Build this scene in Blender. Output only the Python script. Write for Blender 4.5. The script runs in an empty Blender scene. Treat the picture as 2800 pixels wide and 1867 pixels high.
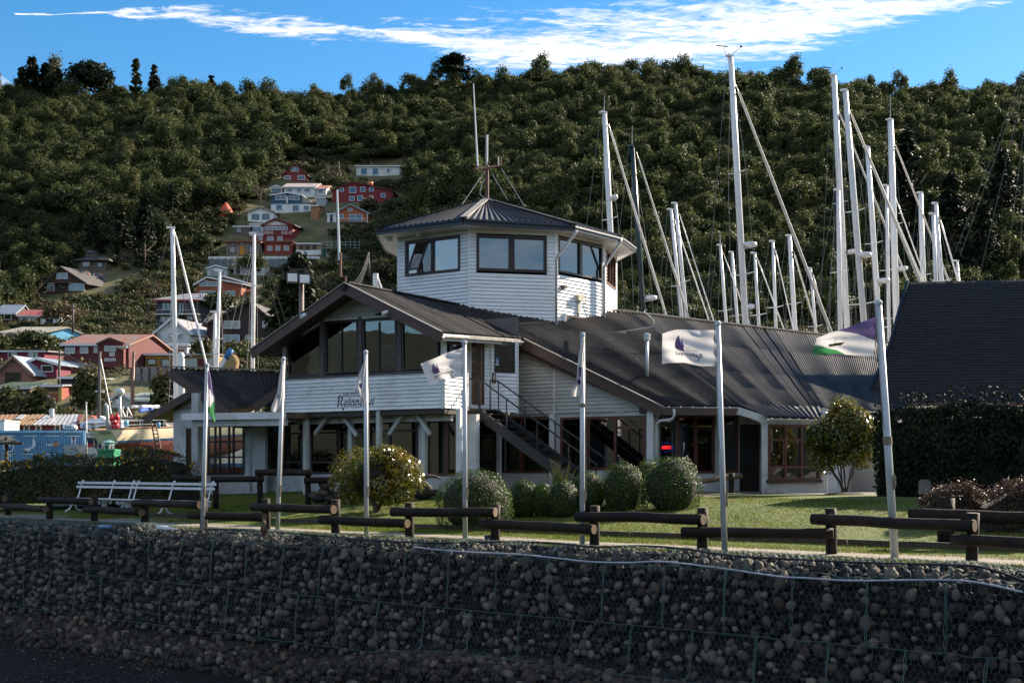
import bpy, math, random
import numpy as np
from mathutils import Vector, Matrix, noise
rnd = random.Random(7)
nrg = np.random.default_rng(11)
sc = bpy.context.scene
col = sc.collection
R = math.radians
NTH = ['leftmost', 'second', 'third', 'fourth', 'fifth', 'sixth', 'seventh', 'eighth', 'ninth', 'tenth', 'eleventh', 'twelfth', 'thirteenth', 'fourteenth', 'rightmost']
# ---------------------------------------------------------------- camera
FPX, CX, HZ, EYE = 3400.0, 1400.0, 1280.0, 1.5      # focal length and optical centre in photo pixels, eye height
cam_d = bpy.data.cameras.new('camera')
cam_d.sensor_width = 36.0
cam_d.lens = FPX / 2800.0 * 36.0
cam_d.shift_y = (HZ - 933.5) / 2800.0
cam_d.clip_start, cam_d.clip_end = 0.1, 9000.0
cam = bpy.data.objects.new('camera', cam_d)
cam.location = (0, 0, EYE)
cam.rotation_euler = (R(90), 0, 0)
col.objects.link(cam)
sc.camera = cam
# ---------------------------------------------------------------- light
SUN_AZ, SUN_EL = 37.0, 29.0          # degrees from +X towards +Y (behind the clubhouse, on the right)
SKY_STRENGTH = 0.115
SUN_POWER = 4.9
EXPOSURE = 1.5
a, e = R(SUN_AZ), R(SUN_EL)
SUN = Vector((math.cos(a) * math.cos(e), math.sin(a) * math.cos(e), math.sin(e)))
sl = bpy.data.lights.new('sun', 'SUN')
sl.energy, sl.angle, sl.color = SUN_POWER, R(0.5), (1.0, 0.87, 0.70)
so = bpy.data.objects.new('sun', sl)
so.rotation_euler = SUN.to_track_quat('Z', 'Y').to_euler()
so.location = (60, 40, 60)
col.objects.link(so)
sc.view_settings.view_transform = 'Standard'
sc.view_settings.look = 'None'
sc.view_settings.gamma = 1.0
sc.view_settings.exposure = EXPOSURE
sc.view_settings.use_curve_mapping = False
try:
 sc.cycles.use_denoising = True
 sc.cycles.max_bounces = 6
 sc.cycles.diffuse_bounces = 3
 sc.cycles.glossy_bounces = 3
 sc.cycles.transmission_bounces = 4
 sc.cycles.transparent_max_bounces = 16
 sc.cycles.caustics_reflective = False
 sc.cycles.caustics_refractive = False
 sc.cycles.sample_clamp_indirect = 4.0
except Exception:
 pass
world = bpy.data.worlds.new('World')
sc.world = world
world.use_nodes = True
def build_sky():
 nt = world.node_tree
 N, L = nt.nodes, nt.links
 N.clear()
 out = N.new('ShaderNodeOutputWorld')
 bg = N.new('ShaderNodeBackground')
 bg.inputs['Strength'].default_value = SKY_STRENGTH
 sky = N.new('ShaderNodeTexSky')
 sky.sky_type = 'NISHITA'
 sky.sun_disc = False
 sky.sun_elevation = R(SUN_EL)
 sky.sun_rotation = R(90.0 - SUN_AZ)
 sky.altitude = 0
 sky.air_density = 1.0
 sky.dust_density = 0.15
 sky.ozone_density = 2.2
 hs = N.new('ShaderNodeHueSaturation')
 hs.inputs['Hue'].default_value = 0.498
 hs.inputs['Saturation'].default_value = 1.38
 hs.inputs['Value'].default_value = 0.57
 L.new(sky.outputs['Color'], hs.inputs['Color'])
 tc = N.new('ShaderNodeTexCoord')
 sep = N.new('ShaderNodeSeparateXYZ')
 L.new(tc.outputs['Generated'], sep.inputs[0])
 def m(op, a, b=None, c=None, clamp=False):
  n = N.new('ShaderNodeMath')
  n.operation = op
  n.use_clamp = clamp
  for i, v in enumerate((a, b, c)):
   if v is None:
    continue
   if isinstance(v, (int, float)):
    n.inputs[i].default_value = v
   else:
    L.new(v, n.inputs[i])
  return n.outputs[0]
 zc = m('MAXIMUM', sep.outputs['Z'], 0.03)
 X = m('DIVIDE', sep.outputs['X'], zc)
 Y = m('DIVIDE', sep.outputs['Y'], zc)
 band = [(250, 36, 3), (450, 42, 13), (600, 52, 24), (750, 74, 30), (900, 86, 19), (1050, 88, 15), (1200, 108, 40),
   (1350, 138, 66), (1500, 140, 76), (1700, 122, 104), (1900, 98, 116), (2100, 76, 112), (2300, 50, 84),
   (2450, 24, 60), (2620, -2, 42), (2900, -60, 36)]
 def layer(px, py):
  v = (HZ - py) / FPX
  return (px - CX) / FPX / v, 1.0 / v
 rc = N.new('ShaderNodeValToRGB')
 rc.color_ramp.interpolation = 'B_SPLINE'
 X0, X1 = -1.05, 1.25
 els = rc.color_ramp.elements
 first = True
 for px, py, h in band:
  lx, ly = layer(px, py)
  hh = (layer(px, py + h)[1] - layer(px, py - h)[1]) / 2
  pos = (lx - X0) / (X1 - X0)
  if first:
   el = els[0]; el.position = pos; first = False
  else:
   el = els.new(pos)
  el.color = ((ly - 2.4) / 1.0, hh, 0, 1)
 for el in list(els):
  if el.position >= 0.9999 and el.color[1] > 0.9:
   els.remove(el)
 xr = m('DIVIDE', m('SUBTRACT', X, X0), X1 - X0)
 cmb = N.new('ShaderNodeCombineXYZ')
 L.new(X, cmb.inputs[0]); L.new(Y, cmb.inputs[1])
 def tex(sx, sy, rot, scale, detail, rough, dist):
  mp = N.new('ShaderNodeMapping')
  mp.inputs['Scale'].default_value = (sx, sy, 1)
  mp.inputs['Rotation'].default_value = (0, 0, rot)
  L.new(cmb.outputs[0], mp.inputs['Vector'])
  t = N.new('ShaderNodeTexNoise')
  t.inputs['Scale'].default_value = scale
  t.inputs['Detail'].default_value = detail
  t.inputs['Roughness'].default_value = rough
  t.inputs['Distortion'].default_value = dist
  L.new(mp.outputs[0], t.inputs['Vector'])
  return t.outputs['Fac']
 n1 = tex(2.2, 6.0, 0.10, 2.6, 9, 0.62, 0.5)
 n2 = tex(4.0, 9.0, -0.25, 3.2, 9, 0.66, 1.2)
 n4 = tex(1.6, 4.5, -0.18, 2.4, 5, 0.55, 0.8)
 n3 = tex(0.5, 0.7, 0.3, 1.0, 6, 0.6, 0.3)
 L.new(xr, rc.inputs['Fac'])
 s2 = N.new('ShaderNodeSeparateColor')
 L.new(rc.outputs['Color'], s2.inputs[0])
 yc = m('ADD', s2.outputs[0], 2.4)
 dy = m('ABSOLUTE', m('SUBTRACT', m('ADD', Y, m('MULTIPLY', m('SUBTRACT', n1, 0.5), 0.16)), yc))
 rel = m('DIVIDE', dy, m('ADD', s2.outputs[1], 0.004))
 body = m('MINIMUM', m('SUBTRACT', 1.2, rel), 0.95)
 tex_amt = m('ADD', m('MULTIPLY', m('SUBTRACT', n2, 0.52), 2.7), m('MULTIPLY', m('SUBTRACT', n4, 0.5), 1.9))
 mask = m('ADD', m('MULTIPLY', body, 0.85), tex_amt, None, True)
 inr = m('MULTIPLY', m('GREATER_THAN', xr, -0.02), m('LESS_THAN', xr, 1.02))
 fr = m('GREATER_THAN', sep.outputs['Y'], 0.05)
 mask = m('MULTIPLY', mask, m('MULTIPLY', inr, fr))
 els2 = m('MULTIPLY', m('SUBTRACT', m('ADD', n3, m('MULTIPLY', m('SUBTRACT', n2, 0.5), 0.5)), 0.35), 2.8, None, True)  # cloud outside the view, added to brighten and whiten the ambient light
 far = m('SUBTRACT', 1.0, m('MULTIPLY', m('LESS_THAN', m('ABSOLUTE', X), 1.3), fr))
 mask = m('MAXIMUM', mask, m('MULTIPLY', m('MULTIPLY', els2, far), 0.85))
 mask = m('MULTIPLY', m('SMOOTHSTEP' if False else 'POWER', mask, 1.15), 0.95)
 mask = m('MULTIPLY', mask, m('GREATER_THAN', sep.outputs['Z'], 0.04))
 mix = N.new('ShaderNodeMix')
 mix.data_type = 'RGBA'
 L.new(mask, mix.inputs['Factor'])
 L.new(hs.outputs['Color'], mix.inputs[6])
 mix.inputs[7].default_value = (4.3, 4.15, 4.05, 1)
 L.new(mix.outputs[2], bg.inputs['Color'])
 L.new(bg.outputs[0], out.inputs['Surface'])
build_sky()
# ---------------------------------------------------------------- pixel <-> space helpers
def P(px, py, D):
 return Vector(((px - CX) / FPX * D, D, EYE + (HZ - py) / FPX * D))
FO, FU = Vector((-2.18, 26.4)), Vector((0.786, -0.618)).normalized()     # fence line origin, direction (rightwards)
FN = Vector((-FU.y, FU.x))                                                # away from the camera
def lq(x, y):
 d = Vector((x, y)) - FO
 return d.dot(FU), d.dot(FN)
def xy(l, q):
 p = FO + FU * l + FN * q
 return p.x, p.y
def sstep(a, b, t):
 t = min(1.0, max(0.0, (t - a) / (b - a)))
 return t * t * (3 - 2 * t)
def ground_z(x, y):
 l, q = lq(x, y)
 z = 0.75 * sstep(1.0, 11.0, q) + 0.03 * noise.noise(Vector((x * .35, y * .35, 0)))* sstep(0.3, 2.5, q)
 return z
def G(px, py):
 """point where the view ray of a photo pixel meets the lawn"""
 lo = None
 D = 14.0
 while D < 100:
  p = P(px, py, D)
  if p.z <= ground_z(p.x, p.y):
   lo = D
   break
  D += 0.1
 if lo is None:
  lo = 100.0
 p = P(px, py, lo)
 return Vector((p.x, p.y, ground_z(p.x, p.y)))
SKYL = [(-1400, 330), (-700, 260), (-300, 220), (0, 235), (60, 228), (180, 232), (300, 246), (450, 236), (560, 238), (620, 250), (700, 254), (800, 276),
  (850, 264), (950, 240), (1050, 228), (1150, 208), (1250, 201), (1350, 198), (1450, 193), (1600, 188), (1700, 181),
  (1800, 178), (1900, 183), (2000, 198), (2050, 212), (2150, 216), (2250, 213), (2350, 224), (2500, 230), (2650, 224),
  (2800, 208), (3200, 190), (3800, 240), (4400, 380)]
_sx = np.array([p[0] for p in SKYL], float)
_sy = np.array([p[1] for p in SKYL], float)
HD = [95, 104, 115, 132, 150, 185, 205, 235, 280, 330]
HY = [1301, 1210, 1115, 1062, 1000, 850, 720, 530, 370, 0]
HD0, HD1 = 95.0, 330.0
def hill_y(px, D):
 ys = float(np.interp(px, _sx, _sy)) + 46
 f = HY[:-1] + [ys]
 yy = float(np.interp(D, HD, f))
 return yy
def hill_z(x, y):
 D = y
 px = CX + FPX * x / max(D, 1)
 if D <= HD1:
  z = EYE + (HZ - hill_y(px, max(D, HD0))) / FPX * max(D, HD0)
 else:
  z = EYE + (HZ - hill_y(px, HD1)) / FPX * HD1 - (D - HD1) * 0.12
 t = sstep(100, 140, D)
 z += t * (5.5 * noise.noise(Vector((x * .011, y * .009, 5.5))) * sstep(330, 250, D) + 2.4 * noise.noise(Vector((x * .022, y * .022, 3.1))) + 0.9 * noise.noise(Vector((x * .07, y * .07, 1.7))))
 return z
def HH(px, py):
 """depth at which the view ray of a photo pixel meets the hillside"""
 D = 96.0
 while D < 335:
  p = P(px, py, D)
  if p.z <= hill_z(p.x, p.y):
   return D
  D += 0.5
 return 330.0
# ---------------------------------------------------------------- object helpers
class MB:
 def __init__(s):
  s.v, s.f = [], []
 def add(s, vs, fs):
  o = len(s.v)
  s.v += [tuple(v) for v in vs]
  s.f += [tuple(i + o for i in f) for f in fs]
  return s
 def quad(s, a, b, c, d):
  return s.add([a, b, c, d], [(0, 1, 2, 3)])
 def poly(s, pts):
  return s.add(pts, [tuple(range(len(pts)))])
 def hexa(s, b, t):
  """eight corners: bottom ring b0..b3, top ring t0..t3"""
  return s.add(list(b) + list(t), [(3, 2, 1, 0), (4, 5, 6, 7), (0, 1, 5, 4), (1, 2, 6, 5), (2, 3, 7, 6), (3, 0, 4, 7)])
 def box(s, c, size, rz=0.0, M=None):
  x, y, z = size[0] / 2, size[1] / 2, size[2] / 2
  vs = [Vector((sx * x, sy * y, sz * z)) for sz in (-1, 1) for sx, sy in ((-1, -1), (1, -1), (1, 1), (-1, 1))]
  if M is None:
   M = Matrix.Rotation(rz, 3, 'Z')
  vs = [M @ v + Vector(c) for v in vs]
  return s.hexa(vs[:4], vs[4:])
 def bar(s, a, b, w, h, up=(0, 0, 1)):
  """rectangular bar from a to b: w across, h along up"""
  a, b, up = Vector(a), Vector(b), Vector(up)
  d = (b - a).normalized()
  sd = d.cross(up)
  if sd.length < 1e-5:
   sd = d.cross(Vector((1, 0, 0)))
  sd.normalize()
  u = sd.cross(d).normalized()
  o = [sd * (-w / 2) + u * (-h / 2), sd * (w / 2) + u * (-h / 2), sd * (w / 2) + u * (h / 2), sd * (-w / 2) + u * (h / 2)]
  return s.hexa([a + k for k in o], [b + k for k in o])
 def tube(s, pts, r, n=8, cap=True):
  pts = [Vector(p) for p in pts]
  rs = r if isinstance(r, (list, tuple)) else [r] * len(pts)
  o = len(s.v)
  pu = None
  for i, p in enumerate(pts):
   d = (pts[min(i + 1, len(pts) - 1)] - pts[max(i - 1, 0)])
   d = d.normalized() if d.length > 1e-9 else Vector((0, 0, 1))
   if pu is None:
    pu = d.orthogonal().normalized()
   else:
    pu = (pu - d * pu.dot(d))
    pu = pu.normalized() if pu.length > 1e-6 else d.orthogonal().normalized()
   w = d.cross(pu)
   for k in range(n):
    t = 2 * math.pi * k / n
    s.v.append(tuple(p + pu * (rs[i] * math.cos(t)) + w * (rs[i] * math.sin(t))))
  for i in range(len(pts) - 1):
   for k in range(n):
    s.f.append((o + i * n + k, o + i * n + (k + 1) % n, o + (i + 1) * n + (k + 1) % n, o + (i + 1) * n + k))
  if cap:
   s.f.append(tuple(o + k for k in reversed(range(n))))
   e = o + (len(pts) - 1) * n
   s.f.append(tuple(e + k for k in range(n)))
  return s
 def ball(s, c, r, n=10, m=7, sc_=(1, 1, 1)):
  o = len(s.v)
  c = Vector(c)
  for i in range(m + 1):
   ph = math.pi * i / m
   for k in range(n):
    t = 2 * math.pi * k / n
    s.v.append((c.x + r * sc_[0] * math.sin(ph) * math.cos(t), c.y + r * sc_[1] * math.sin(ph) * math.sin(t), c.z + r * sc_[2] * math.cos(ph)))
  for i in range(m):
   for k in range(n):
    s.f.append((o + i * n + k, o + (i + 1) * n + k, o + (i + 1) * n + (k + 1) % n, o + i * n + (k + 1) % n))
  return s
 def lathe(s, c, prof, n=12):
  """profile [(r, z)] turned about the vertical through c"""
  o = len(s.v)
  for r, z in prof:
   for k in range(n):
    t = 2 * math.pi * k / n
    s.v.append((c[0] + r * math.cos(t), c[1] + r * math.sin(t), c[2] + z))
  for i in range(len(prof) - 1):
   for k in range(n):
    s.f.append((o + i * n + k, o + i * n + (k + 1) % n, o + (i + 1) * n + (k + 1) % n, o + (i + 1) * n + k))
  s.f.append(tuple(o + k for k in reversed(range(n))))
  e = o + (len(prof) - 1) * n
  s.f.append(tuple(e + k for k in range(n)))
  return s
 def prism(s, pts, ext):
  """flat polygon pts pushed along vector ext"""
  ext = Vector(ext)
  n = len(pts)
  a = [Vector(p) for p in pts]
  b = [p + ext for p in a]
  return s.add(a + b, [tuple(reversed(range(n))), tuple(range(n, 2 * n))] + [(i, (i + 1) % n, n + (i + 1) % n, n + i) for i in range(n)])
 def mesh(s, name, mat=None, smooth=False):
  me = bpy.data.meshes.new(name)
  me.from_pydata(s.v, [], s.f)
  if mat:
   me.materials.append(mat)
  if smooth:
   me.polygons.foreach_set('use_smooth', [True] * len(me.polygons))
  me.update()
  return me
 def build(s, name, mat=None, parent=None, smooth=False, **kw):
  return link(name, s.mesh(name, mat, smooth), parent, **kw)
 def each(s, name, mat=None, parent=None):
  """one object per separate piece"""
  g = list(range(len(s.v)))
  def find(i):
   while g[i] != i:
    g[i] = g[g[i]]
    i = g[i]
   return i
  for f_ in s.f:
   for k in f_[1:]:
    g[find(k)] = find(f_[0])
  pcs_ = {}
  for f_ in s.f:
   pcs_.setdefault(find(f_[0]), []).append(f_)
  for fs in pcs_.values():
   ids = sorted({i for f_ in fs for i in f_})
   mp = {i: k for k, i in enumerate(ids)}
   m_ = MB()
   m_.v = [s.v[i] for i in ids]
   m_.f = [tuple(mp[i] for i in f_) for f_ in fs]
   m_.build(name, mat, parent)
def link(name, data, parent=None, label=None, cat=None, group=None, kind=None):
 o = bpy.data.objects.new(name, data)
 col.objects.link(o)
 if parent is not None:
  o.parent = parent
  w = parent
  M = Matrix.Identity(4)
  chain = []
  while w is not None:
   chain.append(w.matrix_basis)
   if w.parent is not None:
    chain.append(w.matrix_parent_inverse)
   w = w.parent
  for m_ in reversed(chain):
   M = M @ m_
  o.matrix_parent_inverse = M.inverted()
 tag(o, label, cat, group, kind)
 return o
def tag(o, label=None, cat=None, group=None, kind=None):
 if label: o['label'] = label
 if cat: o['category'] = cat
 if group: o['group'] = group
 if kind: o['kind'] = kind
 return o
def thing(name, label, cat, loc=(0, 0, 0), group=None):
 o = bpy.data.objects.new(name, None)
 o.empty_display_size = 0.2
 o.location = loc
 col.objects.link(o)
 return tag(o, label, cat, group)
def copy_tree(o, parent=None):
 c = o.copy()
 col.objects.link(c)
 if parent is not None:
  c.parent = parent
  c.matrix_parent_inverse = o.matrix_parent_inverse.copy()
 for ch in list(o.children):
  copy_tree(ch, c)
 return c
def np_mesh(name, V, F, mat=None, nper=4):
 """mesh from numpy arrays of vertices and equal sized faces"""
 me = bpy.data.meshes.new(name)
 nf = len(F)
 me.vertices.add(len(V))
 me.vertices.foreach_set('co', np.ascontiguousarray(V, dtype=np.float32).ravel())
 me.loops.add(nf * nper)
 me.loops.foreach_set('vertex_index', np.ascontiguousarray(F, dtype=np.int32).ravel())
 me.polygons.add(nf)
 me.polygons.foreach_set('loop_start', np.arange(0, nf * nper, nper, dtype=np.int32))
 me.polygons.foreach_set('loop_total', np.full(nf, nper, dtype=np.int32))
 if mat:
  me.materials.append(mat)
 me.update()
 me.validate()
 return me
def norm(a):
 return a / np.maximum(np.linalg.norm(a, axis=1, keepdims=True), 1e-9)
def leaf_arrays(Pn, Nn, L, W, rg=nrg):
 """one bent rhombus (two triangles as a quad) per leaf"""
 n = len(Pn)
 r = norm(rg.normal(size=(n, 3)))
 T = norm(np.cross(Nn, r))
 B = np.cross(Nn, T)
 L = np.asarray(L).reshape(-1, 1) * np.ones((n, 1))
 W = np.asarray(W).reshape(-1, 1) * np.ones((n, 1))
 V = np.empty((n, 4, 3))
 V[:, 0] = Pn - T * L / 2
 V[:, 1] = Pn + B * W / 2 + Nn * W * 0.18
 V[:, 2] = Pn + T * L / 2
 V[:, 3] = Pn - B * W / 2 + Nn * W * 0.18
 F = np.arange(n * 4).reshape(n, 4)
 return V.reshape(-1, 3), F
def leaf_mesh(name, Pn, Nn, L, W, mat, rg=nrg):
 V, F = leaf_arrays(np.asarray(Pn, float), norm(np.asarray(Nn, float)), L, W, rg)
 return np_mesh(name, V, F, mat)
def text_mesh(txt, size=1.0, shear=0.0, bold=0.0, spacing=1.0):
 """letter outlines as flat verts and faces in the xy plane, origin at the left of the baseline"""
 cu = bpy.data.curves.new('lettering', 'FONT')
 cu.body = txt
 cu.size = size
 cu.shear = shear
 cu.offset = bold
 cu.space_character = spacing
 cu.resolution_u = 3
 o = bpy.data.objects.new('lettering', cu)
 col.objects.link(o)
 dg = bpy.context.evaluated_depsgraph_get()
 me = bpy.data.meshes.new_from_object(o.evaluated_get(dg))
 V = [v.co.copy() for v in me.vertices]
 F = [tuple(p.vertices) for p in me.polygons]
 bpy.data.objects.remove(o)
 bpy.data.curves.remove(cu)
 bpy.data.meshes.remove(me)
 return V, F
class Wall:
 """vertical plane through p0 and p1 (plan points); u runs from p0 to p1, n points to the camera side"""
 def __init__(s, p0, p1):
  s.o = Vector((p0[0], p0[1]))
  d = Vector((p1[0], p1[1])) - s.o
  s.L = d.length
  s.u = d.normalized()
  s.n = Vector((s.u.y, -s.u.x))
 def pt(s, u, z, n=0.0):
  p = s.o + s.u * u + s.n * n
  return Vector((p.x, p.y, z))
 def hit(s, px, py, n=0.0):
  r = Vector(((px - CX) / FPX, 1.0))
  o = s.o + s.n * n
  t = o.dot(s.n) / r.dot(s.n)
  p = r * t
  return (p - s.o).dot(s.u), EYE + (HZ - py) / FPX * t
 def box(s, mb, u0, u1, z0, z1, n0, n1):
  b = [s.pt(u0, z0, n1), s.pt(u1, z0, n1), s.pt(u1, z0, n0), s.pt(u0, z0, n0)]
  t = [s.pt(u0, z1, n1), s.pt(u1, z1, n1), s.pt(u1, z1, n0), s.pt(u0, z1, n0)]
  return mb.hexa(b, t)
 def rect(s, x0, y0, x1, y1, n=0.0):
  """photo rectangle to (u0, u1, z0, z1) on the wall"""
  ua, za = s.hit(x0, (y0 + y1) / 2, n)
  ub, zb = s.hit(x1, (y0 + y1) / 2, n)
  xm = (x0 + x1) / 2
  return min(ua, ub), max(ua, ub), s.hit(xm, y1, n)[1], s.hit(xm, y0, n)[1]
def clip_interval(poly, z):
 us = []
 n = len(poly)
 for i in range(n):
  (u0, z0), (u1, z1) = poly[i], poly[(i + 1) % n]
  if (z0 <= z < z1) or (z1 <= z < z0):
   us.append(u0 + (u1 - u0) * (z - z0) / (z1 - z0))
 return (min(us), max(us)) if len(us) >= 2 else None
def siding(w, poly, pitch, holes, mat, parent, backing=None, proud=0.036, jit=0.003, mb_wall=None):
 """weatherboards clipped to a convex polygon of (u, z), around rectangular holes; one object per board"""
 z0 = min(p[1] for p in poly)
 z1 = max(p[1] for p in poly)
 k = 0
 z = z0
 while z < z1 - 0.01:
  zt = min(z + pitch, z1)
  a = clip_interval(poly, z + 0.003)
  b = clip_interval(poly, zt - 0.003)
  if b is None:
   b = clip_interval(poly, (z + zt) / 2)
  if a and b and zt - z > 0.02:
   cuts = sorted([h for h in holes if h[2] < zt - 0.02 and h[3] > z + 0.02])
   segs = []
   ca, cb = a[0], b[0]
   for h in cuts:
    if h[0] > min(ca, cb):
     segs.append((ca, cb, h[0], h[0]))
    ca = cb = h[1]
   segs.append((ca, cb, a[1], b[1]))
   for (sa, sb, ea, eb) in segs:
    if max(ea - sa, eb - sb) < 0.03:
     continue
    d = proud + rnd.uniform(-jit, jit)
    mb = MB()
    g = rnd.uniform(0, 0.0015)
    g += 0.013
    mb.hexa([w.pt(sa, z + g, d), w.pt(ea, z + g, d), w.pt(ea, z + g, 0.0), w.pt(sa, z + g, 0.0)],
      [w.pt(sb, zt, 0.010), w.pt(eb, zt, 0.010), w.pt(eb, zt, 0.0), w.pt(sb, zt, 0.0)])
    mb.build('siding_board', mat, parent)
    if mb_wall is not None:
     mb_wall.hexa([w.pt(sa, z, -0.004), w.pt(ea, z, -0.004), w.pt(ea, z, -0.09), w.pt(sa, z, -0.09)],
                                 [w.pt(sb, zt, -0.004), w.pt(eb, zt, -0.004), w.pt(eb, zt, -0.09), w.pt(sb, zt, -0.09)])
    k += 1
  z += pitch
 return k
def wall_holes(w, mb, u0, u1, z0, z1, holes, n0=-0.2, n1=0.0):
 """solid wall as boxes around rectangular holes"""
 zs = sorted({z0, z1} | {min(max(h[2], z0), z1) for h in holes} | {min(max(h[3], z0), z1) for h in holes})
 for a, b in zip(zs, zs[1:]):
  if b - a < 1e-4:
   continue
  m_ = (a + b) / 2
  c = u0
  for h in sorted(h for h in holes if h[2] < m_ < h[3]):
   if h[0] - c > 1e-3:
    w.box(mb, c, h[0], a, b, n0, n1)
   c = max(c, h[1])
  if u1 - c > 1e-3:
   w.box(mb, c, u1, a, b, n0, n1)
def window(w, u0, u1, z0, z1, parent, fm, gm, us=(), zs=(), fw=0.06, mw=0.04, n=0.03, dep=0.07, name='window', gn=-0.02, label=None):
 """framed window: frame is the part, each pane a sub-part. us, zs: inner bar positions 0..1"""
 mb = MB()
 w.box(mb, u0, u0 + fw, z0, z1, n - dep, n)
 w.box(mb, u1 - fw, u1, z0, z1, n - dep, n)
 w.box(mb, u0 + fw, u1 - fw, z0, z0 + fw, n - dep, n - 0.001)
 w.box(mb, u0 + fw, u1 - fw, z1 - fw, z1, n - dep, n - 0.001)
 iu0, iu1, iz0, iz1 = u0 + fw, u1 - fw, z0 + fw, z1 - fw
 ub = [iu0] + [iu0 + (iu1 - iu0) * k for k in us] + [iu1]
 zb = [iz0] + [iz0 + (iz1 - iz0) * k for k in zs] + [iz1]
 for k in ub[1:-1]:
  w.box(mb, k - mw / 2, k + mw / 2, iz0, iz1, n - dep + 0.004, n - 0.004)
 for k in zb[1:-1]:
  w.box(mb, iu0, iu1, k - mw / 2, k + mw / 2, n - dep + 0.006, n - 0.007)
 o = mb.build(name, fm, parent, label=label)
 for i in range(len(ub) - 1):
  for j in range(len(zb) - 1):
   a0 = ub[i] + (mw / 2 if i else 0)
   a1 = ub[i + 1] - (mw / 2 if i < len(ub) - 2 else 0)
   b0 = zb[j] + (mw / 2 if j else 0)
   b1 = zb[j + 1] - (mw / 2 if j < len(zb) - 2 else 0)
   tl = rnd.uniform(-0.004, 0.004)
   g = MB()
   g.hexa([w.pt(a0, b0, gn + tl), w.pt(a1, b0, gn - tl), w.pt(a1, b0, gn - 0.006 - tl), w.pt(a0, b0, gn - 0.006 + tl)],
                   [w.pt(a0, b1, gn + tl * .5), w.pt(a1, b1, gn - tl * .5), w.pt(a1, b1, gn - 0.006 - tl * .5), w.pt(a0, b1, gn - 0.006 + tl * .5)])
   g.build('pane', gm, o)
 return o
def corrugated(name, T0, T1, B0, B1, parent, mat, pitch=0.19, amp=0.030, sheet=0.76, rows=1, lift=0.0, piece='roof_sheet', thick=True):
 """roof slope between top edge T0-T1 and bottom edge B0-B1, in corrugated sheets, each an object"""
 T0, T1, B0, B1 = map(Vector, (T0, T1, B0, B1))
 L = max((T1 - T0).length, (B1 - B0).length)
 ns = max(1, int(round(L / sheet)))
 nrm = (T1 - T0).cross(B0 - T0)
 if nrm.length < 1e-6:
  nrm = (B1 - B0).cross(B0 - T0)
 nrm.normalize()
 if nrm.z < 0:
  nrm = -nrm
 def S(a, b):
  return (T0.lerp(T1, a)).lerp(B0.lerp(B1, a), b)
 holder = parent
 for i in range(ns):
  a0, a1 = i / ns, (i + 1) / ns
  for r in range(rows):
   b0, b1 = r / rows, (r + 1) / rows + (0.012 if r < rows - 1 else 0)
   seg = max(2, int(round((a1 - a0) * L / pitch * 4)))
   mb = MB()
   lz = lift + rnd.uniform(0, 0.016) + 0.012 * (rows - 1 - r) * 0.0
   n_ = 3
   for j in range(n_):
    b = b0 + (b1 - b0) * j / (n_ - 1)
    for k in range(seg + 1):
     aa = a0 + (a1 - a0) * (k / seg)
     h = amp * math.sin(2 * math.pi * (aa * L) / pitch) + lz + (0.014 if (r % 2 == 0 and rows > 1) else 0) * (1 if j == n_ - 1 else 0.3)
     mb.v.append(tuple(S(aa, b) + nrm * h))
   for j in range(n_ - 1):
    for k in range(seg):
     q = j * (seg + 1) + k
     mb.f.append((q, q + 1, q + seg + 2, q + seg + 1))
   mb.build(piece, mat, holder, smooth=True)
 return nrm
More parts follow.
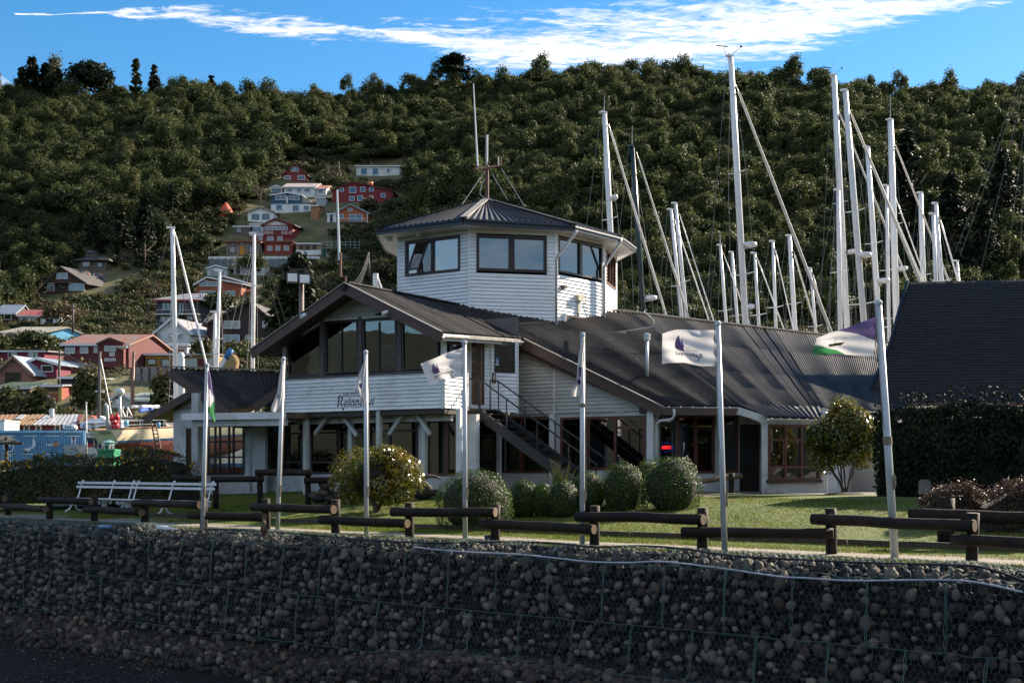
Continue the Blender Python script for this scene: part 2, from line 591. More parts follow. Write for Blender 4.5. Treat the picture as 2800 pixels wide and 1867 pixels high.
# ---------------------------------------------------------------- materials
def mat(name, c1, c2=None, scale=4.0, rough=0.7, bump=0.0, bscale=None, metal=0.0, obj=0.0, detail=6.0, stretch=(1, 1, 1),
  spec=0.5, contrast=(0.35, 0.65), dirt=None, dirt_scale=1.2, dirt_amt=0.5, coat=0.0, transl=None, alpha=None):
 m = bpy.data.materials.new(name)
 m.use_nodes = True
 nt = m.node_tree
 N, L = nt.nodes, nt.links
 b = N['Principled BSDF']
 b.inputs['Roughness'].default_value = rough
 b.inputs['Metallic'].default_value = metal
 b.inputs['Specular IOR Level'].default_value = spec
 if coat:
  b.inputs['Coat Weight'].default_value = coat
  b.inputs['Coat Roughness'].default_value = 0.15
 tc = N.new('ShaderNodeTexCoord')
 mp = N.new('ShaderNodeMapping')
 mp.inputs['Scale'].default_value = stretch
 L.new(tc.outputs['Object'], mp.inputs['Vector'])
 cur = None
 c1 = (*c1, 1)
 if c2 is not None:
  t = N.new('ShaderNodeTexNoise')
  t.inputs['Scale'].default_value = scale
  t.inputs['Detail'].default_value = detail
  t.inputs['Roughness'].default_value = 0.6
  L.new(mp.outputs[0], t.inputs['Vector'])
  r = N.new('ShaderNodeValToRGB')
  r.color_ramp.elements[0].position = contrast[0]
  r.color_ramp.elements[0].color = c1
  r.color_ramp.elements[1].position = contrast[1]
  r.color_ramp.elements[1].color = (*c2, 1)
  L.new(t.outputs['Fac'], r.inputs['Fac'])
  cur = r.outputs['Color']
 if dirt is not None:
  t = N.new('ShaderNodeTexNoise')
  t.inputs['Scale'].default_value = dirt_scale
  t.inputs['Detail'].default_value = 9
  t.inputs['Roughness'].default_value = 0.7
  L.new(tc.outputs['Object'], t.inputs['Vector'])
  r = N.new('ShaderNodeValToRGB')
  r.color_ramp.elements[0].position = 0.5
  r.color_ramp.elements[0].color = (0, 0, 0, 1)
  r.color_ramp.elements[1].position = 0.72
  r.color_ramp.elements[1].color = (dirt_amt, dirt_amt, dirt_amt, 1)
  L.new(t.outputs['Fac'], r.inputs['Fac'])
  mx = N.new('ShaderNodeMix')
  mx.data_type = 'RGBA'
  L.new(r.outputs['Color'], mx.inputs['Factor'])
  if cur is None:
   mx.inputs[6].default_value = c1
  else:
   L.new(cur, mx.inputs[6])
  mx.inputs[7].default_value = (*dirt, 1)
  cur = mx.outputs[2]
 if obj > 0:
  oi = N.new('ShaderNodeObjectInfo')
  mr = N.new('ShaderNodeMapRange')
  mr.inputs['To Min'].default_value = 1 - obj
  mr.inputs['To Max'].default_value = 1 + obj
  L.new(oi.outputs['Random'], mr.inputs['Value'])
  mx = N.new('ShaderNodeMix')
  mx.data_type = 'RGBA'
  mx.blend_type = 'MULTIPLY'
  mx.inputs['Factor'].default_value = 1
  if cur is None:
   mx.inputs[6].default_value = c1
  else:
   L.new(cur, mx.inputs[6])
  L.new(mr.outputs[0], mx.inputs[7])
  cur = mx.outputs[2]
 if cur is None:
  b.inputs['Base Color'].default_value = c1
 else:
  L.new(cur, b.inputs['Base Color'])
 if bump > 0:
  t = N.new('ShaderNodeTexNoise')
  t.inputs['Scale'].default_value = bscale or scale * 3
  t.inputs['Detail'].default_value = 5
  L.new(mp.outputs[0], t.inputs['Vector'])
  bp = N.new('ShaderNodeBump')
  bp.inputs['Strength'].default_value = bump
  bp.inputs['Distance'].default_value = 0.02
  L.new(t.outputs['Fac'], bp.inputs['Height'])
  L.new(bp.outputs[0], b.inputs['Normal'])
 if transl is not None:
  out = N['Material Output']
  tr = N.new('ShaderNodeBsdfTranslucent')
  if cur is None:
   tr.inputs['Color'].default_value = c1
  else:
   L.new(cur, tr.inputs['Color'])
  ms = N.new('ShaderNodeMixShader')
  ms.inputs[0].default_value = transl
  L.new(b.outputs[0], ms.inputs[1])
  L.new(tr.outputs[0], ms.inputs[2])
  L.new(ms.outputs[0], out.inputs['Surface'])
 return m
def leafmat(name, cols, rough=0.55, spec=0.35, transl=0.25, scale=0.6, obj=0.25, fine=9.0, seedmix=True):
 """foliage: several leaf colours mixed by a coarse and a fine noise, and by plant"""
 m = bpy.data.materials.new(name)
 m.use_nodes = True
 nt = m.node_tree
 N, L = nt.nodes, nt.links
 b = N['Principled BSDF']
 b.inputs['Roughness'].default_value = rough
 b.inputs['Specular IOR Level'].default_value = spec
 tc = N.new('ShaderNodeTexCoord')
 oi = N.new('ShaderNodeObjectInfo')
 t1 = N.new('ShaderNodeTexNoise')
 t1.inputs['Scale'].default_value = scale
 t1.inputs['Detail'].default_value = 2
 L.new(tc.outputs['Object'], t1.inputs['Vector'])
 t2 = N.new('ShaderNodeTexWhiteNoise') if False else N.new('ShaderNodeTexNoise')
 t2.inputs['Scale'].default_value = fine
 t2.inputs['Detail'].default_value = 3
 L.new(tc.outputs['Object'], t2.inputs['Vector'])
 def mth(op, a, b_):
  n = N.new('ShaderNodeMath')
  n.operation = op
  for i, v in enumerate((a, b_)):
   if isinstance(v, (int, float)):
    n.inputs[i].default_value = v
   else:
    L.new(v, n.inputs[i])
  return n.outputs[0]
 f = mth('ADD', mth('MULTIPLY', mth('SUBTRACT', t1.outputs['Fac'], 0.5), 1.1), mth('MULTIPLY', mth('SUBTRACT', t2.outputs['Fac'], 0.5), 1.3))
 f = mth('ADD', f, mth('MULTIPLY', oi.outputs['Random'], obj * 2))
 f = mth('ADD', f, 0.5 - obj)
 r = N.new('ShaderNodeValToRGB')
 r.color_ramp.interpolation = 'LINEAR'
 els = r.color_ramp.elements
 n = len(cols)
 for i, c in enumerate(cols):
  p = 0.12 + 0.76 * i / max(1, n - 1)
  if i < 2:
   el = els[i]
   el.position = p
  else:
   el = els.new(p)
  el.color = (*c, 1)
 L.new(f, r.inputs['Fac'])
 L.new(r.outputs['Color'], b.inputs['Base Color'])
 out = N['Material Output']
 tr = N.new('ShaderNodeBsdfTranslucent')
 L.new(r.outputs['Color'], tr.inputs['Color'])
 ms = N.new('ShaderNodeMixShader')
 ms.inputs[0].default_value = transl
 L.new(b.outputs[0], ms.inputs[1])
 L.new(tr.outputs[0], ms.inputs[2])
 L.new(ms.outputs[0], out.inputs['Surface'])
 return m
def glassmat(name, tint=(0.55, 0.6, 0.6), ior=1.5, extra=0.04, wav=0.004):
 m = bpy.data.materials.new(name)
 m.use_nodes = True
 nt = m.node_tree
 N, L = nt.nodes, nt.links
 N.remove(N['Principled BSDF'])
 out = N['Material Output']
 tr = N.new('ShaderNodeBsdfTransparent')
 tr.inputs['Color'].default_value = (*tint, 1)
 gl = N.new('ShaderNodeBsdfGlossy')
 gl.inputs['Roughness'].default_value = 0.015
 gl.inputs['Color'].default_value = (0.95, 0.97, 1, 1)
 fr = N.new('ShaderNodeFresnel')
 fr.inputs['IOR'].default_value = ior
 ad = N.new('ShaderNodeMath')
 ad.operation = 'ADD'
 ad.use_clamp = True
 ad.inputs[1].default_value = extra
 L.new(fr.outputs[0], ad.inputs[0])
 tc = N.new('ShaderNodeTexCoord')
 t = N.new('ShaderNodeTexNoise')
 t.inputs['Scale'].default_value = 1.6
 t.inputs['Detail'].default_value = 1
 L.new(tc.outputs['Object'], t.inputs['Vector'])
 bp = N.new('ShaderNodeBump')
 bp.inputs['Strength'].default_value = 0.25
 bp.inputs['Distance'].default_value = wav
 L.new(t.outputs['Fac'], bp.inputs['Height'])
 L.new(bp.outputs[0], gl.inputs['Normal'])
 ms = N.new('ShaderNodeMixShader')
 L.new(ad.outputs[0], ms.inputs[0])
 L.new(tr.outputs[0], ms.inputs[1])
 L.new(gl.outputs[0], ms.inputs[2])
 L.new(ms.outputs[0], out.inputs['Surface'])
 return m
def emis(name, c, s):
 m = bpy.data.materials.new(name)
 m.use_nodes = True
 b = m.node_tree.nodes['Principled BSDF']
 b.inputs['Base Color'].default_value = (*c, 1)
 b.inputs['Emission Color'].default_value = (*c, 1)
 b.inputs['Emission Strength'].default_value = s
 return m
M = {}
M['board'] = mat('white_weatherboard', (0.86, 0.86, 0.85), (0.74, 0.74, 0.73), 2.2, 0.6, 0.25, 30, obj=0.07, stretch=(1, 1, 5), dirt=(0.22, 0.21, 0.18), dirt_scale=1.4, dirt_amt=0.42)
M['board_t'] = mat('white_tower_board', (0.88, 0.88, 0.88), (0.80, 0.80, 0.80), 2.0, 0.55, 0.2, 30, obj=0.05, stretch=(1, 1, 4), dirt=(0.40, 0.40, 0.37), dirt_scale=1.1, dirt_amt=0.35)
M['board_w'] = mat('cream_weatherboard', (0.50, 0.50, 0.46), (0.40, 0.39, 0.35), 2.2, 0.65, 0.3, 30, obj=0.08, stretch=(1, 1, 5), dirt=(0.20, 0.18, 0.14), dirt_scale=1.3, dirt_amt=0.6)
M['trim'] = mat('white_trim', (0.70, 0.71, 0.70), (0.58, 0.57, 0.54), 3, 0.6, 0.1, obj=0.05, dirt=(0.3, 0.28, 0.24), dirt_amt=0.5)
M['post'] = mat('cream_post', (0.52, 0.52, 0.48), (0.42, 0.41, 0.37), 3, 0.65, 0.15, dirt=(0.25, 0.24, 0.2), dirt_amt=0.5)
M['stucco'] = mat('white_stucco', (0.60, 0.60, 0.59), (0.46, 0.45, 0.43), 1.6, 0.85, 0.5, 40, dirt=(0.17, 0.16, 0.13), dirt_scale=1.0, dirt_amt=0.65)
M['fascia'] = mat('brown_fascia', (0.085, 0.045, 0.033), (0.060, 0.032, 0.025), 4, 0.55, 0.15, obj=0.1)
M['soffit'] = mat('dark_soffit', (0.050, 0.035, 0.028), (0.036, 0.026, 0.02), 6, 0.7, 0.2, stretch=(1, 8, 1))
M['wframe'] = mat('dark_brown_window_frame', (0.022, 0.013, 0.012), (0.035, 0.018, 0.015), 5, 0.45, 0.1)
M['rframe'] = mat('red_brown_window_frame', (0.12, 0.036, 0.02), (0.075, 0.024, 0.015), 5, 0.45, 0.1)
M['greypost'] = mat('weathered_timber_post', (0.13, 0.11, 0.10), (0.07, 0.055, 0.05), 6, 0.8, 0.3, stretch=(3, 3, 0.4))
M['roof'] = mat('black_corrugated_roof', (0.015, 0.0145, 0.0145), (0.027, 0.025, 0.023), 1.3, 0.7, 0.15, 25, obj=0.55, spec=0.3, stretch=(1, 1, 1), dirt=(0.085, 0.070, 0.055), dirt_scale=3.0, dirt_amt=0.6)
M['roof_t'] = mat('black_tower_roof', (0.022, 0.022, 0.023), (0.034, 0.033, 0.033), 1.3, 0.62, 0.1, 25, obj=0.25, spec=0.3)
M['navy'] = mat('navy_fascia', (0.012, 0.016, 0.026), None, rough=0.35)
M['ridge'] = mat('pale_ridge_flashing', (0.34, 0.31, 0.27), (0.22, 0.20, 0.17), 2, 0.6, 0.2)
M['gutter'] = mat('weathered_white_gutter', (0.62, 0.61, 0.57), (0.45, 0.42, 0.36), 2.5, 0.45, 0.05, dirt=(0.2, 0.15, 0.1), dirt_scale=3, dirt_amt=0.5)
M['pipe'] = mat('grey_plastic_pipe', (0.50, 0.51, 0.52), (0.40, 0.40, 0.40), 3, 0.45)
M['glass'] = glassmat('window_glass')
M['glass_t'] = glassmat('tower_glass', (0.80, 0.80, 0.79), 1.5, 0.10)
M['glass_d'] = glassmat('dark_ground_floor_glass', (0.42, 0.44, 0.42), 1.6, 0.07)
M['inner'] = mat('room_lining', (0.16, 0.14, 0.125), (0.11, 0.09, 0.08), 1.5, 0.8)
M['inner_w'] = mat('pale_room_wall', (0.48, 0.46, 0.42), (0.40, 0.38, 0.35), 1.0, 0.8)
M['wood_in'] = mat('pine_panelling', (0.30, 0.17, 0.085), (0.20, 0.11, 0.055), 2, 0.55, 0.1, stretch=(8, 8, .5))
M['door'] = mat('varnished_door', (0.20, 0.085, 0.035), (0.12, 0.05, 0.022), 2.5, 0.35, 0.1, stretch=(6, 6, .6))
M['black'] = mat('black_painted_steel', (0.011, 0.011, 0.012), (0.02, 0.018, 0.017), 6, 0.45, 0.1)
M['log'] = mat('dark_log', (0.008, 0.006, 0.0045), (0.020, 0.013, 0.009), 3.0, 0.75, 0.6, 14, obj=0.25, stretch=(1, 1, 1), dirt=(0.06, 0.042, 0.028), dirt_scale=5, dirt_amt=0.4, spec=0.25)
M['logend'] = mat('cut_log_end', (0.15, 0.095, 0.05), (0.09, 0.055, 0.03), 9, 0.8, 0.2)
M['galv'] = mat('galvanised_pole', (0.58, 0.60, 0.62), (0.42, 0.44, 0.46), 5, 0.38, 0.08, metal=0.25, stretch=(1, 1, .3))
M['rope'] = mat('weathered_rope', (0.24, 0.21, 0.15), (0.16, 0.14, 0.10), 20, 0.9)
M['flag'] = mat('white_flag_cloth', (0.74, 0.72, 0.72), (0.70, 0.67, 0.66), 3, 0.85, transl=0.35)
M['flag_p'] = mat('purple_flag_cloth', (0.115, 0.085, 0.21), (0.14, 0.10, 0.24), 3, 0.85, transl=0.3)
M['flag_l'] = mat('lilac_print', (0.26, 0.20, 0.46), None, rough=0.85, transl=0.3)
M['flag_g'] = mat('green_flag_cloth', (0.045, 0.22, 0.07), (0.07, 0.30, 0.11), 3, 0.85, transl=0.35)
M['ink'] = mat('dark_purple_print', (0.055, 0.042, 0.12), None, rough=0.85)
M['sign_blue'] = mat('navy_sign_paint', (0.012, 0.035, 0.085), None, rough=0.5)
M['bench'] = mat('white_bench_paint', (0.74, 0.75, 0.77), (0.60, 0.60, 0.60), 6, 0.45, 0.1, dirt=(0.25, 0.22, 0.18), dirt_scale=4, dirt_amt=0.35)
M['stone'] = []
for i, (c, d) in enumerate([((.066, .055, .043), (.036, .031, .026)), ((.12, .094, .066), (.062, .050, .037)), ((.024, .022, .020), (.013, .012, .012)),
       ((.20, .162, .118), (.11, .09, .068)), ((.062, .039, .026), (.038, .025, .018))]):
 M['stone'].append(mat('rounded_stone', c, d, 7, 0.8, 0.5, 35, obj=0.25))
M['wire'] = mat('green_coated_wire', (0.055, 0.11, 0.105), (0.10, 0.15, 0.14), 3, 0.6)
M['wire2'] = mat('rusty_wire', (0.085, 0.07, 0.055), (0.13, 0.11, 0.09), 3, 0.7)
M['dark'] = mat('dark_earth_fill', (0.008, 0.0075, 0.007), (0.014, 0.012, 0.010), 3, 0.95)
M['hose'] = mat('black_rubber_hose', (0.012, 0.012, 0.013), None, rough=0.5)
M['pvc'] = mat('grey_white_conduit', (0.40, 0.41, 0.44), (0.33, 0.34, 0.36), 2, 0.45)
M['white'] = mat('white_gelcoat', (0.72, 0.73, 0.74), (0.64, 0.64, 0.63), 1.5, 0.3, obj=0.05)
M['mast'] = mat('white_mast', (0.80, 0.80, 0.80), (0.66, 0.66, 0.65), 3, 0.38, obj=0.08, stretch=(1, 1, .2))
M['mast_d'] = mat('dark_teal_mast', (0.008, 0.028, 0.040), None, rough=0.3)
M['stay'] = mat('steel_rigging', (0.24, 0.23, 0.22), None, rough=0.4, metal=0.4)
M['stay_r'] = mat('red_rigging_rope', (0.28, 0.07, 0.05), None, rough=0.7)
M['sail'] = mat('furled_sail', (0.62, 0.60, 0.55), (0.46, 0.42, 0.37), 4, 0.7, obj=0.15)
M['slate'] = mat('dark_slate_shingle', (0.006, 0.006, 0.0075), (0.011, 0.011, 0.013), 6, 0.8, 0.3, obj=0.3)
M['grass'] = mat('lawn_turf', (0.055, 0.088, 0.005), (0.095, 0.118, 0.008), 1.1, 0.9, 0.6, 60, dirt=(0.085, 0.07, 0.03), dirt_scale=0.5, dirt_amt=0.5)
M['gravel'] = mat('pale_gravel', (0.33, 0.285, 0.23), (0.17, 0.145, 0.11), 16, 0.9, 0.9, 60)
M['yard'] = mat('yard_gravel', (0.17, 0.15, 0.13), (0.12, 0.105, 0.09), 3, 0.95, 0.5)
M['paving'] = mat('terrace_paving', (0.16, 0.12, 0.10), (0.10, 0.08, 0.07), 4, 0.85, 0.2)
M['beach'] = mat('dark_shingle_beach', (0.008, 0.007, 0.006), (0.020, 0.016, 0.013), 9, 0.9, 0.9, 30, spec=0.15)
M['timber'] = mat('old_edging_timber', (0.075, 0.055, 0.04), (0.045, 0.033, 0.025), 5, 0.85, 0.4)
M['metal_w'] = mat('white_enamel', (0.70, 0.71, 0.72), None, rough=0.35)
M['rust'] = mat('rusty_steel', (0.16, 0.075, 0.045), (0.09, 0.045, 0.03), 8, 0.75, 0.3)
# ---------------------------------------------------------------- ground, shore, sea
def sheet(name, ls, qs, zf, m, kind='structure'):
 V, F = [], []
 for q in qs:
  for l in ls:
   x, y = xy(l, q)
   V.append((x, y, zf(x, y, l, q)))
 n = len(ls)
 for j in range(len(qs) - 1):
  for i in range(n - 1):
   k = j * n + i
   F.append((k, k + 1, k + n + 1, k + n))
 me = bpy.data.meshes.new(name)
 me.from_pydata(V, [], F)
 me.materials.append(m)
 me.polygons.foreach_set('use_smooth', [True] * len(F))
 return link(name, me, kind=kind)
ls_ = [-70, -50, -35] + [-28 + .5 * i for i in range(97)] + [26, 35, 50, 70]
sheet('lawn', ls_, [-.2 + .35 * i for i in range(42)], lambda x, y, l, q: ground_z(x, y), M['grass'])
sheet('yard', [-90, -60, -30, 0, 30, 60, 90], [14.15, 30, 50, 90], lambda x, y, l, q: 0.75, M['yard'])
def path_edge(l, s):
 return 0.05 * noise.noise(Vector((l * 1.3, s * 7, 0))) + 0.09 * noise.noise(Vector((l * .45, s * 3, 5)))
sheet('gravel_path', [-40 + .25 * i for i in range(290)], [0, .2, .4, .6, .8, 1],
      lambda x, y, l, q: 0, M['gravel'])
gp = bpy.data.objects['gravel_path']
for v in gp.data.vertices:
 l, t = lq(v.co.x, v.co.y)
 q = (0.34 + path_edge(l, 0) - 0.25 * sstep(-4, -12, l)) * (1 - t) + (1.75 + 2 * path_edge(l, 1) + .35 * sstep(-4, -12, l)) * t
 x, y = xy(l, q)
 v.co = (x, y, ground_z(x, y) + 0.005 + 0.012 * math.sin(math.pi * t))
sheet('terrace', [-12.5 + .5 * i for i in range(28)], [8.6, 9.2, 10, 11, 12.5], lambda x, y, l, q: max(ground_z(x, y), .3) + 0.02, M['paving'])
la, lb = lq(*G(1850, 1376).xy), lq(*G(2090, 1350).xy)
sheet('entrance_paving', list(np.linspace(la[0] - .6, lb[0] + .2, 8)), list(np.linspace(la[1], max(la[1], lb[1]) + 3, 8)), lambda x, y, l, q: ground_z(x, y) + 0.012, M['paving'])
BEACH = -2.95
sheet('beach', [-60, -40] + [-30 + 1.5 * i for i in range(40)] + [45, 70], [-1.3, -3, -5, -7, -9, -12, -16, -20, -30],
      lambda x, y, l, q: BEACH + 0.06 * noise.noise(Vector((x * .6, y * .6, 0))) - 0.06 * max(0, -q - 5), M['beach'])
def watermat():
 m = mat('grey_green_sea', (0.008, 0.016, 0.018), None, rough=0.08, bump=0.5, bscale=2.2)
 return m
mb = MB()
mb.quad((-3000, -3000, -3.6), (3000, -3000, -3.6), (3000, 90, -3.6), (-3000, 90, -3.6))
mb.build('sea', watermat(), kind='structure')
def build_hill():
 pxs = np.linspace(-1400, 4300, 150)
 Ds = list(np.arange(93, 336, 3.0)) + [345, 365, 400, 450, 520, 640]
 V, F = [], []
 for D in Ds:
  for px in pxs:
   Dq = min(D, 330) if D > 330 else D
   x = (px - CX) / FPX * D
   V.append((x, D, hill_z(x, D) if D > 96 else 0.8))
 n = len(pxs)
 for j in range(len(Ds) - 1):
  for i in range(n - 1):
   k = j * n + i
   F.append((k, k + 1, k + n + 1, k + n))
 me = bpy.data.meshes.new('hillside')
 me.from_pydata(V, [], F)
 me.polygons.foreach_set('use_smooth', [True] * len(F))
 hm = mat('hill_grass_and_scrub', (0.075, 0.085, 0.024), (0.15, 0.115, 0.060), 0.42, 0.95, 1.0, 2.2, detail=12, contrast=(.40, .60), dirt=(0.085, 0.115, 0.022), dirt_scale=0.13, dirt_amt=0.8)
 me.materials.append(hm)
 link('hillside', me, kind='structure')
build_hill()
def added_ridge():  # unseen ridge added behind the camera to darken window reflections and low skylight
 V, F = [], []
 n, rows = 90, 7
 for j in range(rows):
  t = j / (rows - 1)
  for i in range(n):
   an = R(150 + 205 * i / (n - 1))
   x = math.cos(an) * 330
   ys = math.sin(an) * 330
   hgt = 62 + 22 * noise.noise(Vector((x * .004, 2, 0))) + 9 * noise.noise(Vector((x * .02, 5, 0)))
   k = 1 + .5 * t + .05 * noise.noise(Vector((x * .01, t * 2, 7)))
   V.append((x * k, ys * k, -4 + hgt * t ** .8 + 5 * noise.noise(Vector((x * .03, t * 6, 1))) * t))
 for j in range(rows - 1):
  for i in range(n - 1):
   k = j * n + i
   F.append((k, k + 1, k + n + 1, k + n))
 me = bpy.data.meshes.new('added_rear_ridge')
 me.from_pydata(V, [], F)
 me.materials.append(mat('added_ridge_dark_green', (.014, .019, .012), (.03, .034, .02), .05, .95, .8, .3, detail=10))
 link('added_rear_ridge', me, kind='structure')
added_ridge()
def lawn_blades():
 n = 150000
 l = nrg.uniform(-17, 13, n)
 q = np.where(nrg.random(n) < 0.13, nrg.uniform(-0.25, 0.5, n), 1.4 + 8.6 * nrg.random(n) ** 1.3)
 ox, oy = FO.x + FU.x * l + FN.x * q, FO.y + FU.y * l + FN.y * q
 t = np.clip((q - 1) / 10, 0, 1)
 z = 0.75 * t * t * (3 - 2 * t)
 h = nrg.uniform(0.018, 0.05, n) * np.where(q < 0.6, 1.35, 1.0) * np.where((q > 2.65) & (q < 3.2), 1.6, 1.0)
 w = nrg.uniform(0.006, 0.013, n)
 an = nrg.uniform(0, 2 * math.pi, n)
 lean = nrg.uniform(-0.025, 0.025, (n, 2))
 V = np.empty((n, 3, 3))
 V[:, 0] = np.stack([ox - w * np.cos(an), oy - w * np.sin(an), z - 0.01], 1)
 V[:, 1] = np.stack([ox + w * np.cos(an), oy + w * np.sin(an), z - 0.01], 1)
 V[:, 2] = np.stack([ox + lean[:, 0], oy + lean[:, 1], z + h], 1)
 for i in range(0, n):
  pass
 gm = leafmat('grass_blades', [(0.050, 0.085, 0.006), (0.095, 0.130, 0.010), (0.155, 0.170, 0.018), (0.14, 0.11, 0.035)], 0.6, 0.25, 0.35, 0.7, 0.0, 7)
 link('grass', np_mesh('grass', V.reshape(-1, 3), np.arange(n * 3).reshape(n, 3), gm, 3), kind='stuff', label='short mown grass on the lawn and along the wall top', cat='grass')
lawn_blades()
ed = thing('lawn_edging', 'low dark timber edging between gravel path and lawn', 'edging', (*xy(0, 2.75), 0.1))
l = -13.0
while l < 12:
 mb = MB()
 g = []
 for k in range(5):
  x, y = xy(l + 2.38 * k / 4, 2.78 + rnd.uniform(-.02, .02))
  g.append(Vector((x, y, ground_z(x, y) + 0.03)))
 for a_, b_ in zip(g, g[1:]):
  mb.bar(a_, b_, 0.09, 0.15)
 mb.build('timber_rail', M['timber'], ed)
 l += 2.4
# ---------------------------------------------------------------- gabion wall
def zb(l):
 return -2.5 + 0.5 * sstep(-1.5, 2.5, l)
def gab(l, h):
 """point and outward normal on the gabion surface; h runs down from the back of its top"""
 b = zb(l)
 prof = [(-0.10, 0.03), (-0.62, 0.02), (-0.98, -0.05), (-1.16, -0.22), (-1.36, b + 0.06), (-1.52, b), (-2.15, b - 0.07), (-2.36, b - 0.22), (-2.46, BEACH - 0.1)]
 acc = 0
 for i in range(len(prof) - 1):
  (q0, z0), (q1, z1) = prof[i], prof[i + 1]
  d = math.hypot(q1 - q0, z1 - z0)
  if h <= acc + d or i == len(prof) - 2:
   t = min(1, (h - acc) / d)
   q, z = q0 + (q1 - q0) * t, z0 + (z1 - z0) * t
   nq, nz = (z1 - z0) / d, -(q1 - q0) / d
   break
  acc += d
 if nz < 0 and abs(nq) < 0.05:
  nz = -nz
 row = (h - 1.1) / 1.02
 off = 0.6 if int(math.floor(row)) % 2 else 0.0
 sl_ = abs(math.sin(math.pi * (l + off) / 1.2)) ** .5
 sr_ = abs(math.sin(math.pi * row)) ** .5 if h > 1.1 else 1
 bl = 0.075 * sl_ * sr_ + 0.09 * noise.noise(Vector((l * .5, h * .6, 2))) + 0.035 * noise.noise(Vector((l * 1.7, h * 1.7, 9)))
 if h < 0.35:
  bl *= h / 0.35
 q += nq * bl * 1.0
 z += nz * bl * 0.7
 x, y = xy(l, q)
 n = Vector((FN.x * nq, FN.y * nq, nz))
 if n.dot(Vector((-x, -y, 3.0 - z))) < 0:
  n = -n
 return Vector((x, y, z)), n.normalized()
HT = {}
def gabion():
 L0, L1 = -17.0, 15.5
 root = thing('gabion_wall', 'long gabion wall of rounded stones held in green wire mesh below the lawn', 'gabion wall', (*xy(-2, -1), BEACH))
 V, F = [], []
 ls = np.arange(-30, 20.01, 0.5)
 hs = np.arange(0, 5.3, 0.2)
 for h in hs:
  for l in ls:
   p, n = gab(l, h)
   p = p - n * (0.17 if h > .25 else .05)
   V.append(tuple(p))
 m = len(ls)
 for j in range(len(hs) - 1):
  for i in range(m - 1):
   k = j * m + i
   F.append((k, k + 1, k + m + 1, k + m))
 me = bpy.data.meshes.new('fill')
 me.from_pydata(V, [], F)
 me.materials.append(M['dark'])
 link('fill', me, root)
 import bmesh
 protos = []
 for k in range(9):
  bm = bmesh.new()
  bmesh.ops.create_icosphere(bm, subdivisions=2, radius=1)
  s = Vector((rnd.uniform(.85, 1.25), rnd.uniform(.7, 1.0), rnd.uniform(.65, .95)))
  o_ = Vector((k * 9, 3, 1))
  for v in bm.verts:
   d = 1 + 0.22 * noise.noise(v.co * 1.1 + o_) + 0.10 * noise.noise(v.co * 2.6 + o_)
   v.co = Vector((v.co.x * s.x, v.co.y * s.y, v.co.z * s.z)) * d
  me = bpy.data.meshes.new('stone')
  bm.to_mesh(me)
  bm.free()
  me.polygons.foreach_set('use_smooth', [True] * len(me.polygons))
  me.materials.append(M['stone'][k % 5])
  protos.append(me)
 items = []
 st = 0.165
 for i in range(int((L1 - L0) / st)):
  for j in range(int(5.15 / st)):
   l = L0 + (i + 0.5 * (j % 2) + rnd.uniform(-.38, .38)) * st
   h = 0.1 + (j + rnd.uniform(-.38, .38)) * st
   if rnd.random() < 0.12:
    continue
   r = rnd.choice([.055, .065, .075, .085, .095, .105, .125])
   if h < 0.8:
    r = min(r, .06)
   p, n = gab(l, max(0.02, h))
   p = p - n * (r * 0.72 + rnd.uniform(0.0, .055))
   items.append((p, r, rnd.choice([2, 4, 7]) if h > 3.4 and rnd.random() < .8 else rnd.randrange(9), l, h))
 def shown(it):
  p, r = it[0], it[1]
  px = CX + FPX * p.x / p.y
  py = HZ - FPX * (p.z - EYE) / p.y
  ok = 10 < px < 2790 and py < 1855
  return (r * 2 * FPX / p.y if ok else 0) * (1.0 if it[4] < 3.2 else .6)
 items.sort(key=shown, reverse=True)
 for p, r, k, l, h in items[:300]:
  o = link('stone', protos[k], root)
  o.matrix_world = Matrix.Identity(4)
  o.matrix_parent_inverse = Matrix.Identity(4)
  o.location = p - root.location
  o.rotation_euler = (rnd.uniform(0, 6), rnd.uniform(0, 6), rnd.uniform(0, 6))
  o.scale = (r, r, r)
 lows = []
 for k in range(5):
  bm = bmesh.new()
  bmesh.ops.create_icosphere(bm, subdivisions=1, radius=1)
  o_ = Vector((k * 5, 8, 2))
  s = Vector((rnd.uniform(.9, 1.25), rnd.uniform(.75, 1.0), rnd.uniform(.7, .95)))
  for v in bm.verts:
   v.co = Vector((v.co.x * s.x, v.co.y * s.y, v.co.z * s.z)) * (1 + 0.3 * noise.noise(v.co * 1.2 + o_))
  bm.faces.ensure_lookup_table()
  lows.append((np.array([v.co[:] for v in bm.verts]), np.array([[v.index for v in f.verts] for f in bm.faces])))
  bm.free()
 allV, allF, allM, o = [], [], [], 0
 for p, r, k, l, h in items[300:]:
  Vp, Fp = lows[k % 5]
  Rm = np.array(Matrix.Rotation(rnd.uniform(0, 6), 3, (rnd.uniform(-1, 1), rnd.uniform(-1, 1), rnd.uniform(.1, 1))))
  allV.append(Vp @ Rm.T * r + np.array(p))
  allF.append(Fp + o)
  allM.append(np.full(len(Fp), k % 5))
  o += len(Vp)
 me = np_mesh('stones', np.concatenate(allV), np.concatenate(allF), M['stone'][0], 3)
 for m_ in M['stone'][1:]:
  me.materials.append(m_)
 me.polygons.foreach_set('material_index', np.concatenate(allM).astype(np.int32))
 me.polygons.foreach_set('use_smooth', np.ones(len(me.polygons), bool))
 link('stones', me, root, kind='stuff')
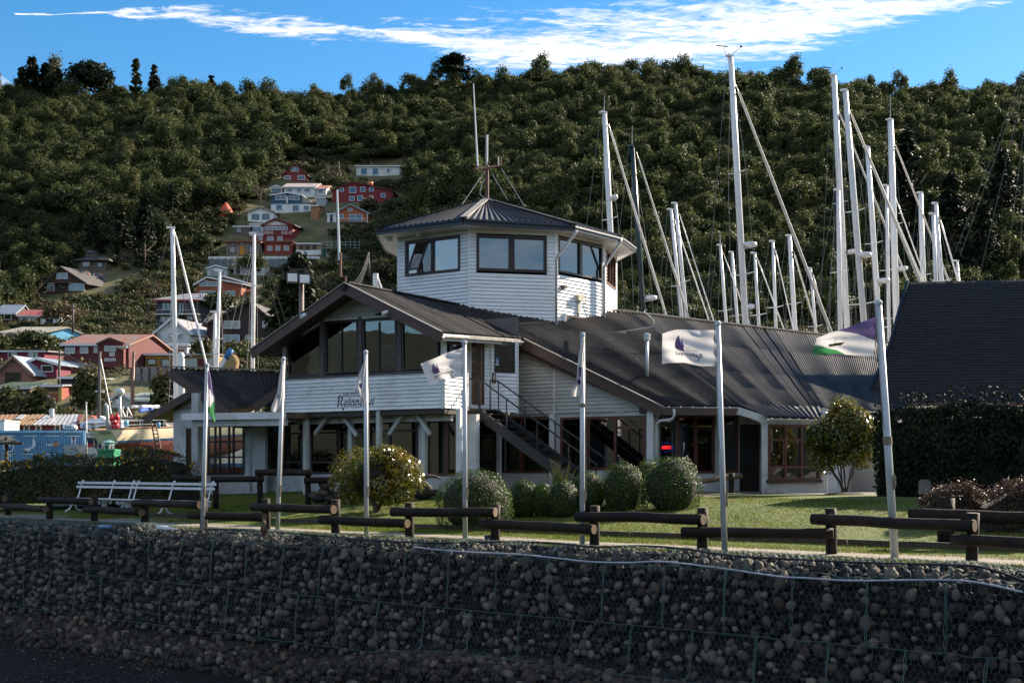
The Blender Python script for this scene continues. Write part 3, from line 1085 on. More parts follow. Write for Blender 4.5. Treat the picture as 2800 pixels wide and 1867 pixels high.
 def hexnet(name, h0, h1, l0, l1, mat_, rad, lift, kk):
  a = 0.062
  dx, dyy = a * math.sqrt(3), a * 1.5
  cache = {}
  def vert(l, h):
   key = (round(l / a * 4), round(h / a * 4))
   if key not in cache:
    l_, h_ = l + rnd.uniform(-.009, .009), h + rnd.uniform(-.009, .009)
    p, n = gab(l_, max(0.0, h_))
    cache[key] = (len(cache), p + n * (lift + rnd.uniform(-.012, .014)))
   return cache[key][0]
  E = set()
  rows = int((h1 - h0) / dyy)
  cols_ = int((l1 - l0) / dx)
  for j in range(rows):
   for i in range(cols_):
    cx = l0 + (i + 0.5 * (j % 2)) * dx
    cy = h0 + j * dyy
    c = [(cx + a * math.cos(R(90 + 60 * t)), cy + a * math.sin(R(90 + 60 * t))) for t in range(6)]
    ids = [vert(*q) for q in c]
    for t in range(6):
     u, v = ids[t], ids[(t + 1) % 6]
     E.add((min(u, v), max(u, v)))
  Pp = np.array([tuple(p) for _, p in sorted(cache.values(), key=lambda t: t[0])])
  E = np.array(sorted(E))
  A, B = Pp[E[:, 0]], Pp[E[:, 1]]
  d = norm(B - A)
  s = norm(np.cross(d, np.array([0.3, 0.2, 0.93])))
  t = np.cross(d, s)
  n = len(E)
  V = np.empty((n, 6, 3))
  for k in range(3):
   an = 2 * math.pi * k / 3
   o_ = (s * math.cos(an) + t * math.sin(an)) * rad
   V[:, k] = A + o_
   V[:, 3 + k] = B + o_
  base = (np.arange(n) * 6).reshape(-1, 1)
  F = np.concatenate([base + np.array([[k, (k + 1) % 3, 3 + (k + 1) % 3, 3 + k]]) for k in range(3)])
  link(name, np_mesh(name, V.reshape(-1, 3), F, mat_), root, kind='stuff')
 hexnet('wire_mesh', 0.05, 3.3, L0, L1, M['wire'], 0.0030, 0.018, 0)
 hexnet('lower_wire_mesh', 3.34, 5.0, L0, L1, M['wire2'], 0.0030, 0.03, 1)
 mb = MB()
 for row in range(3):
  h = 1.1 + 1.02 * row
  pts = []
  for i in range(int((L1 - L0) / .1)):
   p, n = gab(L0 + i * .1, h + .025 * noise.noise(Vector((i * .3, row, 0))))
   pts.append(p + n * (.02 + rnd.uniform(-.012, .012)))
  mb.tube(pts, .008, 4)
  off = 0.6 if row % 2 else 0.0
  l = L0 + off
  while l < L1 and row < 2:
   for s in (-.012, .012):
    pts = []
    for i in range(14):
     p, n = gab(l + s + rnd.uniform(-.012, .012), h + 1.02 * i / 13)
     pts.append(p + n * .022)
    mb.tube(pts, .0065, 4)
   l += 1.2
 l = L0
 while l < L1:
  pts = []
  for i in range(12):
   p, n = gab(l + rnd.uniform(-.012, .012), .1 + i / 12)
   pts.append(p + n * .022)
  mb.tube(pts, .0065, 4)
  l += 2.4
 mb.build('lacing_wire', M['wire'], root)
gabion()
def beach_pebbles():
 n = 6000
 l = nrg.uniform(-18, 4, n)
 q = nrg.uniform(-9, -2.3, n)
 x, y = FO.x + FU.x * l + FN.x * q, FO.y + FU.y * l + FN.y * q
 r = nrg.uniform(.012, .05, n)
 oc = np.array([[1, 0, 0], [-1, 0, 0], [0, 1, 0], [0, -1, 0], [0, 0, .6], [0, 0, -.6]])
 fc = np.array([[0, 2, 4], [2, 1, 4], [1, 3, 4], [3, 0, 4], [2, 0, 5], [1, 2, 5], [3, 1, 5], [0, 3, 5]])
 V = oc[None] * (r[:, None, None] * nrg.uniform(.6, 1.3, (n, 6, 1))) + np.stack([x, y, np.full(n, BEACH + .01) - .06 * np.maximum(0, -q - 5)], 1)[:, None]
 F = fc[None] + (np.arange(n) * 6)[:, None, None]
 me = np_mesh('beach_pebbles', V.reshape(-1, 3), F.reshape(-1, 3), M['stone'][2], 3)
 for k in (0, 3):
  me.materials.append(M['stone'][k])
 mi = np.repeat(nrg.choice([0, 1, 2], n, p=[.72, .2, .08]), 8)
 me.polygons.foreach_set('material_index', mi.astype(np.int32))
 link('beach_pebbles', me, kind='stuff', label='dark wet pebbles scattered on the beach below the wall', cat='pebbles')
beach_pebbles()
def ground_line(pix, zlift, D=None):
 return [G(px, py) + Vector((0, 0, zlift)) for px, py in pix]
def smooth_pts(pts, n=6):
 out = []
 P_ = [pts[0]] + list(pts) + [pts[-1]]
 for i in range(1, len(P_) - 2):
  p0, p1, p2, p3 = P_[i - 1:i + 3]
  for k in range(n):
   t = k / n
   out.append(0.5 * ((2 * p1) + (p2 - p0) * t + (2 * p0 - 5 * p1 + 4 * p2 - p3) * t * t + (3 * p1 - p0 - 3 * p2 + p3) * t ** 3))
 out.append(P_[-2])
 return out
def on_gab(pix, lift):
 """points of the gabion surface seen at photo pixels"""
 out = []
 for px, py in pix:
  best = None
  for h in np.arange(0.0, 3.3, 0.02):
   lo, hi = -25.0, 18.0
   for _ in range(26):
    m_ = (lo + hi) / 2
    p, n = gab(m_, h)
    if CX + FPX * p.x / p.y < px:
     lo = m_
    else:
     hi = m_
   p, n = gab(lo, h)
   e_ = abs(HZ - FPX * (p.z - EYE) / p.y - py)
   if best is None or e_ < best[0]:
    best = (e_, p + n * lift)
  out.append(best[1])
 return out
hp = on_gab([(560, 1449), (700, 1455), (860, 1467), (1000, 1480), (1090, 1486), (1200, 1488), (1330, 1486), (1500, 1489), (1620, 1500), (1740, 1497),
             (1850, 1503), (2000, 1524), (2150, 1533), (2350, 1543), (2520, 1548), (2640, 1552), (2700, 1562), (2800, 1592)], .035)
tag(MB().tube(smooth_pts(hp), .019, 8).build('hose', M['hose'], smooth=True), 'black rubber hose lying along the top edge of the gabion wall', 'hose')
pp = on_gab([(1135, 1500), (1200, 1507), (1300, 1517), (1400, 1521), (1470, 1524), (1540, 1534), (1620, 1541), (1720, 1543), (1800, 1540), (1880, 1546),
             (2000, 1562), (2130, 1575), (2200, 1581), (2330, 1587), (2480, 1590), (2600, 1590), (2690, 1599), (2800, 1617)], .05)
tag(MB().tube(smooth_pts(pp), .017, 8).build('conduit', M['pvc'], smooth=True), 'pale grey plastic conduit tied across the face of the gabion wall', 'conduit')
# ---------------------------------------------------------------- clubhouse
A2, D1, D2 = Vector((-2.146, 38.0)), Vector((0.846, -0.533)), Vector((0.533, 0.846))
def RF(s, w, dz=0.0):
 p = A2 + D1 * s + D2 * w
 return Vector((p.x, p.y, 7.215 - 0.47 * abs(s + 3.036) + dz))
def plan(s, w):
 p = A2 + D1 * s + D2 * w
 return (p.x, p.y)
club = thing('clubhouse', 'white weatherboarded clubhouse with black corrugated roofs and octagonal lookout tower', 'clubhouse', (0, 41, 0.7))
TH = club
wallmb = MB()
def z1(x, y): return 400 + x / 2.3756, 740 + y / 2.3756
def z2(x, y): return 1000 + x / 2.6137, 500 + y / 2.6137
def z3(x, y): return 1200 + x / 2.6137, 900 + y / 2.6137
# ---- front bay facade
FAC = Wall(plan(-6.39, 0), plan(0, 0))
LF = FAC.L
u0, zlow = 0.0, 3.33
zsill = 4.44
siding(FAC, [(0, zlow), (LF, zlow), (LF, zsill), (0, zsill)], 0.118, [], M['board'], TH, mb_wall=wallmb)
ap = FAC.hit(*z1(1335, 172))
tri = [FAC.hit(*z1(1150, 322)), FAC.hit(*z1(1610, 283)), ap]
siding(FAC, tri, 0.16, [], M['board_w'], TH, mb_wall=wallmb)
mb = MB()
FAC.box(mb, -0.10, 0.0, zlow - 0.01, FAC.hit(780, 938)[1], -0.09, 0.035)
FAC.box(mb, LF, LF + 0.09, zlow - 0.01, zsill + .02, -0.09, 0.035)
FAC.box(mb, LF - 0.02, LF + .09, zsill + .02, FAC.hit(1205, 922)[1], -0.14, 0.03)
mb.each('corner_board', M['trim'], TH)
mb = MB()
FAC.box(mb, 0.02, LF - 0.02, zsill, zsill + 0.075, -0.10, 0.05)
mb.build('sill_beam', M['greypost'], TH)
mb = MB()
def fbar(mb_, a, b, w_, n0, n1, W=FAC):
 (ua, za), (ub, zb_) = W.hit(*a), W.hit(*b)
 d = Vector((ub - ua, zb_ - za)).normalized()
 t = Vector((-d.y, d.x)) * (w_ / 2)
 q = [(ua - t.x, za - t.y), (ub - t.x, zb_ - t.y), (ub + t.x, zb_ + t.y), (ua + t.x, za + t.y)]
 mb_.prism([W.pt(u, z, n0) for u, z in q], W.pt(0, 0, n1) - W.pt(0, 0, n0))
fbar(mb, z1(903, 470), z1(1175, 313), 0.10, -0.09, 0.03)
fbar(mb, z1(1160, 322), z1(1615, 292), 0.07, -0.09, 0.028)
fbar(mb, z1(1605, 290), z1(1915, 452), 0.10, -0.09, 0.03)
mb.each('window_head_trim', M['trim'], TH)
bays = [([(922, 485), (1132, 352), (1136, 682), (922, 686)], []),
  ([(1160, 340), (1172, 332), (1372, 320), (1378, 658), (1163, 672)], [1267]),
  ([(1405, 318), (1622, 305), (1630, 650), (1410, 662)], [1511]),
  ([(1660, 318), (1672, 316), (1896, 440), (1900, 632), (1662, 648)], [])]
for pts, divs in bays:
 uz = [FAC.hit(*z1(*p)) for p in pts]
 c = (sum(p[0] for p in uz) / len(uz), sum(p[1] for p in uz) / len(uz))
 mb = MB()
 n = len(uz)
 ins = []
 for p in uz:
  d = Vector((c[0] - p[0], c[1] - p[1]))
  ins.append((p[0] + .055 * (1 if d.x > 0 else -1), p[1] + .06 * (1 if d.y > 0 else -1)))
 for i in range(n):
  q = [uz[i], uz[(i + 1) % n], ins[(i + 1) % n], ins[i]]
  mb.prism([FAC.pt(u, z, 0.012) for u, z in q], FAC.pt(0, 0, -0.08) - FAC.pt(0, 0, 0.0))
 zt = max(p[1] for p in ins) - .01
 zbm = min(p[1] for p in ins)
 for d in divs:
  ud = FAC.hit(*z1(d, 500))[0]
  FAC.box(mb, ud - .02, ud + .02, zbm, zt - .04, -0.065, 0.0)
 fr = mb.build('window', M['wframe'], TH)
 g = MB()
 g.prism([FAC.pt(u, z, -0.035) for u, z in ins], FAC.pt(0, 0, -0.006) - FAC.pt(0, 0, 0))
 g.build('pane', M['glass'], fr)
for a_, b_ in ((1132, 1158), (1378, 1404), (1630, 1658)):
 mb = MB()
 ua, zb_ = FAC.hit(*z1(a_, 665))
 ub = FAC.hit(*z1(b_, 665))[0]
 FAC.box(mb, ua, ub, zsill + .075, FAC.hit(*z1(a_, 300))[1], -0.12, 0.03)
 mb.build('window_post', M['greypost'], TH)
# ---- bay right side: parapet, upper corner glass
RET = Wall(plan(0.095, 0), plan(0.095, 1.2))
siding(RET, [(0, zlow), (1.2, zlow), (1.2, zsill - .02), (0, zsill - .02)], 0.118, [], M['board'], TH, mb_wall=wallmb)
mb = MB()
RET.box(mb, -0.02, 1.24, zsill - .02, zsill + .05, -0.1, 0.05)
RET.box(mb, 1.2, 1.28, zlow - .01, zsill - .02, -0.1, 0.03)
mb.build('parapet_cap', M['trim'], TH)
zu = 5.38
window(RET, 0.05, 1.2, zsill + .05, zu, TH, M['wframe'], M['glass'], us=(), fw=.06, n=-.02)
pa, pb = P(1263, 1000, 40.2), P(1412, 1000, 41.0)
DW = Wall((pa.x, pa.y), (pb.x, pb.y))
zland = 3.40
def r4(x0, y0, x1, y1, W=DW, n=0.0): return W.rect(x0, y0, x1, y1, n)
k4 = lambda x, y: (1260 + x / 6.535, 900 + y / 6.535)
dr = r4(*k4(182, 205), *k4(420, 1350))
wn = r4(*k4(590, 228), *k4(965, 785))
ztop = DW.hit(1340, 931)[1]
siding(DW, [(0, zland - .08), (DW.L, zland - .08), (DW.L, ztop), (0, ztop)], 0.118, [dr, wn], M['board'], TH, mb_wall=wallmb)
mb = MB()
DW.box(mb, DW.L, DW.L + .07, zland - .1, ztop, -0.5, 0.03)
DW.box(mb, dr[0] - .05, dr[0], zland, ztop, -.05, .04)
DW.box(mb, *[DW.hit(*k4(x, 600))[0] for x in (518, 545)], zland, ztop, -.05, .05)
mb.each('corner_board', M['trim'], TH)
mb = MB()
DW.box(mb, dr[0], dr[1], dr[2], dr[3], -.09, -.04)
door = mb.build('door', M['door'], TH)
mb = MB()
dw_, dh = dr[1] - dr[0], dr[3] - dr[2]
for i in range(2):
 for j in range(4):
  a0 = dr[0] + .05 + i * dw_ * .34
  b0 = dr[2] + dh * (.40 + .148 * j)
  DW.box(mb, a0, a0 + dw_ * .24, b0, b0 + dh * .115, -.05, -.034)
mb.build('door_glazing', M['glass_d'], door)
mb = MB()
for i in range(3):
 a0 = dr[0] + .05 + i * dw_ * .22
 DW.box(mb, a0, a0 + dw_ * .17, dr[2] + .1, dr[2] + dh * .36, -.045, -.03)
mb.build('door_panel', M['door'], door)
MB().tube([DW.pt(dr[1] - .12, dr[2] + dh * .36, .0), DW.pt(dr[1] - .12, dr[2] + dh * .46, .0)], .014, 6).build('door_handle', M['black'], door)
window(DW, *wn, TH, M['wframe'], M['glass'], fw=.05, n=.02)
mb = MB()
DW.box(mb, *r4(*k4(608, 490), *k4(678, 650)), .012, .018)
st = mb.build('membership_sticker', mat('blue_sticker', (0.02, 0.07, 0.22), None, rough=.5), TH)
mb = MB()
q = r4(*k4(628, 545), *k4(655, 600))
c = DW.pt((q[0] + q[1]) / 2, (q[2] + q[3]) / 2, .02)
mb.prism([c + Vector((math.cos(t) * .045, 0, math.sin(t) * .07)) for t in np.linspace(0, 6.28, 9)[:-1]], (0, -.002, 0))
DW.box(mb, *r4(*k4(608, 622), *k4(678, 645)), .0185, .020)
mb.build('sticker_emblem', M['trim'], st)
mb = MB()
DW.box(mb, *r4(*k4(550, 788), *k4(612, 960)), .025, .07)
nb = mb.build('notice_frame', M['rframe'], TH)
mb = MB()
DW.box(mb, *r4(*k4(572, 815), *k4(592, 930)), .071, .074)
mb.build('notice', M['trim'], nb)
# ---- long gable side beyond the stairs
W5 = Wall(plan(-1.6, 5.25), plan(5.0, 5.25))
bot = W5.hit(1500, 1131)[1]
poly = [(W5.hit(1412, 1131)[0], bot), (W5.hit(1748, 1131)[0], bot), W5.hit(1748, 1083), W5.hit(1440, 930), (W5.hit(1412, 930)[0], W5.hit(1412, 925)[1])]
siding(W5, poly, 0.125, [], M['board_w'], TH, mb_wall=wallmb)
mb = MB()
for x in (1411, 1516):
 u = W5.hit(x, 1100)[0]
 zt = W5.hit(x, {1411: 930, 1516: 975}[x])[1]
 W5.box(mb, u - .04, u + .04, bot - .01, zt, 0.0, .035)
mb.each('batten', M['trim'], TH)
mb = MB()
poly2 = [W5.hit(1748, 1131), W5.hit(1812, 1131), W5.hit(1812, 1110), W5.hit(1748, 1082)]
mb.prism([W5.pt(u, z, .0) for u, z in poly2], W5.pt(0, 0, -.1) - W5.pt(0, 0, 0))
mb.build('eave_box', M['fascia'], TH)
# ---- roofs
roof = thing('roof', None, None, RF(-3.036, 0))
roof.parent = TH
roof.matrix_parent_inverse = Matrix.Translation(-TH.location)
OV = -0.9
lz = .05
corrugated('bay', RF(-3.036, OV, lz), RF(-3.036, 4.93, lz), RF(.645, OV, lz), RF(-.13, 4.93, lz), roof, M['roof'], sheet=.76)
corrugated('bay_left', RF(-3.036, OV, lz), RF(-3.036, 5.0, lz), RF(-7.0, OV, lz), RF(-7.0, 5.0, lz), roof, M['roof'])
T1 = P(1690, 853, 48) + Vector((0, 0, .02))
wdir = Vector((.758, .652, 0))
hdir = Vector((.652, -.758, -.40))
def WG(a_, t):
 return Vector((4.09, 48.0, 7.53)) + wdir * a_ + hdir * t
def tq(px, py):
 """(a, t) of the wing roof plane seen at a photo pixel"""
 d = Vector(((px - CX) / FPX, 1, (HZ - py) / FPX))
 n = wdir.cross(hdir)
 o = Vector((0, 0, EYE))
 k = (Vector((4.09, 48.0, 7.53)) - o).dot(n) / d.dot(n)
 p = o + d * k - Vector((4.09, 48.0, 7.53))
 t = p.dot(Vector((.652, -.758, 0)))
 return p.dot(wdir), t
E0 = RF(5.06, 5.0, .05)
E1 = P(2020, 1109, 38.9)
corrugated('main', RF(-3.036, 4.93, lz), WG(0, 0), E0, E1, roof, M['roof'], sheet=.76, rows=2)
et = tq(2176, 1107)[1]
eb0 = tq(2176, 1107)[0]
corrugated('wing', WG(0, 0), WG(20.2, 0), E1, WG(3.6, et + .1), roof, M['roof'], sheet=.76, rows=3)
Q0, Q1 = P(2020, 1109, 38.7), P(2240, 1112, 38.9)
Q2, Q3 = P(2098, 1139, 36.9), P(2250, 1142, 37.6)
corrugated('porch', Q0 + Vector((0, 0, .03)), Q1, Q2, Q3, roof, M['roof'], sheet=.8)
mb = MB()
for s0, s1, w0, w1 in ((-3.036, .645, OV, 4.9), (-7.0, -3.036, OV, 5.0)):
 b = [RF(s0, w0, -.09), RF(s1, w0, -.09), RF(s1, w1, -.09), RF(s0, w1, -.09)]
 if s0 == -3.036:
  b[2] = RF(-.13, w1, -.09)
 mb.hexa(b, [p + Vector((0, 0, .085)) for p in b])
b = [RF(-3.0, 4.95, -.7), E0 + Vector((-.1, .1, -.22)), E1 + Vector((-.1, .25, -.3)), WG(0, .1) + Vector((0, 0, -.7))]
mb.hexa(b, [p + Vector((0, 0, .07)) for p in b])
b = [WG(0, .1) + Vector((0, 0, -.5)), E1 + Vector((0, .25, -.3)), WG(3.4, et) + Vector((0, 0, -.2)), WG(20, .1) + Vector((0, 0, -.5))]
mb.hexa(b, [p + Vector((0, 0, .07)) for p in b])
mb.build('soffit', M['soffit'], TH)
mb = MB()
def barge(a, b, h=.30, t=.05):
 a, b = Vector(a), Vector(b)
 d = (b - a).normalized()
 mb.bar(a - Vector((0, 0, h / 2 - .05)), b - Vector((0, 0, h / 2 - .05)), t, h, Vector((0, 0, 1)))
barge(RF(-3.06, OV - .03), RF(.66, OV - .03))
barge(RF(-3.01, OV - .035), RF(-7.02, OV - .035))
barge(RF(-.2, 4.97), RF(5.06, 4.97), .34)
mb.each('barge_board', M['fascia'], roof)
mb = MB()
for a_, b_ in ((RF(-3.036, OV - .05, .075), RF(.66, OV - .05, .075)), (RF(-3.036, OV - .05, .075), RF(-7.02, OV - .05, .075)), (RF(-.1, 4.93, .07), RF(5.1, 4.93, .07))):
 mb.bar(a_, b_, .10, .03)
mb.each('roof_edge_flashing', M['ridge'], roof)
mb = MB()
mb.bar(WG(-.2, 0) + Vector((0, 0, .06)), WG(20.3, 0) + Vector((0, 0, .06)), .30, .05)
mb.build('ridge_cap', M['ridge'], roof)
mb = MB()
mb.bar(RF(-3.036, OV, .09), RF(-3.036, 5.2, .09), .26, .04)
mb.box(RF(-3.036, OV - .1, -.08), (.16, .12, .16), R(-32))
mb.build('ridge_cap', M['roof'], roof)
def gutter(a, b, r=.065, name='gutter', m_=None):
 a, b = Vector(a), Vector(b)
 mb_ = MB()
 d = (b - a).normalized()
 s = Vector((d.y, -d.x, 0)).normalized()
 n = 7
 o = len(mb_.v)
 for p in (a, b):
  for k in range(n + 1):
   t = math.pi * k / n
   mb_.v.append(tuple(p + s * (r * math.cos(t)) + Vector((0, 0, -r * math.sin(t)))))
  for k in range(n + 1):
   t = math.pi * (1 - k / n)
   mb_.v.append(tuple(p + s * ((r - .008) * math.cos(t)) + Vector((0, 0, -(r - .008) * math.sin(t) + .001))))
 m2 = 2 * (n + 1)
 for k in range(m2):
  mb_.f.append((o + k, o + (k + 1) % m2, o + m2 + (k + 1) % m2, o + m2 + k))
 for e_ in (0, m2):
  for k in range(n):
   mb_.f.append((o + e_ + k, o + e_ + k + 1, o + e_ + m2 - 2 - k, o + e_ + m2 - 1 - k))
 for t in np.arange(.08, 1, .16):
  p = a.lerp(b, float(t))
  mb_.bar(p + s * r * 1.05 - Vector((0, 0, .01)), p - s * r + Vector((0, 0, .02)), .02, .012)
  mb_.tube([p + s * (r * 1.07 * math.cos(x)) - Vector((0, 0, r * 1.07 * math.sin(x))) for x in np.linspace(0, 3.14, 7)], .009, 4)
 return mb_.build(name, m_ or M['gutter'], roof)
gutter(P(1812, 1113, 39.2), P(2020, 1113, 38.5))
gutter(P(2100, 1144, 36.8), P(2250, 1147, 37.4))
gutter(P(2178, 1112, 38.5), WG(3.4, et + .12) + Vector((0, 0, -.05)))
gutter(RF(.70, OV, -.03), RF(-.10, 4.9, -.03), .075)
mb = MB()
mb.bar(RF(.63, OV + .05, -.10), RF(-.17, 4.85, -.10), .04, .20)
mb.build('gutter_board', M['trim'], roof)
pts = [P(1843, 1118, 39), P(1844, 1135, 39), P(1838, 1146, 39.05), P(1806, 1150, 39.3), P(1796, 1158, 39.4), P(1795, 1200, 39.4), P(1795, 1300, 39.4)]
MB().tube(pts, .045, 8).build('down_pipe', M['gutter'], TH, smooth=True)
MB().tube([P(1766, 1134, 41.2), P(1776, 1140, 41), P(1778, 1160, 41), P(1778, 1310, 41)], .045, 8).build('down_pipe', M['gutter'], TH, smooth=True)
mb = MB()
mb.tube([P(1770, 1048, 41.0), P(1769, 925, 41.0)], .055, 10)
fl = mb.build('flue', M['galv'], TH, smooth=True)
MB().lathe(P(1769, 930, 41.0), [(.04, -.05), (.105, 0), (.105, .13), (.12, .14), (.12, .2), (.02, .24)], 12).build('flue_cowl', M['galv'], fl)
mb = MB()
def on_main(px, py):
 T0_, T1_, B0_, B1_ = RF(-3.036, 4.93, lz), WG(0, 0), E0, E1
 n = (T1_ - T0_).cross(B0_ - T0_).normalized()
 d = Vector(((px - CX) / FPX, 1, (HZ - py) / FPX))
 o = Vector((0, 0, EYE))
 n2 = (B1_ - B0_).cross(T0_ - B0_).normalized()
 n = (n + n2).normalized()
 c = (T0_ + T1_ + B0_ + B1_) / 4
 return o + d * ((c - o).dot(n) / d.dot(n))
b = [on_main(1674, 1015), on_main(1708, 1012), on_main(1824, 1064), on_main(1782, 1068)]
mb.hexa([p + Vector((0, 0, .03)) for p in b], [p + Vector((0, 0, .075)) for p in b])
mb.build('flashing_sheet', M['ridge'], roof)
MB().bar(on_main(1518, 948) + Vector((0, 0, .08)), on_main(1682, 960) + Vector((0, 0, .08)), .07, .05).build('snow_batten', M['greypost'], roof)
MB().bar(on_main(1585, 914) + Vector((0, 0, .08)), on_main(1708, 916) + Vector((0, 0, .08)), .12, .03).build('flashing_strip', M['ridge'], roof)
cb = [on_main(1690, 914), on_main(1735, 908), on_main(1780, 900), on_main(1788, 888), on_main(1778, 872), P(1762, 858, 47.6), P(1770, 852, 47.9)]
MB().tube(smooth_pts([p + Vector((0, 0, .08)) for p in cb]), .018, 5).build('roof_cable', M['trim'], TH)
MB().tube([P(2410, 985, 42), P(2410, 1045, 42)], .07, 8).build('vent_pipe', M['black'], TH)
MB().box(P(2410, 983, 42), (.24, .24, .14)).build('vent_cap', M['black'], TH)
for (x, y, x2, y2) in ((1030, 285, 1005, 298), (1580, 262, 1535, 278)):
 a_, b_ = P(*z1(x, y), 38.0), P(*z1(x2, y2), 37.8)
 MB().tube([a_, b_], .06, 8).build('security_camera', M['metal_w'], TH)
# ---- tower
tpx = [(1090, None), (1282, 44.0), (1518, 44.65), (1648, 46.05), (1685, 48.7)]
TV = [Vector((-4.17, 45.7)), Vector((-1.527, 44.0)), Vector((1.55, 44.65)), Vector((3.41, 46.87)), Vector((4.16, 49.67))]
ctr = Vector((-0.2, 48.4))
back = [Vector((3.3, 52.0)), Vector((1.0, 53.2)), Vector((-1.8, 52.8)), Vector((-3.6, 51.2)), Vector((-4.25, 48.4))]
TP = TV + back
ZT = 10.02
tw_faces = []
for i in range(4):
 W = Wall(TV[i], TV[i + 1])
 tw_faces.append(W)
wins = {}
r_ = tw_faces[0].rect(*z2(285, 398), *z2(678, 650)); wins[0] = [r_]
r_ = tw_faces[1].rect(*z2(790, 380), *z2(1293, 636)); wins[1] = [r_]
r_ = tw_faces[2].rect(*z2(1374, 422), *z2(1687, 668)); wins[2] = [r_]
r2 = tw_faces[2].rect(*z2(1422, 962), *z2(1670, 1052)); wins[2].append(r2)
r_ = tw_faces[3].rect(*z2(1716, 505), *z2(1780, 705)); wins[3] = [(max(.2, r_[0]), min(r_[1], tw_faces[3].L - .15), wins[2][0][2], wins[2][0][3])]
zbot = [6.6, 5.6, 5.4, 6.0]
for i, W in enumerate(tw_faces):
 siding(W, [(0, zbot[i]), (W.L, zbot[i]), (W.L, ZT), (0, ZT)], 0.128, wins[i], M['board_t'], TH, mb_wall=wallmb)
mb = MB()
for i in range(5):
 p = TV[i]
 d = (p - ctr).normalized()
 mb.tube([(p.x + d.x * .005, p.y + d.y * .005, 5.4), (p.x + d.x * .005, p.y + d.y * .005, ZT)], .05, 6)
mb.each('corner_board', M['board_t'], TH)
for i in range(len(back) + 1):
 pl = [TV[4]] + back + [TV[0]]
 W = Wall(pl[i], pl[i + 1])
 mb = MB()
 W.box(mb, 0, W.L, 5.0, ZT, -.1, 0)
 mb.build('tower_back_wall', M['board_t'], TH)
window(tw_faces[0], *wins[0][0], TH, M['wframe'], M['glass_t'], us=(.22, .50), fw=.09, mw=.10, n=.05)
W = tw_faces[1]
a_, b_, c_, d_ = wins[1][0]
mid = W.hit(*z2(1042, 500))[0]
window(W, a_, mid, c_, d_, TH, M['wframe'], M['glass_t'], fw=.10, n=.05)
window(W, mid + .004, b_, c_, d_, TH, M['wframe'], M['glass_t'], fw=.10, n=.05)
W = tw_faces[2]
a_, b_, c_, d_ = wins[2][0]
mid = W.hit(*z2(1532, 540))[0]
window(W, a_, mid, c_, d_, TH, M['wframe'], M['glass_t'], fw=.07, n=.05)
window(W, mid + .004, b_, c_, d_, TH, M['wframe'], M['glass_t'], fw=.07, n=.05)
window(W, *wins[2][1], TH, M['rframe'], M['glass_t'], us=(.48,), fw=.06, n=.08)
window(tw_faces[3], *wins[3][0], TH, M['rframe'], M['glass_t'], us=(.33, .66), fw=.08, n=.05)
W = tw_faces[0]
q = [W.hit(*z2(*p)) for p in ((375, 432), (455, 420), (428, 622), (352, 635))]
off = [.08, .08, .42, .42]
mb = MB()
pts = [W.pt(u, z, o_) for (u, z), o_ in zip(q, off)]
for i in range(4):
 mb.bar(pts[i], pts[(i + 1) % 4], .05, .06, W.pt(0, 0, 1) - W.pt(0, 0, 0))
sash = mb.build('open_sash', M['wframe'], TH)
mb = MB()
mb.prism(pts, (0, .01, 0))
mb.build('pane', M['glass_t'], sash)
EC = [P(1030.6, 643, 45.2), P(1268, 613, 43.2), P(1570, 630, 44.4), P(1702, 665, 46.8), P(1737, 690, 48.8)]
ZE = 9.97
EC = [Vector((p.x, p.y, ZE)) for p in EC]
for b_ in back:
 d = (b_ - ctr)
 q = ctr + d * 1.17
 EC.append(Vector((q.x, q.y, ZE)))
apex = P(1330, 546, 47.8)
mb = MB()
mb.poly([p + Vector((0, 0, .0)) for p in EC])
mb.build('tower_soffit', M['board_t'], TH)
mb = MB()
n = len(EC)
for i in range(n):
 a_, b_ = EC[i], EC[(i + 1) % n]
 mb.bar(a_ + Vector((0, 0, .09)), b_ + Vector((0, 0, .09)), .06, .20)
 mb.tube([a_ + Vector((0, 0, .14)), b_ + Vector((0, 0, .14))], .07, 6)
mb.build('tower_fascia', M['navy'], TH)
tr = thing('tower_roof', None, None, apex)
tr.parent = TH
tr.matrix_parent_inverse = Matrix.Translation(-TH.location)
for i in range(n):
 a_, b_ = EC[i] + Vector((0, 0, .21)), EC[(i + 1) % n] + Vector((0, 0, .21))
 corrugated('tr', apex.lerp(a_, .012), apex.lerp(b_, .012), a_, b_, tr, M['roof_t'], pitch=.24, amp=.032, sheet=9)
 MB().bar(apex + Vector((0, 0, .05)), a_ + Vector((0, 0, .05)), .26, .03).build('hip_cap', M['ridge'] if i in (1, 3) else M['roof_t'], tr)
MB().lathe(apex, [(.3, -.08), (.16, .05), (.05, .1)], 10).build('apex_cap', M['roof_t'], tr)
for pts in ([(1505, 340, 44.2), (1503, 352, 44.2), (1368, 530, 44.25), (1362, 560, 44.3), (1362, 1030, 44.3)],
   [(1826, 398, 46.7), (1822, 420, 46.6), (1706, 600, 46.75), (1704, 625, 46.7), (1704, 1075, 46.7)]):
 pp_ = []
 for x, y, D in pts:
  pp_.append(P(*z2(x, y), D))
 MB().tube(pp_, .05, 8).build('down_pipe', M['pipe'], TH, smooth=True)
W = tw_faces[2]
mb = MB()
W.box(mb, *W.rect(*z2(1497, 803), *z2(1537, 845)), .02, .16)
W.box(mb, *W.rect(*z2(1507, 845), *z2(1522, 935)), .02, .08)
mb.build('meter_box', mat('cream_plastic', (.55, .52, .38), None, rough=.5), TH)
MB().tube([W.pt(*W.hit(*z2(x, y)), .05) for x, y in ((1512, 935), (1516, 1040), (1522, 1070))], .025, 6).build('cable_duct', M['rust'], TH)
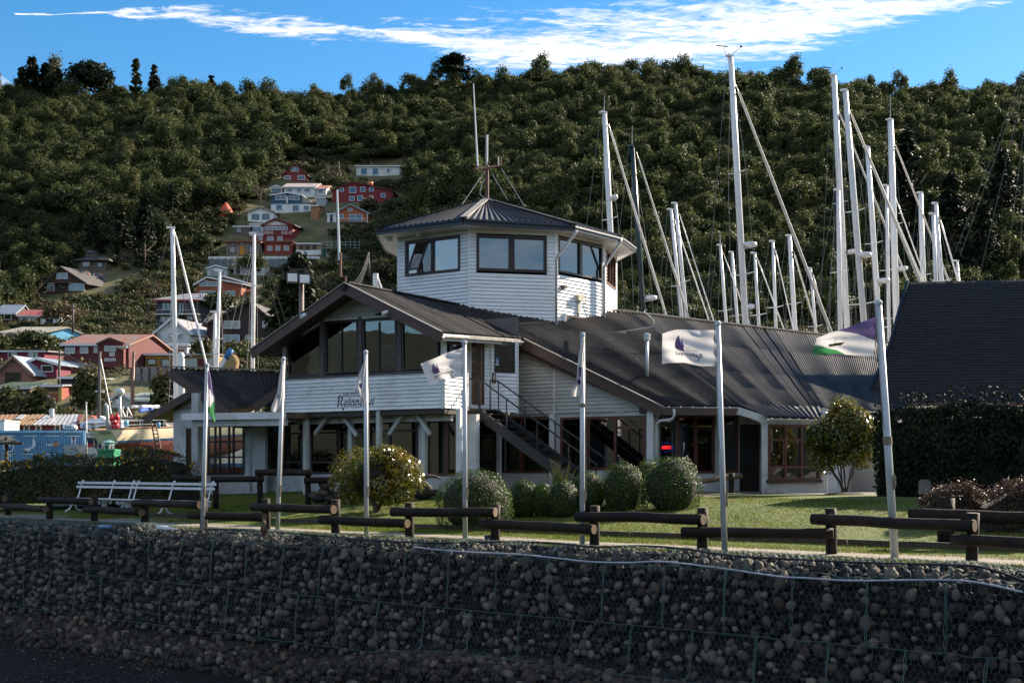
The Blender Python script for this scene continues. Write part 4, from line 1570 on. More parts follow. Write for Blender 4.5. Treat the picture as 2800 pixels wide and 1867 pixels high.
MB().tube(smooth_pts([W.pt(*W.hit(*z2(x, y)), .05) for x, y in ((1545, 790), (1562, 800), (1565, 880), (1600, 960), (1660, 1000), (1695, 1050))]), .012, 5).build('cable', M['black'], TH)
MB().tube([W.pt(*W.hit(*z2(1415, 935)), .05), W.pt(*W.hit(*z2(1405, 1050)), .03)], .07, 8).build('vent_duct', M['galv'], TH)
MB().box(W.pt(*W.hit(*z2(1403, 745)), .1), (.16, .2, .12), -.6).build('wall_lamp', M['greypost'], TH)
for x, y in ((410, 372), (195, 408)):
 W = tw_faces[0]
 p = W.pt(*W.hit(*z2(x, y)), .25)
 mb = MB()
 mb.box(p, (.22, .2, .2), .5)
 mb.tube([p, p + Vector((.1, .2, .18))], .03, 5)
 mb.build('flood_lamp', M['metal_w'], TH)
mb = MB()
mb.poly([Vector((p.x, p.y, 7.4)) for p in [ctr + (t - ctr) * .93 for t in TP]])
mb.build('tower_floor', M['inner'], TH)
mb = MB()
mb.poly([Vector((p.x, p.y, 9.9)) for p in [ctr + (t - ctr) * .95 for t in TP]])
mb.build('tower_ceiling', M['inner_w'], TH)
mb = MB()
pl = [ctr + (t - ctr) * .80 for t in back]
for a_, b_ in zip(pl, pl[1:]):
 mb.quad((a_.x, a_.y, 7.4), (b_.x, b_.y, 7.4), (b_.x, b_.y, 9.9), (a_.x, a_.y, 9.9))
mb.build('tower_lining', M['inner_w'], TH)
# ---- aerial on the tower
an = thing('radio_aerial', 'rust brown aerial mast with whip antennas standing on the tower roof', 'aerial', apex)
Da = 47.8
MB().tube([P(1331.5, 548, Da), P(1331.5, 452, Da)], .075, 8).build('mast', M['rust'], an)
MB().tube([P(1331, 455, Da), P(1331.5, 369, Da)], .045, 8).build('upper_pole', M['pipe'], an)
MB().tube([P(1301, 464, Da - .4), P(1371, 452, Da + .4)], .045, 6).build('cross_arm', M['rust'], an)
MB().tube([P(1302, 466, Da - .4), P(1302, 449, Da - .4)], .05, 6).tube([P(1370, 453, Da + .4), P(1370, 430, Da + .4)], .04, 6).build('arm_bracket', M['rust'], an)
MB().tube([P(1306, 455, Da - .4), P(1294.5, 229, Da - .4)], [.045, .02], 6).build('whip_antenna', M['metal_w'], an)
MB().tube([P(1363, 452, Da + .3), P(1363, 430, Da + .3)], .03, 6).build('short_antenna', M['pipe'], an)
mb = MB()
for a_, b_ in (((1325, 470), (1258, 567)), ((1346, 476), (1388, 546)), ((1370, 460), (1434, 563))):
 mb.tube([P(*a_, Da), P(b_[0], b_[1], Da - .5)], .012, 4)
mb.tube(smooth_pts([P(1326, 488, Da), P(1313, 520, Da - .3), P(1316, 535, Da - .4), P(1330, 543, Da - .3), P(1352, 550, Da - .5)]), .012, 4)
mb.build('guy_wire', M['trim'], an)
# ---- ground floor under the bay
GW = Wall(plan(-7.6, 1.0), plan(.6, 1.0))
zg0 = 0.62
zfl = 3.30
def gwr(x0, y0, x1, y1): return GW.rect(x0, y0, x1, y1)
def k5(x, y): return 500 + x / 5.2275, 1120 + y / 5.2275
def k6(x, y): return 780 + x / 4.523, 1100 + y / 4.523
wA = gwr(*k5(1145, 180), *k5(1725, 880))
wB = gwr(*k6(310, 235), *k6(985, 885))
wC = gwr(*k6(1000, 210), *k6(1645, 885))
wD = gwr(*k6(1755, 190), *k6(2125, 905))
wall_holes(GW, wallmb, GW.hit(690, 1200)[0], GW.L, zg0 - .3, zfl - .12, [wA, wB, wC, wD], -.18, 0)
window(GW, *wA, TH, M['wframe'], M['glass_d'], us=(.48,), zs=(.2, .82) if False else (.15, .80), fw=.09, mw=.07, n=.02)
window(GW, *wB, TH, M['wframe'], M['glass_d'], us=(.5,), zs=(.2, .82), fw=.08, mw=.06, n=.02)
window(GW, *wC, TH, M['wframe'], M['glass_d'], us=(.46,), zs=(.2, .82), fw=.08, mw=.06, n=.02)
window(GW, *wD, TH, M['rframe'], M['glass_d'], us=(.68,), fw=.07, mw=.12, n=.03)
for i, px in enumerate((837, 960, 1037, 1160, 1256)):
 W = FAC
 n_ = -0.08 if px in (837, 1037, 1256) else -.55
 u, _ = W.hit(px, 1200, n_)
 mb = MB()
 hw = .075
 W.box(mb, u - hw, u + hw, zg0 - .25, zlow - .02, n_ - .075, n_ + .075)
 mb.build('veranda_post', M['trim'] if px == 1256 else M['post'], TH)
mb = MB()
for a_, b_ in (((842, 1186), (882, 1130)), ((915, 1132), (957, 1190)), ((1046, 1186), (1084, 1130)), ((1117, 1124), (1158, 1187))):
 fbar(mb, a_, b_, .11, -.4, -.3)
mb.each('post_brace', M['post'], TH)
mb = MB()
FAC.box(mb, -.15, LF + .1, zlow - .16, zlow - .02, -1.2, -.02)
mb.build('floor_edge', M['soffit'], TH)
mb = MB()
FAC.box(mb, .0, LF, zlow - .36, zlow - .165, -.62, -.50)
mb.build('veranda_beam', M['post'], TH)
G5 = Wall(plan(-3.0, 5.28), plan(5.0, 5.28))
h1 = G5.rect(1290, 1140, 1512, 1292)
h2 = G5.rect(1533, 1138, 1766, 1284)
wall_holes(G5, wallmb, G5.hit(1250, 1200)[0], G5.hit(1800, 1200)[0], zg0 - .4, bot - .01, [h1, h2], -.18, 0)
window(G5, *h1, TH, M['rframe'], M['glass_d'], us=(.28, .62), fw=.07, mw=.09, n=.03)
window(G5, *h2, TH, M['rframe'], M['glass_d'], us=(.33, .66), zs=(), fw=.08, mw=.08, n=.04)
mb = MB()
o_ = h2
uu = [G5.hit(x, 1170)[0] for x in (1690, 1766)]
zz = [G5.hit(1728, y)[1] for y in (1165, 1172)]
G5.box(mb, uu[0], uu[1], zz[1], zz[0], -.02, .055)
mb.build('transom', M['rframe'], TH)
for px, w_ in ((1516, .09), (1370, .07), (1785, .11)):
 mb = MB()
 u = G5.hit(px, 1200)[0]
 G5.box(mb, u - w_, u + w_, zg0 - .3, bot - .012, .06, .2)
 mb.build('veranda_post', M['trim'], TH)
# ---- entrance corner on the right
ra, rb = P(1800, 1200, 40.0), P(2085, 1200, 41.0)
RS = Wall((ra.x, ra.y), (rb.x, rb.y))
def k7(x, y): return 1780 + x / 4.612, 1080 + y / 4.612
hs_ = [RS.rect(*k7(105, 250), *k7(318, 960)), RS.rect(*k7(325, 262), *k7(800, 985)), RS.rect(*k7(905, 250), *k7(1100, 975)), RS.rect(*k7(1118, 370), *k7(1390, 1250))]
zr0, zr1 = .4, RS.hit(1900, 1131)[1]
wall_holes(RS, wallmb, 0, RS.L, zr0, zr1, hs_, -.18, 0)
window(RS, *hs_[0], TH, M['wframe'], M['glass_d'], fw=.05, n=.02)
window(RS, *hs_[1], TH, M['rframe'], M['glass_d'], us=(.5,), fw=.08, mw=.10, n=.03)
window(RS, *hs_[2], TH, M['rframe'], M['glass_d'], fw=.08, n=.03)
dd = hs_[3]
mb = MB()
RS.box(mb, dd[0], dd[1], dd[2], dd[3], -.16, -.11)
dr2 = mb.build('entrance_door', M['wframe'], TH)
mb = MB()
RS.box(mb, dd[0] + .1, dd[0] + (dd[1] - dd[0]) * .7, dd[2] + 1.0, dd[3] - .12, -.109, -.10)
mb.build('door_pane', M['glass_d'], dr2)
mb = MB()
RS.box(mb, 0, RS.L, zr1, zr1 + .10, -.3, .55)
mb.build('eave_soffit', M['fascia'], TH)
mb = MB()
fa, fb = P(1812, 1124, 39.15), P(2015, 1124, 38.5)
mb.bar(fa, fb, .05, .24)
mb.build('eave_fascia', M['fascia'], roof)
mb = MB()
mb.bar(P(1832, 1131, 39.1), P(1990, 1131, 38.6), .08, .035)
mb.build('eave_batten', mat('pink_batten', (.42, .27, .2), None), roof)
pts = [(2015, 1132), (2020, 1112), (2100, 1139), (2101, 1160), (2101, 1305), (2090, 1350), (2083, 1352), (2082, 1160), (2076, 1153), (2050, 1142)]
pts3 = [P(x, y, 37.2) for x, y in pts]
MB().prism(pts3, (.12, .55, 0)).build('curved_wall_end', M['stucco'], TH)
ba, bb = P(2099, 1200, 37.15), P(2262, 1200, 38.0)
BW = Wall((ba.x, ba.y), (bb.x, bb.y))
hb = BW.rect(*k7(1475, 372), *k7(2130, 1068))
wall_holes(BW, wallmb, 0, BW.L, .3, BW.hit(2170, 1148)[1], [hb], -.18, 0)
window(BW, *hb, TH, M['rframe'], M['glass_d'], us=(.31, .645), zs=(.21, .74), fw=.07, mw=.07, n=.05)
mb = MB()
BW.box(mb, hb[0] - .03, hb[1] + .03, hb[2] - .09, hb[2], -.05, .10)
mb.build('window_ledge', M['wframe'], TH)
sa, sb = P(2262, 1200, 38.0), P(2440, 1200, 46)
SW = Wall((sa.x, sa.y), (sb.x, sb.y))
SW.box(wallmb, 0, SW.L, .3, 3.3, -.18, 0)
# ---- left wing
def wl(px, py, D): return P(px, py, D)
T0_, T1_ = P(463, 1007, 43), P(775, 1017, 44.6)
Bv0, Bv1 = P(626, 1118, 41.6), P(760, 1108, 43.0)
corrugated('left_wing', T0_, T1_, Bv0, Bv1, roof, M['roof'], sheet=.76)
mb = MB()
d = Vector((-.25, -.35, 0))
mb.bar(T0_ + Vector((0, 0, -.16)), Bv0 + Vector((0, 0, -.16)), .06, .30)
mb.bar(P(695, 1116, 41.9), P(760, 1068, 41.9), .06, .26)
mb.each('barge_board', M['fascia'], roof)
MB().bar(T0_ + Vector((0, 0, .06)), T1_ + Vector((0, 0, .06)), .2, .04).build('ridge_cap', M['ridge'], roof)
LA, LB = P(532, 1066, 43.2), P(396, 1145, 44.4)
bk = Vector((2.2, 3.9, 0))
mb = MB()
mb.hexa([LA, LB, LB + bk, LA + bk], [p + Vector((0, 0, .06)) for p in (LA, LB, LB + bk, LA + bk)])
mb.build('soffit', mat('grey_soffit_boards', (.16, .13, .115), (.11, .09, .08), 4, .7, stretch=(6, 1, 1)), TH)
mb = MB()
mb.bar(LA + Vector((0, 0, -.05)), LB + Vector((0, 0, -.05)), .05, .26)
mb.each('barge_board', M['fascia'], roof)
MB().hexa([p + Vector((0, 0, .065)) for p in (LA, LB, LB + bk, LA + bk)], [p + Vector((0, 0, .10)) for p in (LA, LB, LB + bk, LA + bk)]).build('roof_sheet', M['roof'], roof)
wa, wb = P(474, 1200, 44.2), P(532, 1200, 43.6)
LW = Wall((wa.x, wa.y), (wb.x, wb.y))
hw = LW.rect(508, 1170, 533, 1305)
wall_holes(LW, wallmb, 0, LW.L + .02, zg0 - .4, LW.hit(500, 1112)[1], [hw], -.18, 0)
mb = MB()
mb.prism([LW.pt(*LW.hit(*p)) for p in ((430, 1124), (532, 1118), (532, 1074))], LW.pt(0, 0, -.1) - LW.pt(0, 0, 0))
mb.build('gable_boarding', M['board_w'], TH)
window(LW, *hw, TH, M['wframe'], M['glass'], fw=.05, n=.0)
mb = MB()
pc = P(541, 1200, 42.3)
mb.box((pc.x, pc.y, 2.2), (.30, .30, 3.7), R(-32))
mb.build('stucco_pillar', M['stucco'], TH)
ga, gb = P(550, 1200, 43.2), P(725, 1200, 42.4)
LG = Wall((ga.x, ga.y), (gb.x, gb.y))
hg = LG.rect(*k5(345, 215), *k5(885, 930))
wall_holes(LG, wallmb, -.1, LG.L, zg0 - .4, LG.hit(640, 1130)[1], [hg], -.18, 0)
window(LG, *hg, TH, M['wframe'], M['glass'], us=(.19, .33, .60, .73), zs=(.34, .68), fw=.08, mw=.06, n=.03)
mb = MB()
LG.box(mb, *LG.rect(*k5(345, 160), *k5(770, 220)), .0, .04)
mb.build('lintel_panel', M['trim'], TH)
mb = MB()
bx = P(668, 1160, 41.6)
mb.box((bx.x, bx.y, bx.z), (.52, .4, .24), R(-32))
mb.build('duct_box', M['fascia'], TH)
MB().tube([P(665, 1172, 41.7), P(670, 1178, 41.7), P(681, 1180, 41.9), P(685, 1190, 42), P(686, 1345, 42)], .05, 8).build('down_pipe', M['pipe'], TH, smooth=True)
va, vb = P(501, 1140, 41.0), P(783, 1130, 40.0)
dirv = (vb - va)
mb = MB()
zf = (va.z + vb.z) / 2
va.z = vb.z = zf
nb_ = Vector((D2.x, D2.y, 0))
mb.hexa([va + Vector((0, 0, -.10)), vb + Vector((0, 0, -.10)), vb + nb_ * 2.4 + Vector((0, 0, -.10)), va + nb_ * 2.4 + Vector((0, 0, -.10))],
  [va + Vector((0, 0, .08)), vb + Vector((0, 0, .08)), vb + nb_ * 2.4 + Vector((0, 0, .14)), va + nb_ * 2.4 + Vector((0, 0, .14))])
mb.build('veranda_roof', mat('mossy_felt', (.10, .07, .045), (.18, .12, .06), 3, .9), TH)
mb = MB()
mb.bar(va + Vector((-.05, -.06, -.03)), vb + Vector((0, -.06, -.03)), .04, .22)
mb.build('veranda_fascia', M['trim'], TH)
mb = MB()
mb.bar(va + Vector((.3, .1, -.24)), vb + Vector((0, .1, -.24)), .16, .22)
mb.build('veranda_beam', M['post'], TH)
# ---- rooms behind the glass
mb = MB()
def room(pts, z0, z1, m_, floor=True, ceil=True):
 q = MB()
 n_ = len(pts)
 for i in range(n_ - 1):
  a_, b_ = pts[i], pts[i + 1]
  q.quad((a_[0], a_[1], z0), (b_[0], b_[1], z0), (b_[0], b_[1], z1), (a_[0], a_[1], z1))
 if floor:
  q.poly([(p[0], p[1], z0) for p in pts])
 if ceil:
  q.poly([(p[0], p[1], z1) for p in pts])
 q.build('room_lining', m_, TH)
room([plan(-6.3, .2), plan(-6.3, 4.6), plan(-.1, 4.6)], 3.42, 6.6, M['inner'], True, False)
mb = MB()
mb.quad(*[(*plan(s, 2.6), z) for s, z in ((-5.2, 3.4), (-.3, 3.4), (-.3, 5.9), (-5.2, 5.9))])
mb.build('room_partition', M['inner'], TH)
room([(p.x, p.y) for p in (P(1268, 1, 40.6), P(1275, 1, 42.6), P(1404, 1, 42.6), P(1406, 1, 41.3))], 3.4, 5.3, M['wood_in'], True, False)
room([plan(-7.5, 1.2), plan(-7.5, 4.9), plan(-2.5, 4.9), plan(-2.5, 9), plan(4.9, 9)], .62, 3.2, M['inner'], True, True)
room([plan(3.6, 7.0), plan(5.0, 10.4), plan(11, 9.0)], .7, 3.2, M['inner_w'], True, True)
room([(pb.x, pb.y) for pb in (P(2110, 1200, 39), P(2130, 1200, 41.5), P(2270, 1200, 41.0))], .7, 3.0, M['inner_w'], True, True)
wallmb.build('wall', M['stucco'], TH)
SGN = thing('clubhouse_sign', 'navy painted club lettering and sail mark on the white bay front', 'sign', FAC.pt(2.5, 3.6, .03))
def on_wall(W, V, F, u, z, n, su=1, sz=1, rot=0.0):
 c_, s_ = math.cos(rot), math.sin(rot)
 return [W.pt(u + (p.x * c_ - p.y * s_) * su, z + (p.x * s_ + p.y * c_) * sz, n) for p in V], F
def k3b(x, y): return 900 + x / 14.7, 1040 + y / 14.7
def paint(txt, x0, y0, x1, hpx, shear=.25, bold=.01, m_='sign_blue', name='lettering'):
 """letters from baseline pixel (x0, y0) to x1 with cap height hpx, all in zoom pixels"""
 V, F = text_mesh(txt, 1.0, shear, bold)
 u0_, z0_ = FAC.hit(*k3b(x0, y0), .03)
 u1_, _ = FAC.hit(*k3b(x1, y0), .03)
 zt_ = FAC.hit(*k3b(x0, y0 - hpx), .03)[1]
 xs = [v.x for v in V]
 k = (u1_ - u0_) / (max(xs) - min(xs))
 kz = (zt_ - z0_) / .73
 V2, F2 = on_wall(FAC, [Vector((v.x - min(xs), v.y, 0)) for v in V], F, u0_, z0_, .031, k, kz)
 mb_ = MB().add(V2, F2)
 mb_.build(name, M[m_], SGN)
paint('NAUTICO', 545, 662, 1225, 165, .12, .0)
paint('eloncav\u00ed', 585, 1062, 1850, 380, .22, .012)
mb = MB()
def fpoly(pts, n_=.032):
 mb.poly([FAC.pt(*FAC.hit(*k3b(x, y), n_), n_) for x, y in pts])
fpoly([(370, 600), (430, 595), (375, 1050), (320, 1085), (285, 1085), (325, 1040)])
fpoly([(420, 880), (480, 880), (615, 1210), (565, 1228)])
fpoly([(400, 640), (395, 600), (470, 595), (535, 635), (545, 720), (520, 820), (470, 890), (430, 900), (470, 830), (495, 740), (490, 680), (450, 640)][:12])
mb.build('initial', M['sign_blue'], SGN)
mb = MB()
fpoly([(1500, -20), (1560, 60), (1600, 240), (1615, 420), (1600, 560), (1550, 640), (1440, 690), (1250, 560), (1120, 420), (1020, 440), (1040, 400), (1200, 380), (1340, 250)])
mb.build('sail_mark', M['sign_blue'], SGN)
# ---- outside stairs
stair = thing('outside_stairs', 'black steel outside staircase with handrails down from the upper door', 'staircase', (0.3, 38, .7))
su, sv = Vector((.90, -.436, 0)), Vector((.60, .80, 0)).normalized()
S0 = P(1279, 1113, 39.3)
S0.z = zland - .02
slope = 2.72 / 4.05
nst = 14
def SP(a_, b_, dz=0.0):
 return S0 + su * a_ + sv * b_ + Vector((0, 0, -slope * max(0, a_ - .35) + dz))
for b_ in (0.0, 1.0):
 mb = MB()
 mb.bar(SP(.0, b_, -.12), SP(.35, b_, -.12), .06, .26)
 mb.bar(SP(.33, b_, -.12), SP(4.45, b_, -.14), .06, .30)
 mb.build('stringer', M['black'], stair)
for k in range(nst):
 a_ = .42 + (4.05 / nst) * k
 mb = MB()
 c = SP(a_ + .1, .5, -.06)
 ang = math.atan2(su.y, su.x)
 mb.box(c, (.27, .96, .035), ang)
 mb.build('tread', M['black'], stair)
mb = MB()
mb.box(SP(.0, .5, -.03), (.9, 1.0, .04), math.atan2(su.y, su.x))
mb.build('landing', M['black'], stair)
for b_, a0 in ((0.02, -.02), (.98, .12)):
 mb = MB()
 hr = .95
 mb.tube([SP(a0, b_, hr), SP(.42, b_, hr), SP(4.4, b_, hr - .02)], .026, 6)
 for a_ in (a0, .42, 1.35, 2.4, 3.45, 4.35):
  mb.tube([SP(a_, b_, -.05), SP(a_, b_, hr)], .022, 6)
 mb.build('handrail', M['black'], stair)
for i in range(15):
 u = .28 + i * .083
 h = rnd.uniform(.13, .22)
 mb = MB()
 FAC.box(mb, u, u + rnd.uniform(.03, .06), zsill + .08, zsill + .08 + h, -.34, -.18)
 c_ = rnd.choice([(.3, .12, .08), (.45, .42, .36), (.06, .2, .26), (.3, .25, .15), (.5, .5, .48), (.2, .07, .06)])
 tag(mb.build('book', mat('book_cover', c_, None)), 'book standing %s in the row behind the leftmost bay window' % NTH[i], 'book', 'books along the bay window sill')
mb = MB()
q = FAC.rect(*z1(1465, 470), *z1(1575, 625))
FAC.box(mb, q[0], q[1], q[2], q[3], -.5, -.49)
ch = tag(mb.build('wall_chart', M['trim']), 'pale blue and white chart pinned up behind the bay window', 'poster')
mb = MB()
for i, j in ((0, 0), (0, 1), (1, 0), (1, 1), (0, 2)):
 a0 = q[0] + .05 + i * (q[1] - q[0]) * .5
 b0 = q[3] - .14 - j * .26
 FAC.box(mb, a0, a0 + .22, b0 - .14, b0, -.489, -.486)
mb.build('chart_panel', mat('chart_blue', (.10, .32, .38), None), ch)
NS = thing('neon_sign', 'lit red neon word in a ring of blue dots behind the entrance glass', 'sign', RS.pt(*RS.hit(1822, 1222), -.05))
V, F = text_mesh('ABIERTO', 1.0, 0, .03)
xs = [v.x for v in V]
ua, za = RS.hit(1808, 1227, -.04)
ub, zt_ = RS.hit(1834, 1218, -.04)
k = (ub - ua) / (max(xs) - min(xs))
V2, F2 = on_wall(RS, [Vector((v.x - min(xs), v.y, 0)) for v in V], F, ua, za, -.012, k, (zt_ - za) / .73)
MB().add(V2, F2).build('neon_word', emis('red_neon', (1, .02, .03), .55), NS)
mb = MB()
for t in range(14):
 an_ = 2 * math.pi * t / 14
 mb.ball(RS.pt((ua + ub) / 2 + .22 * math.cos(an_), (za + zt_) / 2 + .15 * math.sin(an_), -.012), .010, 6, 4)
mb.build('blue_dots', emis('blue_neon', (.03, .08, 1), .3), NS)
# ---------------------------------------------------------------- log fence along the wall
FP = [(-120, 1402), (22, 1410), (136, 1420), (257, 1426), (397, 1437), (556, 1448), (728, 1455), (917, 1464), (1119, 1473), (1355, 1480), (1625, 1494), (1920, 1509), (2273, 1516), (2656, 1536), (3060, 1562)]
fpos = []
for px, py in FP:
 D = 1.5 * FPX / (py - HZ)
 fpos.append(Vector(((px - CX) / FPX * D, D, 0)))
fence = thing('log_fence', 'long dark log fence of stout posts and staggered rails beside the gravel path', 'fence', fpos[7])
def log(mb_, a, b, r, n=10, seed=0):
 a, b = Vector(a), Vector(b)
 k = max(3, int((b - a).length / .3))
 pts, rs = [], []
 for i in range(k + 1):
  p = a.lerp(b, i / k)
  o = Vector((noise.noise(p * 1.3 + Vector((seed, 0, 0))), noise.noise(p * 1.3 + Vector((0, seed, 0))), noise.noise(p * 1.1 + Vector((0, 0, seed))))) * r * .22
  pts.append(p + o)
  rs.append(r * (1 + .07 * noise.noise(p * 2.2 + Vector((seed, 2, 0)))))
 mb_.tube(pts, rs, n)
 return mb_
def with_ends(name, parent, a, b, r, seed):
 o = log(MB(), a, b, r, 12, seed).build(name, M['log'], parent, smooth=False)
 for p in o.data.polygons:
  p.use_smooth = len(p.vertices) == 4
 o.data.materials.append(M['logend'])
 for p in o.data.polygons:
  if len(p.vertices) > 4:
   p.material_index = 1
 return o
top = [.78, .72, .66, .75, .77, .76, .79, .80, .77, .76, .78, .80, .80, .79, .75]
for i, p in enumerate(fpos):
 ln = Vector((rnd.uniform(-.02, .02), rnd.uniform(-.02, .02), 0))
 with_ends('post', fence, p - Vector((0, 0, .15)), p + ln + Vector((0, 0, top[i])), .098, i)
for i in range(len(fpos) - 1):
 hi = i % 2 == 0
 a_, b_ = fpos[i], fpos[i + 1]
 d = (b_ - a_).normalized()
 off = Vector((-FN.x, -FN.y, 0)) * .17
 z = .60 if hi else .36
 if i < 2:
  z -= .05
 with_ends('rail', fence, a_ - d * .28 + off + Vector((0, 0, z + rnd.uniform(-.02, .02))), b_ + d * .12 + off + Vector((0, 0, z + rnd.uniform(-.03, .01))), .098, i + 40)
f2 = thing('log_fence', 'short weathered log fence behind the main one beside the reddish shrubs', 'fence', G(2588, 1480))
a_ = G(2588, 1482)
k_ = a_.y / FPX
with_ends('post', f2, a_ - Vector((0, 0, .1)), a_ + Vector((0, 0, (1482 - 1361) * k_)), .16, 3)
b_ = P(2487, 1408, a_.y - .1)
c_ = P(2860, 1415, a_.y - 1.2)
with_ends('rail', f2, b_, c_, .115, 6)
f3 = thing('log_fence', 'dark log rail fence in front of the stucco wall behind the white bench', 'fence', G(715, 1372))
ps = []
for px, pt_, pb_ in ((590, 1305, 1374), (711, 1290, 1372), (842, 1290, 1367), (905, 1305, 1362)):
 g = P(px, pb_, 37.0)
 ps.append((Vector((g.x, g.y, .3)), P(px, pt_, 37.0).z))
for i, (g, zt) in enumerate(ps):
 with_ends('post', f3, g, Vector((g.x, g.y, zt)), .085, i + 70)
for i, dz in ((0, -.05), (1, .02), (2, -.08)):
 a_, b_ = ps[i], ps[i + 1]
 z = min(a_[1], b_[1]) + dz
 if i == 1: z = a_[1] - .02
 with_ends('rail', f3, Vector((a_[0].x - .1, a_[0].y - .14, z)), Vector((b_[0].x + .15, b_[0].y - .14, z)), .095, i + 80)
with_ends('rail', f3, P(470, 1306, 38.2), P(556, 1308, 38.0), .09, 90)
f4 = thing('log_fence', 'single tan log rail on a post by the entrance door', 'fence', G(2000, 1362))
with_ends('post', f4, P(2001, 1366, 37.6), P(2001, 1293, 37.6), .085, 95)
o = log(MB(), P(1918, 1315, 37.4), P(2028, 1300, 37.8), .085, 12, 96).build('rail', mat('tan_log', (.20, .13, .075), (.11, .07, .04), 5, .8, .4), f4, smooth=True)
# ---------------------------------------------------------------- flag poles
FLP = [((553, 1451), (566, 1000)), ((758, 1455), (775, 982)), ((1002, 1465), (1000, 964)), ((1272, 1478), (1270, 938)), ((1592, 1494), (1593, 917)),
       ((1982, 1516), (1963, 886)), ((2448, 1526), (2402, 830))]
PLAB = ['white flagpole with a drooping tricolour flag beside the bench end', 'white flagpole before the stucco wall with a limp white flag',
  'white flagpole in front of the sail mark and glossy bush', 'white flagpole whose flag covers the bay corner by the stairs',
  'white flagpole with brown tape band before the staircase foot', 'white flagpole carrying the spread out club flag by the entrance',
  'thickest white flagpole, leaning, with purple white and green flag']
poles = []
for i, ((bx, by), (tx, ty)) in enumerate(FLP):
 D = 1.5 * FPX / (by - HZ)
 b = P(bx, by, D)
 b.z = 0
 t = P(tx, ty, D)
 po = thing('flagpole', PLAB[i], 'flagpole', b, 'white flagpoles along the fence')
 r = .052 if i < 6 else .066
 MB().tube([b - Vector((0, 0, .1)), b.lerp(t, .45), t], [r, r * .95, r * .82], 12).build('pole', M['galv'], po, smooth=True)
 MB().lathe(t, [(r * .95, -.03), (r * 1.05, 0), (r * 1.05, .03), (r * .5, .06)], 12).build('pole_cap', M['galv'], po)
 c = b.lerp(t, .24 if i != 6 else .30) + Vector((.05, -.06, 0))
 mb = MB()
 mb.bar(c - Vector((0, 0, .13)), c + Vector((0, 0, .13)), .02, .03, Vector((1, 0, 0)))
 mb.tube([c + Vector((.02 * math.sin(k * 2.1), -.03, -.09 + .014 * k)) for k in range(14)], .012, 5)
 mb.build('cleat', M['rope'], po)
 mb = MB()
 sx = .062 if i < 5 else -.075
 mb.tube([c + Vector((sx * .4, 0, 0)), b.lerp(t, .55) + Vector((sx + .01, -.02, 0)), t + Vector((sx * .9, -.02, -.06))], .0065, 4)
 mb.build('halyard', M['rope'], po)
 if i in (4, 6):
  c = b.lerp(t, .66 if i == 4 else .445)
  d = (t - b).normalized()
  MB().tube([c, c + d * (.07 if i == 4 else .14)], r * 1.12, 12).build('tape_band', M['rope'], po)
 poles.append((b, t, D, r))
def cloth(name, fn, nu, nv, matfn, mats, label, back=None):
 """flag surface from fn(a, b) -> point, coloured per cell"""
 V, F, mi = [], [], []
 for j in range(nv + 1):
  for i in range(nu + 1):
   V.append(tuple(fn(i / nu, j / nv)))
 for j in range(nv):
  for i in range(nu):
   k = j * (nu + 1) + i
   F.append((k, k + 1, k + nu + 2, k + nu + 1))
   mi.append(matfn((i + .5) / nu, (j + .5) / nv))
 me = bpy.data.meshes.new(name)
 me.from_pydata(V, [], F)
 for m_ in mats:
  me.materials.append(m_)
 me.polygons.foreach_set('material_index', mi)
 me.polygons.foreach_set('use_smooth', [True] * len(F))
 return link(name, me, label=label, cat='flag', group='club flags flying from the flagpoles')
def printed(o, fn, polys, m_, name, off):
 """flat print laid over the flag: polygons in (a, b)"""
 mb_ = MB()
 for pl in polys:
  pts = [fn(a_, b_) for a_, b_ in pl]
  mb_.poly([Vector(p) + off for p in pts])
 mb_.build(name, m_, o)
def dense(pl, n=6):
 out = []
 for (a0, b0), (a1, b1) in zip(pl, pl[1:] + pl[:1]):
  for k in range(n):
   out.append((a0 + (a1 - a0) * k / n, b0 + (b1 - b0) * k / n))
 return out
def flag_logo(o, fn, off, a0, a1, b0, b1, mirror=True, parts=('sail', 'jib', 'name', 'club')):
 """sail emblem and club name within the flag's (a, b) window; a runs away from the hoist"""
 def mp(x, y):
  return (a0 + (a1 - a0) * x, b0 + (b1 - b0) * y)
 if 'sail' in parts:
  pl = [(.86, .03), (.93, .14), (.985, .30), (1.0, .48), (.97, .55), (.88, .62), (.76, .66), (.63, .685), (.70, .55), (.78, .36)]
  strips(o, fn, off, [mp(*p) for p in pl], M['flag_p'], 'sail_emblem')
  strips(o, fn, off, [mp(*p) for p in [(.74, .12), (.81, .42), (.72, .56), (.64, .555), (.70, .36)]], M['flag_l'], 'jib_emblem')
 for key, txt, x0, x1, yb, cap, sh, m_ in (('name', 'Reloncav\u00ed', 1.0 - .985, .985, .83, .16, .2, 'ink'), ('club', 'N\u00c1UTICO', .19, .62, .645, .075, .1, 'ink'), ('club', 'club', .46, .62, .545, .06, .1, 'ink')):
  if key not in parts:
   continue
  V, F = text_mesh(txt, 1.0, sh, .008 if key == 'name' else 0)
  xs = [v.x for v in V]
  w_ = max(xs) - min(xs)
  mb_ = MB()
  pts = []
  for v in V:
   x = (v.x - min(xs)) / w_
   x = x0 + (x1 - x0) * x
   y = yb - cap * v.y / .73
   a_, b_ = mp(x, y)
   pts.append(Vector(fn(a_, b_)) + off)
  mb_.add(pts, F)
  if key == 'name':
   leg = [mp(*p) for p in ((.09, .80), (.125, .79), (.20, .965), (.17, .98))]
   mb_.poly([Vector(fn(*p)) + off for p in leg])
  mb_.build('flag_lettering', M[m_], o)
